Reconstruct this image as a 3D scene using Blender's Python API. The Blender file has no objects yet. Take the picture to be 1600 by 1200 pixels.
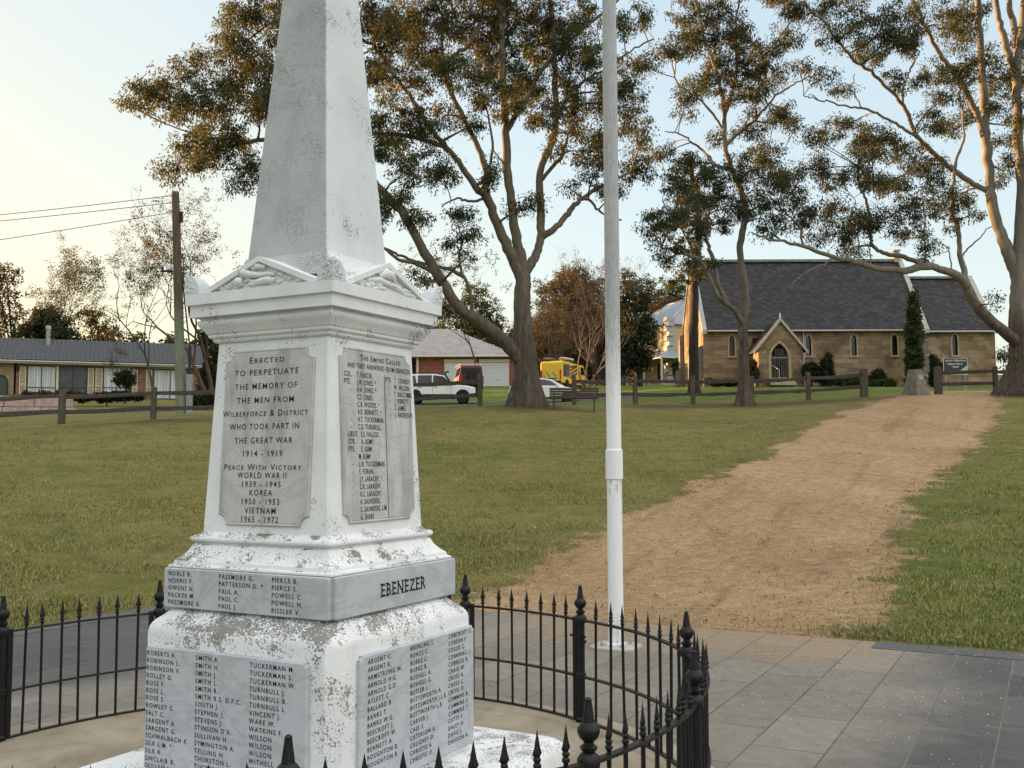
import bpy, bmesh, math, random
import numpy as np
from mathutils import Vector, Matrix
R = math.radians
sc = bpy.context.scene
COL = sc.collection
random.seed(7)

# ------------------------------------------------------------------ camera, sky, sun, exposure
FPX, PITCH, ROLL, EYE = 1590.0, R(4.24), R(-0.21), 1.65
cd = bpy.data.cameras.new("camera"); cam = bpy.data.objects.new("camera", cd); COL.objects.link(cam)
cd.sensor_width = 36.0; cd.lens = FPX / 1600 * 36.0; cd.clip_start = 0.05; cd.clip_end = 4000
cam.matrix_world = Matrix.Translation((0, 0, EYE)) @ Matrix.Rotation(R(90) + PITCH, 4, 'X') @ Matrix.Rotation(ROLL, 4, 'Z')
sc.camera = cam

SUN_AZ, SUN_EL = R(-60), R(5.0)          # azimuth clockwise from +Y
w = bpy.data.worlds.new("World"); sc.world = w; w.use_nodes = True
nt = w.node_tree; bg = nt.nodes["Background"]
sky = nt.nodes.new("ShaderNodeTexSky"); sky.sky_type = 'NISHITA'; sky.sun_disc = False
sky.sun_elevation = SUN_EL; sky.sun_rotation = SUN_AZ; sky.air_density = 1.0; sky.dust_density = 1.2; sky.ozone_density = 1.5
gm = nt.nodes.new("ShaderNodeGamma"); gm.inputs[1].default_value = 0.28      # hazy evening sky, evenly bright
hs = nt.nodes.new("ShaderNodeHueSaturation"); hs.inputs["Saturation"].default_value = 1.55
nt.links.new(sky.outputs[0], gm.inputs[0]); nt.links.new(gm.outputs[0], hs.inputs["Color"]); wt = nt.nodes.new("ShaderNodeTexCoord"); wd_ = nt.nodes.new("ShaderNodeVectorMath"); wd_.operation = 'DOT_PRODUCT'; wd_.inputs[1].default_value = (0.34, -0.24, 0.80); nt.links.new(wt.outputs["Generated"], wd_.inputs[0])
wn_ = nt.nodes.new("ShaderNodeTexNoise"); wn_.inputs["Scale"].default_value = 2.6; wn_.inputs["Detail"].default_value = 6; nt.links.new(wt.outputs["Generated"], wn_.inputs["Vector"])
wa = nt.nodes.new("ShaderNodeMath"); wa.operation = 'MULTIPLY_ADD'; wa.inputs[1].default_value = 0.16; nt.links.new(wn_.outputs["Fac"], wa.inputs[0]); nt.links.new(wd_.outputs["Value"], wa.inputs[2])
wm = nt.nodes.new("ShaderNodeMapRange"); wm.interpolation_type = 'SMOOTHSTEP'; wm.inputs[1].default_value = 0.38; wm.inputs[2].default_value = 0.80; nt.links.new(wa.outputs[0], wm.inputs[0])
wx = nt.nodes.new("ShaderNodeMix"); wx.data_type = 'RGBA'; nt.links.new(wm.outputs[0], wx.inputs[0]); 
wg = nt.nodes.new("ShaderNodeVectorMath"); wg.operation = 'DOT_PRODUCT'; wg.inputs[1].default_value = (math.sin(SUN_AZ) * 0.9, math.cos(SUN_AZ) * 0.9, -0.75); nt.links.new(wt.outputs["Generated"], wg.inputs[0])
wr = nt.nodes.new("ShaderNodeMapRange"); wr.interpolation_type = 'SMOOTHSTEP'; wr.inputs[1].default_value = 0.05; wr.inputs[2].default_value = 0.85; nt.links.new(wg.outputs["Value"], wr.inputs[0])
wh = nt.nodes.new("ShaderNodeMix"); wh.data_type = 'RGBA'; wh.blend_type = 'MULTIPLY'; nt.links.new(wr.outputs[0], wh.inputs[0]); nt.links.new(hs.outputs[0], wh.inputs[6]); wh.inputs[7].default_value = (1.0, 0.92, 0.70, 1)   # golden haze low down towards the sun
nt.links.new(wh.outputs[2], wx.inputs[6]); wx.inputs[7].default_value = (2.20, 2.16, 2.10, 1)   # bright cloud veil added overhead, out of frame, to lift the foreground light
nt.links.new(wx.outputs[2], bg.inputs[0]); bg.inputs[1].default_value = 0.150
sl = bpy.data.lights.new("sun", 'SUN'); sl.energy = 3.8; sl.angle = R(0.6); sl.color = (1.0, 0.57, 0.25)
so = bpy.data.objects.new("sun", sl); COL.objects.link(so)
sdir = Vector((math.sin(SUN_AZ) * math.cos(SUN_EL), math.cos(SUN_AZ) * math.cos(SUN_EL), math.sin(SUN_EL)))
so.rotation_euler = sdir.to_track_quat('Z', 'Y').to_euler()
so.location = (-40, 20, 40)
sc.view_settings.view_transform = 'Standard'; sc.view_settings.look = 'None'
sc.view_settings.exposure = 2.42; sc.view_settings.gamma = 1.0
sc.cycles.max_bounces = 6; sc.cycles.transparent_max_bounces = 6
try: sc.cycles.use_denoising = True
except Exception: pass

# ------------------------------------------------------------------ helpers
def ray(u, v):
    x, y = u - 800.0, v - 600.0
    cr, sr = math.cos(ROLL), math.sin(ROLL)
    x, y = cr * x + sr * y, -sr * x + cr * y
    c, s = math.cos(PITCH), math.sin(PITCH)
    return np.array([x / FPX, c + y / FPX * s, s - y / FPX * c])
def at(u, v, d):
    """point seen at photo pixel (u, v), d metres north of the camera"""
    r = ray(u, v); t = d / r[1]
    return np.array([r[0] * t, d, EYE + r[2] * t])

def tag(o, label=None, cat=None, group=None, kind=None):
    if label: o["label"] = label
    if cat: o["category"] = cat
    if group: o["group"] = group
    if kind: o["kind"] = kind
    return o
def empty(name, loc=(0, 0, 0), rz=0.0, label=None, cat=None, group=None):
    o = bpy.data.objects.new(name, None); COL.objects.link(o)
    o.location = tuple(float(c) for c in loc); o.rotation_euler = (0, 0, rz); o.empty_display_size = 0.2
    return tag(o, label, cat, group)
def copy_tree(o, parent=None):
    c = o.copy(); COL.objects.link(c); c.parent = parent
    for ch in list(o.children): copy_tree(ch, c)
    return c

def mesh_np(name, V, Q, mats, parent=None, smooth=False, attr=None):
    """fast mesh from numpy arrays; Q is (n,3) or (n,4)"""
    me = bpy.data.meshes.new(name)
    V = np.asarray(V, np.float32); Q = np.asarray(Q, np.int32); k = Q.shape[1]
    me.vertices.add(len(V)); me.vertices.foreach_set("co", V.ravel())
    me.loops.add(Q.size); me.loops.foreach_set("vertex_index", Q.ravel())
    me.polygons.add(len(Q)); me.polygons.foreach_set("loop_start", np.arange(0, Q.size, k, dtype=np.int32))
    me.polygons.foreach_set("loop_total", np.full(len(Q), k, np.int32))
    if smooth: me.polygons.foreach_set("use_smooth", np.ones(len(Q), bool))
    me.update(calc_edges=True)
    if attr is not None:
        a = me.color_attributes.new("mask", 'FLOAT_COLOR', 'POINT'); a.data.foreach_set("color", np.asarray(attr, np.float32).ravel())
    for m in (mats if isinstance(mats, (list, tuple)) else [mats]): me.materials.append(m)
    o = bpy.data.objects.new(name, me); COL.objects.link(o); o.parent = parent
    return o

class MB:
    def __init__(s): s.v = []; s.f = []; s.m = []
    def add(s, V, F, m=0):
        b = len(s.v); s.v += [tuple(float(c) for c in p) for p in V]
        for f in F: s.f.append(tuple(b + i for i in f)); s.m.append(m)
        return s
    def box(s, c, d, rz=0.0, m=0, rx=0.0, ry=0.0):
        M = Matrix.Rotation(rz, 3, 'Z') @ Matrix.Rotation(ry, 3, 'Y') @ Matrix.Rotation(rx, 3, 'X')
        V = [tuple(Vector(c) + M @ Vector((x * d[0] / 2, y * d[1] / 2, z * d[2] / 2))) for x in (-1, 1) for y in (-1, 1) for z in (-1, 1)]
        return s.add(V, [(0, 1, 3, 2), (4, 6, 7, 5), (0, 4, 5, 1), (2, 3, 7, 6), (0, 2, 6, 4), (1, 5, 7, 3)], m)
    def cham(s, c, d, b=0.01, rz=0.0, m=0):
        """box with bevelled edges"""
        bm = bmesh.new(); bmesh.ops.create_cube(bm, size=1.0)
        for v in bm.verts: v.co = Vector((v.co.x * d[0], v.co.y * d[1], v.co.z * d[2]))
        bmesh.ops.bevel(bm, geom=bm.edges[:], offset=b, segments=2, affect='EDGES', profile=0.6)
        M = Matrix.Rotation(rz, 3, 'Z'); bm.verts.index_update()
        s.add([tuple(Vector(c) + M @ v.co) for v in bm.verts], [tuple(v.index for v in f.verts) for f in bm.faces], m); bm.free(); return s
    def tube(s, P, r, n=8, m=0, cap=True):
        P = [Vector(tuple(float(c) for c in p)) for p in P]; k = len(P)
        if not hasattr(r, '__len__'): r = [r] * k
        up = None; V = []
        for i in range(k):
            t = (P[min(i + 1, k - 1)] - P[max(i - 1, 0)])
            t = t.normalized() if t.length > 1e-9 else Vector((0, 0, 1))
            if up is None:
                up = Vector((1, 0, 0)) if abs(t.x) < 0.8 else Vector((0, 1, 0))
            a = up - t * up.dot(t)
            if a.length < 1e-6: a = Vector((0, 1, 0)) - t * t.y
            a.normalize(); b = t.cross(a); up = a
            for j in range(n):
                an = 2 * math.pi * j / n
                V.append(P[i] + (a * math.cos(an) + b * math.sin(an)) * r[i])
        F = [(i * n + j, i * n + (j + 1) % n, (i + 1) * n + (j + 1) % n, (i + 1) * n + j) for i in range(k - 1) for j in range(n)]
        if cap: F += [tuple(range(n - 1, -1, -1)), tuple((k - 1) * n + j for j in range(n))]
        return s.add(V, F, m)
    def lathe(s, prof, n=16, o=(0, 0, 0), m=0, axis='Z'):
        V = []
        for r, z in prof:
            for j in range(n):
                a = 2 * math.pi * j / n
                p = (r * math.cos(a), r * math.sin(a), z)
                if axis == 'X': p = (p[2], p[0], p[1])
                if axis == 'Y': p = (p[1], p[2], p[0])
                V.append((p[0] + o[0], p[1] + o[1], p[2] + o[2]))
        k = len(prof)
        F = [(i * n + j, i * n + (j + 1) % n, (i + 1) * n + (j + 1) % n, (i + 1) * n + j) for i in range(k - 1) for j in range(n)]
        F += [tuple(range(n - 1, -1, -1)), tuple((k - 1) * n + j for j in range(n))]
        return s.add(V, F, m)
    def sqloft(s, prof, c=0.006, m=0, mfun=None, sides=None):
        """square section lofted through (half width, z), corners chamfered by c"""
        V = []
        for it in prof:
            h, z = it[:2]; cc = it[2] if len(it) > 2 else c
            cc = min(cc, h * 0.45)
            V += [(h, -h + cc, z), (h, h - cc, z), (h - cc, h, z), (-h + cc, h, z), (-h, h - cc, z), (-h, -h + cc, z), (-h + cc, -h, z), (h - cc, -h, z)]
        b = len(s.v); s.v += V
        for i in range(len(prof) - 1):
            for j in range(8):
                s.f.append((b + i * 8 + j, b + i * 8 + (j + 1) % 8, b + (i + 1) * 8 + (j + 1) % 8, b + (i + 1) * 8 + j))
                s.m.append(sides.get(j, m) if sides else m)
        s.f.append(tuple(b + j for j in range(7, -1, -1))); s.m.append(m)
        s.f.append(tuple(b + (len(prof) - 1) * 8 + j for j in range(8))); s.m.append(m)
        return s
    def prism(s, poly, o, ex, ey, ez, depth, m=0):
        """polygon in the (ex, ey) plane at o, extruded along ez"""
        o, ex, ey, ez = (Vector(q) for q in (o, ex, ey, ez)); n = len(poly)
        V = [o + ex * x + ey * y for x, y in poly] + [o + ex * x + ey * y + ez * depth for x, y in poly]
        F = [tuple(range(n - 1, -1, -1)), tuple(range(n, 2 * n))] + [(i, (i + 1) % n, n + (i + 1) % n, n + i) for i in range(n)]
        return s.add(V, F, m)
    def build(s, name, mats, parent=None, smooth=False, loc=None, rz=0.0, ang=38):
        me = bpy.data.meshes.new(name); me.from_pydata(s.v, [], s.f)
        for m in (mats if isinstance(mats, (list, tuple)) else [mats]): me.materials.append(m)
        if s.m and max(s.m) > 0: me.polygons.foreach_set("material_index", s.m)
        bm = bmesh.new(); bm.from_mesh(me); bmesh.ops.recalc_face_normals(bm, faces=bm.faces); bm.to_mesh(me); bm.free()
        if smooth:
            me.polygons.foreach_set("use_smooth", [True] * len(me.polygons)); me.set_sharp_from_angle(angle=R(ang))
        me.update()
        o = bpy.data.objects.new(name, me); COL.objects.link(o); o.parent = parent
        if loc is not None: o.location = tuple(float(c) for c in loc)
        o.rotation_euler = (0, 0, rz)
        return o

def cut(o, cutters):
    """subtract closed MB shapes from object o"""
    for c in cutters:
        co = c.build("cutter", o.data.materials[0]); co.parent = o.parent
        md = o.modifiers.new("b", 'BOOLEAN'); md.object = co; md.operation = 'DIFFERENCE'; md.solver = 'EXACT'
        bpy.context.view_layer.update()
        me = bpy.data.meshes.new_from_object(o.evaluated_get(bpy.context.evaluated_depsgraph_get()))
        o.modifiers.clear(); o.data = me
        bpy.data.objects.remove(co)
    return o

def catmull(P, per=6):
    P = np.asarray(P, float)
    if len(P) < 3: return np.array([P[0] + (P[-1] - P[0]) * t for t in np.linspace(0, 1, per + 1)])
    Q = np.vstack([2 * P[0] - P[1], P, 2 * P[-1] - P[-2]]); out = []
    for i in range(1, len(Q) - 2):
        for t in np.linspace(0, 1, per, endpoint=False):
            a, b, c, d = Q[i - 1:i + 3]
            out.append(0.5 * ((2 * b) + (c - a) * t + (2 * a - 5 * b + 4 * c - d) * t * t + (3 * b - a - 3 * c + d) * t ** 3))
    out.append(P[-1]); return np.array(out)

# ------------------------------------------------------------------ materials
class NT:
    def __init__(s, name):
        s.m = bpy.data.materials.new(name); s.m.use_nodes = True; s.t = s.m.node_tree
        s.b = s.t.nodes["Principled BSDF"]; s.out = s.t.nodes["Material Output"]
        s.tc = s.t.nodes.new("ShaderNodeTexCoord"); s.geo = s.t.nodes.new("ShaderNodeNewGeometry")
        s.obj = s.tc.outputs["Object"]; s.pos = s.geo.outputs["Position"]
        s.b.inputs["Specular IOR Level"].default_value = 0.3
    def n(s, typ): return s.t.nodes.new(typ)
    def L(s, a, b): s.t.links.new(a, b)
    def setin(s, sock, val):
        if isinstance(val, bpy.types.NodeSocket): s.L(val, sock)
        elif isinstance(val, tuple) and len(val) == 3 and sock.type == 'RGBA': sock.default_value = (*val, 1)
        else: sock.default_value = val
    def mapping(s, vec=None, scale=(1, 1, 1), rot=(0, 0, 0), loc=(0, 0, 0)):
        n = s.n("ShaderNodeMapping"); s.L(vec or s.obj, n.inputs[0]); n.inputs["Scale"].default_value = scale; n.inputs["Rotation"].default_value = rot; n.inputs["Location"].default_value = loc
        return n.outputs[0]
    def noise(s, scale=5, detail=4, rough=0.55, vec=None, dist=0.0, col=False):
        n = s.n("ShaderNodeTexNoise"); s.L(vec or s.obj, n.inputs["Vector"]); n.inputs["Scale"].default_value = scale
        n.inputs["Detail"].default_value = detail; n.inputs["Roughness"].default_value = rough; n.inputs["Distortion"].default_value = dist
        return n.outputs["Color" if col else "Fac"]
    def voro(s, scale=5, vec=None, feat='F1', out="Distance", rnd=1.0):
        n = s.n("ShaderNodeTexVoronoi"); n.feature = feat; s.L(vec or s.obj, n.inputs["Vector"]); n.inputs["Scale"].default_value = scale; n.inputs["Randomness"].default_value = rnd
        return n.outputs[out]
    def ramp(s, fac, stops, interp='LINEAR'):
        n = s.n("ShaderNodeValToRGB"); s.setin(n.inputs[0], fac); n.color_ramp.interpolation = interp
        e = n.color_ramp.elements
        while len(e) < len(stops): e.new(0.5)
        for el, (p, c) in zip(e, stops):
            el.position = p; el.color = (*c, 1) if isinstance(c, tuple) else (c, c, c, 1)
        return n.outputs[0]
    def mix(s, fac, a, b, mode='MIX'):
        n = s.n("ShaderNodeMix"); n.data_type = 'RGBA'; n.blend_type = mode
        s.setin(n.inputs[0], fac); s.setin(n.inputs[6], a); s.setin(n.inputs[7], b); return n.outputs[2]
    def math(s, op, a, b=0.0, c=None, clamp=False):
        n = s.n("ShaderNodeMath"); n.operation = op; n.use_clamp = clamp
        s.setin(n.inputs[0], a); s.setin(n.inputs[1], b)
        if c is not None: s.setin(n.inputs[2], c)
        return n.outputs[0]
    def step(s, x, lo, hi):
        n = s.n("ShaderNodeMapRange"); n.interpolation_type = 'SMOOTHSTEP'; s.setin(n.inputs[0], x); n.inputs[1].default_value = lo; n.inputs[2].default_value = hi
        return n.outputs[0]
    def sep(s, vec=None):
        n = s.n("ShaderNodeSeparateXYZ"); s.L(vec or s.obj, n.inputs[0]); return n.outputs
    def comb(s, x, y, z=0.0):
        n = s.n("ShaderNodeCombineXYZ")
        for i, q in enumerate((x, y, z)): s.setin(n.inputs[i], q)
        return n.outputs[0]
    def bump(s, h, strength=0.3, dist=0.01):
        n = s.n("ShaderNodeBump"); n.inputs["Strength"].default_value = strength; n.inputs["Distance"].default_value = dist; s.setin(n.inputs["Height"], h); s.L(n.outputs[0], s.b.inputs["Normal"]); return s
    def col(s, c): s.setin(s.b.inputs["Base Color"], c); return s
    def rough(s, r): s.setin(s.b.inputs["Roughness"], r); return s
    def metal(s, v): s.b.inputs["Metallic"].default_value = v; return s

def plain(name, c, rough=0.6, var=0.15, scale=6, metal=0.0, spec=0.3, bump=0.0):
    k = NT(name); n = k.noise(scale, 5, 0.6)
    lo = tuple(x * (1 - var) for x in c); hi = tuple(min(1, x * (1 + var)) for x in c)
    k.col(k.ramp(n, [(0.3, lo), (0.7, hi)])); k.rough(rough); k.metal(metal); k.b.inputs["Specular IOR Level"].default_value = spec
    if bump: k.bump(k.noise(scale * 6, 4), bump, 0.01)
    return k.m

def painted(name, base, speck=0.2, patch=0.1, top=0.5, grime=0.3, gray=0.0, fs=95, sa=0.8, cl=0.95):
    """old white paint over cement: fine dark lichen specks, flaked patches, dirt on upward faces"""
    k = NT(name); up = k.sep(k.geo.outputs["Normal"])[2]
    upm = k.step(up, 0.15, 0.75)
    big = k.noise(3.2, 5, 0.6); fine = k.noise(fs, 3, 0.7); mid = k.noise(10, 7, 0.72)
    c = k.mix(k.step(big, 0.35, 0.7), base, tuple(x * (0.88 - 0.25 * gray) for x in base))
    streak = k.noise(1.0, 5, 0.65, vec=k.mapping(scale=(14, 14, 1.3)))
    c = k.mix(k.math('MULTIPLY', k.step(streak, 0.5, 0.75), grime), c, (0.30, 0.29, 0.26))
    # speckles
    amt = k.math('ADD', k.math('MULTIPLY', upm, top), speck)
    thr = k.math('ADD', k.math('MULTIPLY', k.math('SUBTRACT', k.noise(4.5, 3, 0.6), 0.5), cl), k.math('MULTIPLY', k.math('SUBTRACT', amt, 0.15), 0.22))
    sp = k.step(k.math('ADD', fine, thr), 0.66, 0.74)
    c = k.mix(k.math('MULTIPLY', sp, sa), c, (0.10, 0.095, 0.08))
    # flaked patches showing grey brown cement
    pt = k.math('ADD', mid, k.math('MULTIPLY', k.math('ADD', k.math('MULTIPLY', upm, top), patch), 0.16))
    pm = k.step(k.math('ADD', pt, k.math('MULTIPLY', k.math('SUBTRACT', big, 0.5), 0.35)), 0.695, 0.72)
    c = k.mix(k.math('MULTIPLY', pm, 0.9), c, k.ramp(k.noise(40, 4), [(0.3, (0.06, 0.052, 0.04)), (0.7, (0.24, 0.21, 0.165))]))
    k.col(c); k.rough(0.75)
    k.bump(k.math('SUBTRACT', k.math('MULTIPLY', fine, 0.35), k.math('MULTIPLY', pm, 0.8)), 0.55, 0.004)
    return k.m

def marble(name, base, vein, dirt=0.3):
    k = NT(name)
    wv = k.noise(2.2, 8, 0.62, vec=k.mapping(rot=(0.5, 0.7, 0.3), scale=(1, 1, 2.2)), dist=1.4)
    vn = k.ramp(k.math('ABSOLUTE', k.math('SUBTRACT', wv, 0.5)), [(0.0, 1.0), (0.05, 0.25), (0.14, 0.0)])
    c = k.mix(k.math('MULTIPLY', vn, 0.34), base, vein)
    c = k.mix(k.math('MULTIPLY', k.step(k.noise(1.0, 5, 0.6, vec=k.mapping(scale=(9, 9, 1.6))), 0.48, 0.72), dirt), c, (0.26, 0.25, 0.23))
    c = k.mix(k.math('MULTIPLY', k.step(k.noise(60, 3), 0.66, 0.72), 0.3), c, (0.12, 0.11, 0.1))
    k.col(c); k.rough(0.42); k.bump(k.noise(90, 3), 0.12, 0.002)
    return k.m

def bark(name, lo, hi, rough_lo, rough_hi, z0, z1):
    """smooth pale upper limbs above rough dark stocking bark; z0..z1 heights of the change in metres"""
    k = NT(name); z = k.sep(k.pos)[2]
    f = k.noise(1.0, 7, 0.68, vec=k.mapping(scale=(11, 11, 0.9)), dist=0.5); g = k.noise(2.0, 5, 0.6, vec=k.mapping(scale=(2, 2, .8)))
    up = k.ramp(k.math('ADD', k.math('MULTIPLY', f, 0.5), k.math('MULTIPLY', g, 0.5)), [(0.3, lo), (0.55, tuple((a + b) / 2 for a, b in zip(lo, hi))), (0.72, hi)])
    dn = k.ramp(f, [(0.32, rough_lo), (0.68, rough_hi)])
    t = k.step(k.math('ADD', z, k.math('MULTIPLY', k.math('SUBTRACT', g, 0.5), (z1 - z0) * 1.2)), z0, z1)
    k.col(k.mix(t, dn, up)); k.rough(0.85); k.bump(k.math('MULTIPLY', f, k.math('SUBTRACT', 1.15, t)), 1.0, 0.09)
    return k.m

def leaf(name, a, b, c, trans=0.40):
    k = NT(name); r = k.geo.outputs["Random Per Island"]
    cc = k.ramp(r, [(0.0, a), (0.55, b), (1.0, c)])
    cc = k.mix(k.step(k.noise(0.5, 3, vec=k.pos), 0.4, 0.65), cc, k.mix(0.5, cc, a))
    d = k.n("ShaderNodeBsdfDiffuse"); tr = k.n("ShaderNodeBsdfTranslucent"); gl = k.n("ShaderNodeBsdfGlossy"); gl.inputs["Roughness"].default_value = 0.45
    k.L(cc, d.inputs[0]); k.L(k.mix(0.40, cc, (0.26, 0.20, 0.035)), tr.inputs[0]); gl.inputs[0].default_value = (0.5, 0.5, 0.5, 1)
    m1 = k.n("ShaderNodeMixShader"); m1.inputs[0].default_value = trans; k.L(d.outputs[0], m1.inputs[1]); k.L(tr.outputs[0], m1.inputs[2])
    m2 = k.n("ShaderNodeMixShader"); m2.inputs[0].default_value = 0.025; k.L(m1.outputs[0], m2.inputs[1]); k.L(gl.outputs[0], m2.inputs[2])
    k.L(m2.outputs[0], k.out.inputs[0]); return k.m

def courses(name, cols, mortar, bw, bh, msize=0.012, rough=0.85, bump=0.6, var=0.5, stain=0.3, stainc=(0.06, 0.055, 0.045), roof=False, squash=1.0):
    """coursed masonry / slates: brick pattern along x+y and z of the object"""
    k = NT(name); x, y, z = k.sep()[:3]
    vec = k.comb(k.math('ADD', x, y), z, 0.0)
    def br(c1, c2, mo):
        n = k.n("ShaderNodeTexBrick"); k.L(vec, n.inputs["Vector"]); n.inputs["Scale"].default_value = 1.0
        n.inputs["Brick Width"].default_value = bw; n.inputs["Row Height"].default_value = bh; n.inputs["Mortar Size"].default_value = msize
        n.inputs["Mortar Smooth"].default_value = 0.3; n.inputs["Bias"].default_value = 0.0; n.squash = squash; n.squash_frequency = 2
        for s_, c_ in (("Color1", c1), ("Color2", c2), ("Mortar", mo)): n.inputs[s_].default_value = (*c_, 1)
        return n
    n = br((0, 0, 0), (1, 1, 1), (0.5, 0.5, 0.5))
    per = k.math('ADD', k.math('MULTIPLY', n.outputs[0], var), k.math('MULTIPLY', k.noise(1.3, 6, 0.65), 1 - var))
    c = k.ramp(per, [(0.2, cols[0]), (0.5, cols[1]), (0.8, cols[2])])
    c = k.mix(k.math('MULTIPLY', k.step(k.noise(0.55, 6, 0.7, dist=0.6), 0.47, 0.7), stain), c, stainc)
    c = k.mix(k.math('MULTIPLY', k.step(k.noise(30, 3), 0.6, 0.75), 0.3), c, tuple(q * 0.45 for q in cols[0]))
    c = k.mix(n.outputs["Fac"], c, mortar)
    k.col(c); k.rough(rough)
    h = k.math('SUBTRACT', k.math('ADD', k.math('MULTIPLY', k.noise(25, 4), 0.4), k.math('MULTIPLY', n.outputs[0], 0.25)), n.outputs["Fac"])
    k.bump(h, bump, 0.03)
    return k.m

M = {}
M['paint'] = painted("white_paint", (0.74, 0.76, 0.77), 0.0, -0.3, 0.30, 0.10)
M['paint_flaked'] = painted("flaked_white_paint", (0.74, 0.76, 0.77), 0.05, 0.16, 0.58, 0.16)
M['paint_base'] = painted("flaked_base_paint", (0.74, 0.76, 0.77), 0.48, 0.18, 0.40, 0.24)
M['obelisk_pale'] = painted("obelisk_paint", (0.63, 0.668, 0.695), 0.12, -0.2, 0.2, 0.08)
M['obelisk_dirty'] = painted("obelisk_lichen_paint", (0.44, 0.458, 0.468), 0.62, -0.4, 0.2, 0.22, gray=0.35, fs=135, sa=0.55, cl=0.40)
M['marble'] = marble("grey_marble", (0.47, 0.495, 0.53), (0.20, 0.22, 0.25), 0.22)
M['marble_old'] = marble("weathered_marble", (0.50, 0.50, 0.495), (0.27, 0.26, 0.25), 0.75)
M['lead'] = plain("black_lead_letters", (0.012, 0.012, 0.013), 0.5, 0.2)
M['iron'] = plain("black_painted_iron", (0.007, 0.007, 0.0075), 0.45, 0.5, 18, spec=0.3, bump=0.25)
M['iron_rail'] = plain("worn_iron_rail", (0.020, 0.0165, 0.014), 0.5, 0.5, 12, spec=0.3, bump=0.3)
k = NT("pole_white_paint"); zz = k.sep()[2]; st = k.noise(1.0, 6, 0.7, vec=k.mapping(scale=(34, 34, 7)))
rust = k.math('MULTIPLY', k.math('MULTIPLY', k.step(zz, 1.22, 1.46), k.math('SUBTRACT', 1.0, k.step(zz, 1.470, 1.474))), k.step(st, 0.52, 0.62))
low = k.math('MULTIPLY', k.math('SUBTRACT', 1.0, k.step(zz, 0.05, 0.45)), k.step(st, 0.42, 0.62))
c = k.mix(k.math('MULTIPLY', k.step(st, 0.5, 0.7), 0.22), (0.78, 0.79, 0.80), (0.52, 0.51, 0.48))
k.col(k.mix(k.math('MAXIMUM', k.math('MULTIPLY', rust, 0.75), k.math('MULTIPLY', low, 0.4)), c, (0.16, 0.13, 0.10))); k.rough(0.42); M['pole_white'] = k.m
k = NT("dull_aluminium"); k.col(k.mix(k.step(k.noise(1.0, 6, 0.75, vec=k.mapping(scale=(70, 70, 9))), 0.42, 0.66), (0.52, 0.53, 0.53), (0.25, 0.25, 0.25))); k.rough(0.5); k.metal(0.35); M['pole_alu'] = k.m
M['wood_grey'] = (lambda k: (k.col(k.ramp(k.noise(1.0, 6, 0.7, vec=k.mapping(scale=(3, 30, 30))), [(0.3, (0.023, 0.019, 0.016)), (0.55, (0.064, 0.054, 0.044)), (0.75, (0.126, 0.112, 0.090))])), k.rough(0.9), k.bump(k.noise(1.0, 6, 0.7, vec=k.mapping(scale=(4, 40, 40))), 0.8, 0.02), k.m)[-1])(NT("weathered_rail_timber"))
M['wood_post'] = (lambda k: (k.col(k.ramp(k.noise(1.0, 6, 0.7, vec=k.mapping(scale=(30, 30, 3))), [(0.3, (0.039, 0.033, 0.026)), (0.55, (0.094, 0.083, 0.065)), (0.75, (0.170, 0.152, 0.124))])), k.rough(0.9), k.bump(k.noise(1.0, 6, 0.7, vec=k.mapping(scale=(40, 40, 4))), 0.8, 0.02), k.m)[-1])(NT("weathered_post_timber"))
M['bench_wood'] = plain("bench_timber", (0.065, 0.048, 0.036), 0.8, 0.35, 9, bump=0.4)
M['steel'] = plain("galvanised_steel", (0.30, 0.31, 0.31), 0.45, 0.2, 14, metal=0.5)
M['dark_glass'] = plain("dark_glass", (0.010, 0.012, 0.014), 0.12, 0.1, spec=0.6)
M['white_car'] = plain("white_car_paint", (0.78, 0.78, 0.77), 0.3, 0.03, spec=0.5)
M['rubber'] = plain("tyre_rubber", (0.015, 0.015, 0.015), 0.8, 0.2)
M['black_plastic'] = plain("black_plastic", (0.018, 0.018, 0.02), 0.5, 0.2)
M['alloy'] = plain("wheel_alloy", (0.35, 0.35, 0.36), 0.35, 0.1, metal=0.6)
M['yellow'] = plain("yellow_van_paint", (0.74, 0.47, 0.03), 0.35, 0.06, 3, spec=0.5)
M['maroon'] = plain("maroon_paint", (0.09, 0.018, 0.022), 0.4, 0.15, spec=0.5)
M['cream'] = plain("cream_paint", (0.60, 0.54, 0.42), 0.6, 0.08)
M['trim_white'] = plain("off_white_trim", (0.46, 0.45, 0.42), 0.55, 0.06)
M['curtain'] = (lambda k: (k.col(k.ramp(k.noise(1.0, 3, 0.6, vec=k.mapping(scale=(14, 14, .2))), [(0.35, (0.30, 0.33, 0.34)), (0.65, (0.62, 0.66, 0.66))])), k.rough(0.25), k.m)[-1])(NT("curtained_glass"))
M['screen'] = plain("flyscreen_glass", (0.075, 0.082, 0.088), 0.4, 0.25, 3)
M['red_light'] = plain("red_lens", (0.45, 0.02, 0.015), 0.3, 0.05)
M['lens'] = plain("clear_lens", (0.6, 0.62, 0.65), 0.2, 0.05)
M['sign_dark'] = plain("slate_sign_panel", (0.045, 0.05, 0.05), 0.5, 0.08)
M['sign_white'] = plain("white_sign_vinyl", (0.78, 0.79, 0.77), 0.5, 0.02)
M['sign_teal'] = plain("pale_teal_vinyl", (0.38, 0.60, 0.50), 0.5, 0.08)
M['bronze'] = plain("dark_bronze", (0.05, 0.052, 0.05), 0.4, 0.25, metal=0.4)
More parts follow.
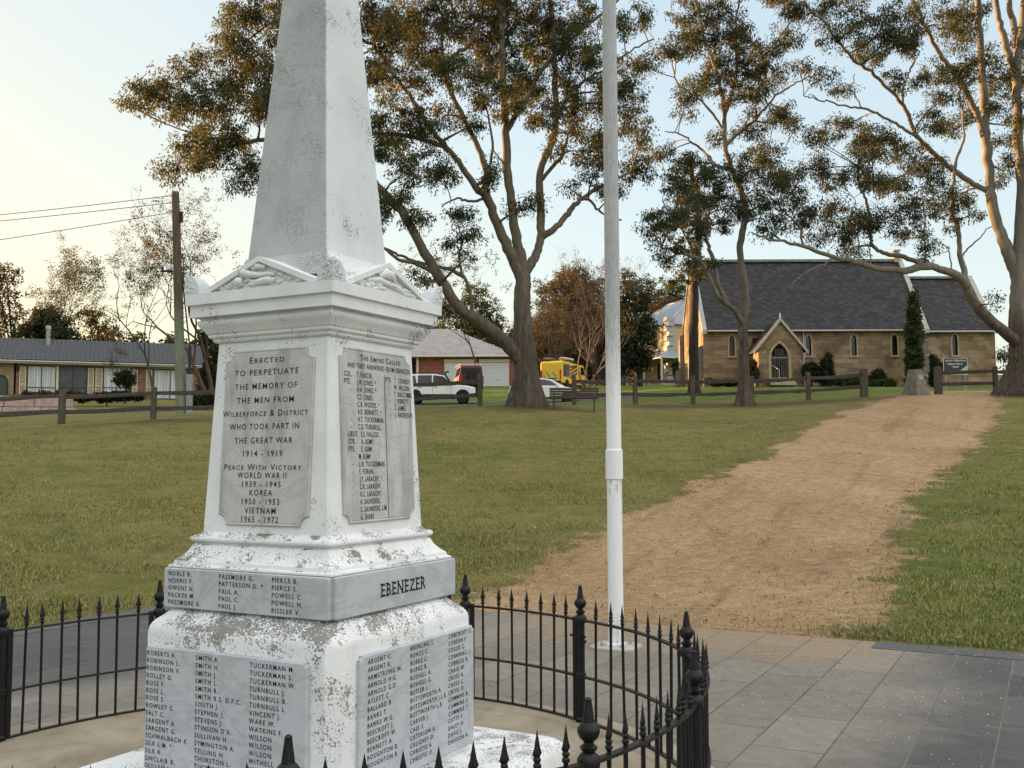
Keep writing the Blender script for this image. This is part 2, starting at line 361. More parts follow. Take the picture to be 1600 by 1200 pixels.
M['stone'] = courses("sandstone_blocks", ((0.172, 0.113, 0.064), (0.267, 0.189, 0.111), (0.378, 0.286, 0.180)), (0.172, 0.139, 0.094), 0.78, 0.30, 0.008, 0.9, 0.7, 0.42, 0.85, (0.073, 0.060, 0.046))
M['stone_plain'] = plain("dressed_sandstone", (0.38, 0.30, 0.21), 0.85, 0.28, 5, bump=0.4)
M['stone_grey'] = plain("grey_weathered_stone", (0.175, 0.158, 0.128), 0.85, 0.35, 4, bump=0.5)
M['slate'] = courses("roof_slates", ((0.012, 0.012, 0.015), (0.024, 0.023, 0.026), (0.041, 0.039, 0.042)), (0.007, 0.007, 0.008), 0.32, 0.155, 0.010, 0.65, 0.9, 0.75, 0.45, (0.015, 0.016, 0.013))
M['ridge'] = plain("mossy_ridge", (0.12, 0.125, 0.10), 0.9, 0.4, 4, bump=0.5)
M['coping'] = plain("pale_coping", (0.37, 0.37, 0.345), 0.8, 0.15, 4)
M['brick_brown'] = courses("brown_brick", ((0.14, 0.072, 0.042), (0.21, 0.115, 0.066), (0.29, 0.17, 0.10)), (0.22, 0.18, 0.14), 0.24, 0.086, 0.010, 0.9, 0.5, 0.6, 0.2)
M['brick_tan'] = courses("tan_brick", ((0.25, 0.17, 0.10), (0.33, 0.24, 0.15), (0.40, 0.30, 0.20)), (0.30, 0.25, 0.19), 0.24, 0.086, 0.010, 0.9, 0.5, 0.6, 0.2)
M['brick_red'] = courses("red_brick", ((0.16, 0.042, 0.026), (0.24, 0.068, 0.040), (0.32, 0.11, 0.065)), (0.22, 0.17, 0.13), 0.24, 0.086, 0.010, 0.9, 0.5, 0.6, 0.15)
M['tile'] = plain("blue_grey_roof_tile", (0.077, 0.084, 0.095), 0.55, 0.35, 9, spec=0.4)
M['metal_roof'] = (lambda k: (k.col(k.ramp(k.noise(1.0, 4, 0.6, vec=k.mapping(scale=(1.5, 1.5, 1.5))), [(0.3, (0.23, 0.21, 0.20)), (0.7, (0.34, 0.315, 0.30))])), k.rough(0.6), k.m)[-1])(NT("weathered_metal_roof"))
M['blue_roof'] = plain("blue_grey_iron_roof", (0.21, 0.25, 0.30), 0.5, 0.12, 2)
M['garage_door'] = plain("pale_garage_door", (0.56, 0.58, 0.60), 0.5, 0.05)
M['render'] = plain("ochre_render", (0.52, 0.38, 0.20), 0.8, 0.12, 2)
M['void'] = plain("dark_interior", (0.012, 0.010, 0.009), 0.9, 0.2)
M['pink_stone'] = (lambda k: (k.col(k.ramp(k.noise(3, 6, 0.65), [(0.3, (0.28, 0.20, 0.165)), (0.5, (0.42, 0.32, 0.27)), (0.7, (0.52, 0.43, 0.37))])), k.rough(0.9), k.bump(k.noise(9, 5), 0.8, 0.04), k.m)[-1])(NT("pink_sandstone"))
M['pole_wood'] = (lambda k: (k.col(k.mix(k.step(k.sep(k.pos)[2], 7.0, 9.0), k.ramp(k.noise(1.0, 6, 0.7, vec=k.mapping(scale=(12, 12, 1.2))), [(0.3, (0.12, 0.145, 0.10)), (0.7, (0.27, 0.30, 0.22))]), k.ramp(k.noise(1.0, 6, 0.7, vec=k.mapping(scale=(12, 12, 1.2))), [(0.3, (0.07, 0.055, 0.038)), (0.7, (0.16, 0.125, 0.085))]))), k.rough(0.9), k.bump(k.noise(1.0, 6, 0.7, vec=k.mapping(scale=(14, 14, 1))), 0.6, 0.03), k.m)[-1])(NT("treated_pole_timber"))
M['wire'] = plain("cable", (0.03, 0.03, 0.03), 0.6, 0.1)
M['bark_gum'] = bark("gum_bark", (0.085, 0.071, 0.056), (0.23, 0.195, 0.152), (0.030, 0.024, 0.019), (0.15, 0.118, 0.09), 4.8, 9.5)
M['bark_gum_pale'] = bark("pale_gum_bark", (0.10, 0.088, 0.072), (0.27, 0.238, 0.19), (0.034, 0.027, 0.021), (0.15, 0.115, 0.088), 6.2, 8.5)
M['bark_dark'] = bark("dark_bark", (0.022, 0.018, 0.014), (0.060, 0.048, 0.036), (0.014, 0.011, 0.009), (0.045, 0.036, 0.028), 6.0, 12.0)
M['bark_twig'] = plain("bare_twig_bark", (0.085, 0.062, 0.047), 0.9, 0.3, 5)
M['bark_pink'] = plain("pale_stem_bark", (0.23, 0.155, 0.12), 0.85, 0.3, 5)
M['leaf_gum'] = leaf("gum_leaves", (0.012, 0.024, 0.012), (0.039, 0.055, 0.023), (0.086, 0.084, 0.032))
M['leaf_gum2'] = leaf("grey_gum_leaves", (0.015, 0.026, 0.016), (0.035, 0.052, 0.030), (0.075, 0.081, 0.041))
M['leaf_dark'] = leaf("dark_evergreen_leaves", (0.010, 0.016, 0.010), (0.022, 0.034, 0.018), (0.045, 0.055, 0.026), 0.15)
M['leaf_green'] = leaf("mid_green_leaves", (0.022, 0.038, 0.012), (0.045, 0.075, 0.022), (0.085, 0.115, 0.036), 0.25)
M['leaf_brown'] = leaf("rusty_brown_leaves", (0.024, 0.019, 0.015), (0.046, 0.034, 0.025), (0.095, 0.052, 0.028), 0.3)
M['leaf_olive'] = leaf("sparse_olive_leaves", (0.030, 0.026, 0.014), (0.060, 0.050, 0.024), (0.11, 0.075, 0.035), 0.3)

# ------------------------------------------------------------------ ground heights
A_YAW = R(28.0)
AX = np.array([math.sin(A_YAW), math.cos(A_YAW)]); BX = np.array([math.cos(A_YAW), -math.sin(A_YAW)])
PC = np.array([-1.05, 5.05]); PH = 5.8
_cp = [(97, 662, 33), (240, 656, 35), (500, 646, 36), (750, 635, 37), (823, 632, 36), (895, 632, 39), (993, 632, 39.5), (1083, 631.5, 40), (1174, 631, 40.5), (1264, 625, 41), (1351, 620, 41.8), (1467, 616, 42.5), (1557, 613, 43),
       (898, 643, 35), (1432, 617, 41.5), (1590, 620, 40), (1800, 618, 42), (-200, 672, 33), (285, 646, 45), (0, 652, 50), (40, 648, 55), (-250, 640, 72), (0, 630, 72), (281, 626, 76), (700, 631, 64), (850, 629, 63), (960, 623, 60),
       (650, 603.4, 92), (800, 603.4, 92), (1030, 601, 95), (975, 602, 100), (1100, 604, 66), (1350, 603.5, 66), (1500, 605, 66), (1700, 607, 66), (1220, 604, 63), (1495, 611, 47), (300, 590, 120), (800, 585, 140), (1500, 585, 140)]
_pts = [at(*c) for c in _cp]
_pts += [np.array([PC[0] + s * AX[0] * PH + t * BX[0] * PH, PC[1] + s * AX[1] * PH + t * BX[1] * PH, 0.0]) for s in (-1, 0, 1) for t in (-1, 0, 1)]
_pts += [np.array([x, y, z]) for x, y, z in ((-30, 10, 0.9), (-60, 5, 1.0), (30, 5, 0.3), (60, 20, 2.0), (0, -40, -0.5), (-60, -40, 0), (60, -40, 0), (-70, 60, 5), (70, 70, 6), (-120, 160, 10), (120, 160, 11), (0, 220, 12))]
_cpt = np.array(_pts)
def _K(r): return np.sqrt(r * r + 9.0)
def _solve():
    P = _cpt[:, :2]; n = len(P)
    D = np.sqrt(((P[:, None] - P[None]) ** 2).sum(-1)); A = np.zeros((n + 3, n + 3))
    A[:n, :n] = _K(D) - 0.15 * np.eye(n); A[:n, n] = 1; A[:n, n + 1:] = P / 50; A[n, :n] = 1; A[n + 1:, :n] = (P / 50).T
    return np.linalg.solve(A, np.concatenate([_cpt[:, 2], np.zeros(3)]))
_cf = _solve()
SUNH = np.array([math.sin(SUN_AZ), math.cos(SUN_AZ)]); SUNP = np.array([-SUNH[1], SUNH[0]]) * -1.0
def GZ(X, Y):
    X = np.asarray(X, float); Y = np.asarray(Y, float); sh = X.shape; X = X.ravel(); Y = Y.ravel()
    out = np.empty(len(X)); P = _cpt[:, :2]; n = len(P)
    for i in range(0, len(X), 20000):
        q = np.stack([X[i:i + 20000], Y[i:i + 20000]], 1)
        D = np.sqrt(((q[:, None] - P[None]) ** 2).sum(-1))
        out[i:i + 20000] = _K(D) @ _cf[:n] + _cf[n] + (q / 50) @ _cf[n + 1:]
    # level square round the memorial
    dx, dy = X - PC[0], Y - PC[1]
    m = np.maximum(np.abs(dx * AX[0] + dy * AX[1]), np.abs(dx * BX[0] + dy * BX[1]))
    t = np.clip((m - PH - 0.15) / 3.0, 0, 1); t = t * t * (3 - 2 * t)
    out = out * t + 0.012 * (1 - t) * (m > PH)
    # low off-frame hill to the west, added to put the park in shade
    a = (X - 0) * SUNH[0] + (Y - 30) * SUNH[1]; kx = (X - 0) * SUNP[0] + (Y - 30) * SUNP[1]
    e = np.clip((33.5 - kx) / 8.5, 0, 1); e = e * e * (3 - 2 * e)
    hgt = 12.0 + 1.6 * np.sin(kx * 0.23) + 1.1 * np.sin(kx * 0.61 + 1.0) + 0.6 * np.sin(kx * 1.3)
    out = out + hgt * np.exp(-((a - 78) / 15.0) ** 2) * e
    return out.reshape(sh)
def gz(x, y): return float(GZ(np.array([x]), np.array([y]))[0])
def ground_at(u, d):
    """ground point in the column of pixel u at distance d"""
    r = ray(u, 640); x = r[0] / r[1] * d
    return np.array([x, d, gz(x, d)])
def hit(u, v):
    """where the line of sight through (u, v) meets the ground"""
    r = ray(u, v); ts = np.concatenate([np.linspace(5, 60, 1200)])
    P = np.array([0, 0, EYE]) + ts[:, None] * r[None]
    dz = P[:, 2] - GZ(P[:, 0], P[:, 1]); i = np.argmax(dz < 0)
    return P[i] if dz.min() < 0 else P[-1]

# ------------------------------------------------------------------ ground
def sdist(P, poly):
    """signed distance (negative inside) of points P to a polygon"""
    poly = np.asarray(poly); d = np.full(len(P), 1e9); ins = np.zeros(len(P), bool); n = len(poly)
    for i in range(n):
        a, b = poly[i], poly[(i + 1) % n]; e = b - a; q = P - a
        t = np.clip((q @ e) / (e @ e + 1e-12), 0, 1); d = np.minimum(d, np.hypot(*(q - t[:, None] * e).T))
        c = (a[1] > P[:, 1]) != (b[1] > P[:, 1]); ins ^= c & (P[:, 0] < (b[0] - a[0]) * (P[:, 1] - a[1]) / (b[1] - a[1] + 1e-12) + a[0])
    return np.where(ins, -d, d)
PATH = [hit(u, v)[:2] for u, v in ((700, 950), (760, 925), (830, 893), (905, 848), (1000, 800), (1090, 756), (1180, 712), (1270, 668), (1345, 634), (1395, 620), (1410, 617))]
PATH += [np.array([19.5, 48.0]), np.array([22.5, 48.0])]
PATH += [hit(u, v)[:2] for u, v in ((1556, 622), (1572, 640), (1540, 680), (1500, 722), (1425, 795), (1412, 850), (1405, 900), (1385, 955), (1335, 998))]
PATH += [np.array([2.2, 9.0]), np.array([-1.5, 11.0])]
PATH = np.array(PATH)
rngg = np.random.default_rng(3)
def vnoise(P, f, seed):
    r = np.random.default_rng(seed); o = np.zeros(len(P))
    for i in range(7):
        a = r.uniform(0, 2 * math.pi); k = f * r.uniform(0.6, 1.7); o += np.sin((P[:, 0] * math.cos(a) + P[:, 1] * math.sin(a)) * k + r.uniform(0, 6.28))
    return o / 2.6
def masks(P):
    sp = sdist(P, PATH); path = np.clip(0.5 - sp / 1.5 + 0.12 * vnoise(P, 2.2, 1) + 0.07 * vnoise(P, 9.0, 2), 0, 1)
    fl = np.interp(P[:, 0], [-30, -14.6, -12.3, -1.2, 4.8, 9, 14.4, 17.8, 30], [25, 33, 35, 37, 39.5, 40.4, 41.8, 42.6, 44])
    lush = np.clip((P[:, 1] - fl - 1.5) / 3, 0, 1) * np.clip((P[:, 0] + 11) / 4, 0, 1)
    near_r = np.clip((P[:, 0] - 2.5) / 3, 0, 1) * np.clip((30 - P[:, 1]) / 18, 0, 1)
    litter = np.exp(-((P[:, 1] - fl + 1.2) / 2.2) ** 2) * np.clip(0.65 + 0.35 * vnoise(P, 0.8, 5), 0, 1)
    for (x, y) in ((0.5, 36), (9.0, 39), (20.3, 41)): litter = np.maximum(litter, np.exp(-(((P[:, 0] - x) ** 2 + (P[:, 1] - y) ** 2) / 7.0)))
    rc = np.interp(P[:, 0], [-60, -30, -14, -4, 3, 8, 14], [52, 55, 60, 62.5, 61.5, 60, 58])
    road = np.clip(0.5 + (3.4 - np.abs(P[:, 1] - rc)) / 0.6, 0, 1) * np.clip((9.5 - P[:, 0]) / 0.5, 0, 1)
    return np.stack([path, np.maximum(lush, 0.75 * near_r), litter, road], 1)

g = NT("grass_and_gravel"); at_ = g.n("ShaderNodeAttribute"); at_.attribute_name = "mask"
sepc = g.n("ShaderNodeSeparateColor"); g.L(at_.outputs["Color"], sepc.inputs[0]); aP, aL, aT = sepc.outputs[:3]; aR = at_.outputs["Alpha"]
P3 = g.pos
n1 = g.noise(0.35, 5, 0.6, vec=P3); n2 = g.noise(2.3, 6, 0.65, vec=P3); n3 = g.noise(14, 5, 0.7, vec=P3); n4 = g.noise(90, 3, 0.7, vec=g.mapping(P3, (1, 0.45, 1)))
dry = g.ramp(g.math('ADD', g.math('MULTIPLY', n1, 0.45), g.math('MULTIPLY', n2, 0.55)), [(0.30, (0.108, 0.119, 0.033)), (0.47, (0.170, 0.162, 0.051)), (0.62, (0.243, 0.202, 0.075)), (0.75, (0.287, 0.225, 0.094))])
grn = g.ramp(n2, [(0.3, (0.071, 0.110, 0.020)), (0.55, (0.117, 0.164, 0.033)), (0.75, (0.186, 0.193, 0.055))])
gc = g.mix(g.math('MULTIPLY', aL, g.step(g.math('ADD', n1, g.math('MULTIPLY', aL, 0.35)), 0.35, 0.75)), dry, grn)
mow = g.noise(1.0, 3, 0.6, vec=g.mapping(P3, (0.25, 2.2, 0), (0, 0, -0.12)))
gc = g.mix(g.math('MULTIPLY', g.step(mow, 0.45, 0.62), 0.35), gc, g.mix(1.0, gc, (0.72, 0.80, 0.75), 'MULTIPLY'))
gc = g.mix(g.math('MULTIPLY', g.step(g.noise(0.8, 6, 0.7, vec=P3), 0.53, 0.66), 0.6), gc, (0.085, 0.118, 0.030))
gc = g.mix(g.math('MULTIPLY', g.step(g.noise(0.55, 6, 0.72, vec=g.mapping(P3, loc=(31, 7, 0))), 0.54, 0.68), 0.5), gc, (0.27, 0.215, 0.105))
gc = g.mix(g.math('MULTIPLY', g.step(n3, 0.3, 0.7), 0.55), gc, g.mix(1.0, gc, (0.55, 0.55, 0.5), 'MULTIPLY'))
gc = g.mix(g.math('MULTIPLY', g.step(n4, 0.45, 0.75), 0.55), gc, g.mix(1.0, gc, (1.9, 1.75, 1.6), 'MULTIPLY'))
gc = g.mix(g.math('MULTIPLY', g.step(g.math('ADD', aT, g.math('MULTIPLY', g.math('SUBTRACT', n3, 0.5), 1.0)), 0.45, 0.9), 0.8), gc, g.ramp(n3, [(0.3, (0.045, 0.030, 0.018)), (0.7, (0.135, 0.090, 0.052))]))
w1 = g.noise(0.6, 4, 0.6, vec=g.mapping(P3, (1, 0.5, 1), (0, 0, -0.5))); w2 = g.noise(5.5, 6, 0.65, vec=P3); w3 = g.voro(75, P3, out="Color"); w4 = g.noise(160, 2, 0.6, vec=P3)
gv = g.ramp(g.math('ADD', g.math('MULTIPLY', w1, 0.4), g.math('MULTIPLY', w2, 0.6)), [(0.32, (0.247, 0.154, 0.077)), (0.5, (0.369, 0.250, 0.139)), (0.68, (0.493, 0.360, 0.218))])
rut = g.noise(1.0, 5, 0.6, vec=g.mapping(g.mapping(P3, rot=(0, 0, 0.45)), (1.5, 0.10, 0)), dist=0.25)
gv = g.mix(g.math('MULTIPLY', g.step(rut, 0.52, 0.66), 0.5), gv, g.mix(1.0, gv, (0.62, 0.60, 0.56), 'MULTIPLY'))
gv = g.mix(0.5, gv, g.mix(1.0, gv, g.ramp(w3, [(0.2, 0.35), (0.6, 1.0), (0.9, 1.9)]), 'MULTIPLY'))
gv = g.mix(g.math('MULTIPLY', g.step(w4, 0.62, 0.7), 0.5), gv, (0.42, 0.34, 0.25))
pm = g.step(g.math('ADD', aP, g.math('ADD', g.math('MULTIPLY', g.math('SUBTRACT', n2, 0.5), 0.9), g.math('MULTIPLY', g.math('SUBTRACT', n3, 0.5), 0.7))), 0.38, 0.62)
c = g.mix(pm, gc, gv)
c = g.mix(g.step(aR, 0.4, 0.6), c, g.ramp(g.noise(8, 5, vec=P3), [(0.3, (0.07, 0.068, 0.068)), (0.7, (0.12, 0.115, 0.112))]))
g.col(c); g.rough(0.95); g.b.inputs["Specular IOR Level"].default_value = 0.1
tr = g.noise(1.3, 5, 0.6, vec=g.mapping(P3, (1, 0.25, 1), (0, 0, -0.45)))
hh = g.mix(pm, g.math('ADD', g.math('MULTIPLY', n3, 0.9), g.math('MULTIPLY', n4, 0.7)), g.math('ADD', g.math('ADD', g.math('MULTIPLY', w2, 0.7), g.math('MULTIPLY', tr, 2.0)), g.math('MULTIPLY', w4, 0.35)))
g.bump(hh, 0.9, 0.045); M['ground'] = g.m

# lawn and gravel path: one fine sheet round the square, wrapped outwards
NA, NR = 760, 430
th = np.linspace(R(-38), R(218), NA); gr = np.concatenate([[1.0], 1.0 + 0.004 * np.arange(1, 6), np.exp(np.linspace(math.log(1.025), math.log(30), NR - 6))])
dirs = np.stack([np.cos(th), np.sin(th)], 1)
edge = PH / np.maximum(np.abs(dirs @ AX), np.abs(dirs @ BX))
rad = edge[None] + (gr[:, None] - 1) * 5.8
GP = PC[None, None] + rad[:, :, None] * dirs[None]
GZZ = GZ(GP[..., 0], GP[..., 1]); GZZ[0] = -0.04
flat = GP.reshape(-1, 2)
GZZ = GZZ + (0.012 * vnoise(flat, 2.5, 11) + 0.008 * vnoise(flat, 7, 12)).reshape(GZZ.shape) * np.clip((gr[:, None] - 1) * 8, 0, 1)
MK = masks(flat)
GV = np.concatenate([GP, GZZ[..., None]], 2).reshape(-1, 3)
ii, jj = np.meshgrid(np.arange(NR - 1), np.arange(NA - 1), indexing='ij'); b0 = (ii * NA + jj).ravel()
GQ = np.stack([b0, b0 + NA, b0 + NA + 1, b0 + 1], 1)
isp = MK[:, 0][GQ].mean(1) > 0.5; isr = (MK[:, 3][GQ].mean(1) > 0.5) & ~isp
def sub(name, sel):
    q = GQ[sel]; ids, inv = np.unique(q, return_inverse=True)
    return tag(mesh_np(name, GV[ids], inv.reshape(-1, 4), M['ground'], smooth=True, attr=MK[ids]), kind='structure')
sub("lawn", ~isp & ~isr); sub("gravel_path", isp); sub("road", isr)
# wide base ground, lower than the fine sheet, reaching the horizon and carrying the hill added off-frame for shade
gx = np.concatenate([-np.geomspace(1500, 130, 14), np.linspace(-118, 118, 60), np.geomspace(130, 1500, 14)])
gy = np.concatenate([-np.geomspace(1200, 90, 8), np.linspace(-80, 215, 75), np.geomspace(225, 1600, 12)])
XX, YY = np.meshgrid(gx, gy); Zc = GZ(np.clip(XX, -130, 130), np.clip(YY, -90, 230)) - 0.35
dd = np.hypot(XX - PC[0], YY - PC[1]); Zc = Zc - 0.6 * np.clip((14 - dd) / 6, 0, 1)
b0 = (np.arange(len(gy) - 1)[:, None] * len(gx) + np.arange(len(gx) - 1)[None]).ravel()
am = np.zeros((XX.size, 4)); am[:, 1] = 0.3
tag(mesh_np("ground", np.stack([XX, YY, Zc], -1).reshape(-1, 3), np.stack([b0, b0 + 1, b0 + len(gx) + 1, b0 + len(gx)], 1), M['ground'], smooth=True, attr=am), kind='structure')

# paved square (its own axes follow the memorial)
k = NT("stone_paving"); x, y, z = k.sep()[:3]
def pav(bw, bh, vx, vy, ms):
    n = k.n("ShaderNodeTexBrick"); k.L(k.comb(vx, vy), n.inputs["Vector"]); n.inputs["Scale"].default_value = 1; n.inputs["Brick Width"].default_value = bw; n.inputs["Row Height"].default_value = bh
    n.inputs["Mortar Size"].default_value = ms; n.inputs["Mortar Smooth"].default_value = 0.2
    for q, cc in (("Color1", 0.0), ("Color2", 1.0), ("Mortar", 0.5)): n.inputs[q].default_value = (cc, cc, cc, 1)
    return n
b1 = pav(0.80, 0.42, y, x, 0.006)
mx = k.math('ABSOLUTE', k.math('ADD', x, 0.35))
nb = k.noise(0.9, 6, 0.65); nf = k.noise(120, 3, 0.7); nm = k.noise(9, 6, 0.7)
inner = k.ramp(k.math('ADD', k.math('MULTIPLY', b1.outputs[0], 0.3), k.math('MULTIPLY', nm, 0.7)), [(0.25, (0.130, 0.123, 0.107)), (0.75, (0.242, 0.223, 0.185))])
outer = k.ramp(k.math('ADD', k.math('MULTIPLY', b1.outputs[0], 0.4), k.math('MULTIPLY', nm, 0.6)), [(0.25, (0.056, 0.056, 0.057)), (0.75, (0.099, 0.097, 0.093))])
od = k.step(k.math('ADD', mx, k.math('MULTIPLY', k.math('SUBTRACT', nb, 0.5), 1.3)), 2.35, 3.15)
c = k.mix(od, inner, outer)
# pale scuffs and blown gravel dust, thick where the path comes in on the north side
dust = k.math('ADD', k.math('MULTIPLY', k.math('SUBTRACT', 1.0, k.step(k.math('ABSOLUTE', k.math('SUBTRACT', x, 0.2)), 1.2, 3.2)), k.step(y, 2.4, 5.6)), 0.0)
dn = k.math('ADD', dust, k.math('ADD', k.math('MULTIPLY', k.math('SUBTRACT', nb, 0.5), 0.7), k.math('MULTIPLY', k.math('SUBTRACT', nm, 0.5), 0.9)))
c = k.mix(k.math('MULTIPLY', k.step(dn, 0.45, 1.1), 0.8), c, k.ramp(k.noise(60, 4), [(0.3, (0.19, 0.125, 0.07)), (0.7, (0.33, 0.24, 0.155))]))
c = k.mix(k.math('MULTIPLY', k.step(k.noise(1.0, 5, 0.7, vec=k.mapping(scale=(1.2, 5, 1), rot=(0, 0, 0.25))), 0.58, 0.75), 0.35), c, (0.26, 0.235, 0.19))
c = k.mix(k.math('MULTIPLY', k.step(nf, 0.64, 0.72), 0.55), c, (0.34, 0.31, 0.26))
c = k.mix(k.math('MULTIPLY', b1.outputs["Fac"], k.math('ADD', 0.45, k.math('MULTIPLY', k.step(nb, 0.4, 0.6), 0.4))), c, k.mix(od, (0.06, 0.052, 0.042), (0.17, 0.155, 0.125)))
k.col(c); k.rough(0.8); k.bump(k.math('SUBTRACT', k.math('MULTIPLY', nf, 0.4), b1.outputs["Fac"]), 0.5, 0.008); M['paving'] = k.m
k = NT("dark_edge_paver"); k.col(k.ramp(k.noise(8, 6, 0.7), [(0.3, (0.060, 0.063, 0.066)), (0.7, (0.115, 0.115, 0.112))])); k.rough(0.75); k.bump(k.noise(90, 3), 0.4, 0.006); M['kerb'] = k.m
n = 24; gxy = np.linspace(-PH, PH, n)
XX, YY = np.meshgrid(gxy, gxy); b0 = (np.arange(n - 1)[:, None] * n + np.arange(n - 1)[None]).ravel()
pv = mesh_np("pavement", np.stack([XX, YY, np.zeros_like(XX)], -1).reshape(-1, 3), np.stack([b0, b0 + 1, b0 + n + 1, b0 + n], 1), M['paving'])
pv.location = (PC[0], PC[1], 0); pv.rotation_euler = (0, 0, -A_YAW); tag(pv, kind='structure')
mb = MB()                                    # flush edge pavers, a hair proud, with open joints
for side in range(4):
    ca, sa = math.cos(side * math.pi / 2), math.sin(side * math.pi / 2); q = -PH + 0.004
    while q < PH - 0.36:
        L_ = 0.448
        if side == 0 and -4.2 < q < 1.5: q += L_; continue
        cx, cy = q + L_ / 2, PH - 0.18
        mb.box((cx * ca - cy * sa, cx * sa + cy * ca, -0.02 + 0.001 * random.random()), (L_ - 0.006, 0.35, 0.050), side * math.pi / 2)
        q += L_
kb = mb.build("edging", M['kerb'], loc=(PC[0], PC[1], 0), rz=-A_YAW); tag(kb, kind='structure')
# round bed of trodden sandy concrete inside the railing, with a low rim
FC, FR = np.array([-1.156, 5.067]), 2.11
k = NT("sandy_concrete"); k.col(k.mix(k.math('MULTIPLY', k.step(k.noise(5, 6, 0.7), 0.5, 0.7), 0.5), k.ramp(k.noise(1.6, 6, 0.65, dist=0.5), [(0.3, (0.220, 0.181, 0.130)), (0.55, (0.329, 0.282, 0.210)), (0.75, (0.417, 0.375, 0.305))]), (0.175, 0.138, 0.094))); k.rough(0.9); k.bump(k.noise(35, 5), 0.5, 0.01); M['bed'] = k.m
bed = MB().lathe([(FR + 0.15, -0.03), (FR + 0.15, 0.022), (FR + 0.135, 0.03), (FR - 0.11, 0.03), (FR - 0.125, 0.018), (0.02, 0.012)], 96, (FC[0], FC[1], 0)).build("forecourt", M['bed'], smooth=True)
tag(bed, kind='structure')

# grass blades over the nearer lawn, and fallen leaves
def scatter_lawn(n, dmin, dmax, side=1.0, seed=1):
    r = np.random.default_rng(seed); a = r.uniform(-0.56, 0.56, n); d = 1 / np.sqrt(r.uniform(1 / dmax ** 2, 1 / dmin ** 2, n))
    P = np.stack([d * np.tan(a), d], 1); q = P - PC
    m = np.maximum(np.abs(q @ AX), np.abs(q @ BX)); P = P[m > PH + 0.03]
    return P, r
P, r = scatter_lawn(520000, 8, 33)
mk = masks(P); keep = (mk[:, 0] + 0.28 * r.standard_normal(len(P)) * (mk[:, 0] > 0.02) < 0.42) & (r.random(len(P)) > mk[:, 2] * 0.75); P = P[keep]; mk = mk[keep]
keep = vnoise(P, 1.4, 21) + 0.6 * vnoise(P, 5, 22) + 1.3 * r.standard_normal(len(P)) > -0.5; P = P[keep]; mk = mk[keep]
zz = GZ(P[:, 0], P[:, 1]); nb_ = len(P); an = r.uniform(0, 6.28, nb_); dist = P[:, 1]
h = r.uniform(0.018, 0.048, nb_) * (1 + 0.12 * mk[:, 1]) * (1 + 0.008 * dist); ln = r.uniform(0.2, 1.1, nb_) * h; wd = r.uniform(0.003, 0.0055, nb_) * (0.7 + dist / 18)
ex = np.stack([np.cos(an), np.sin(an)], 1); ey = np.stack([-ex[:, 1], ex[:, 0]], 1)
A = np.column_stack([P + ex * wd[:, None], zz - 0.004]); B = np.column_stack([P - ex * wd[:, None], zz - 0.004]); T = np.column_stack([P + ey * ln[:, None], zz + h])
k = NT("grass_blades"); rr = k.geo.outputs["Random Per Island"]; a2 = k.n("ShaderNodeAttribute"); a2.attribute_name = "mask"; s2 = k.n("ShaderNodeSeparateColor"); k.L(a2.outputs["Color"], s2.inputs[0])
gdry = k.ramp(k.math('ADD', k.math('MULTIPLY', rr, 0.6), k.math('MULTIPLY', k.noise(0.9, 4, vec=k.pos), 0.4)), [(0.15, (0.087, 0.105, 0.026)), (0.5, (0.180, 0.181, 0.053)), (0.85, (0.376, 0.319, 0.124))])
ggrn = k.ramp(rr, [(0.1, (0.075, 0.119, 0.020)), (0.6, (0.159, 0.214, 0.040)), (0.95, (0.374, 0.314, 0.105))])
k.col(k.mix(k.math('MULTIPLY', s2.outputs[1], k.step(k.noise(0.6, 4, vec=k.pos), 0.3, 0.6)), gdry, ggrn)); k.rough(0.7); M['blades'] = k.m
tag(mesh_np("grass", np.stack([A, B, T], 1).reshape(-1, 3), np.arange(nb_ * 3).reshape(-1, 3), M['blades'], attr=np.repeat(mk, 3, 0)), kind='stuff')
P, r = scatter_lawn(5600, 8, 40, seed=9); mk = masks(P); keep = r.random(len(P)) < 0.16 + 0.8 * mk[:, 2]; P = P[keep]; nl = len(P); zz = GZ(P[:, 0], P[:, 1])
an = r.uniform(0, 6.28, nl); s_ = r.uniform(0.02, 0.055, nl); ex = np.stack([np.cos(an), np.sin(an), r.uniform(-.3, .5, nl)], 1) * s_[:, None]; ey = np.stack([-np.sin(an), np.cos(an), r.uniform(-.4, .4, nl)], 1) * (s_ * 0.35)[:, None]
C0 = np.column_stack([P, zz + 0.03]); M['litter'] = leaf("fallen_leaf", (0.07, 0.045, 0.025), (0.17, 0.12, 0.07), (0.42, 0.36, 0.28), 0.1)
tag(mesh_np("fallen_leaves", np.stack([C0 - ex, C0 - ey, C0 + ex, C0 + ey], 1).reshape(-1, 3), np.arange(nl * 4).reshape(-1, 4), M['litter']), kind='stuff')
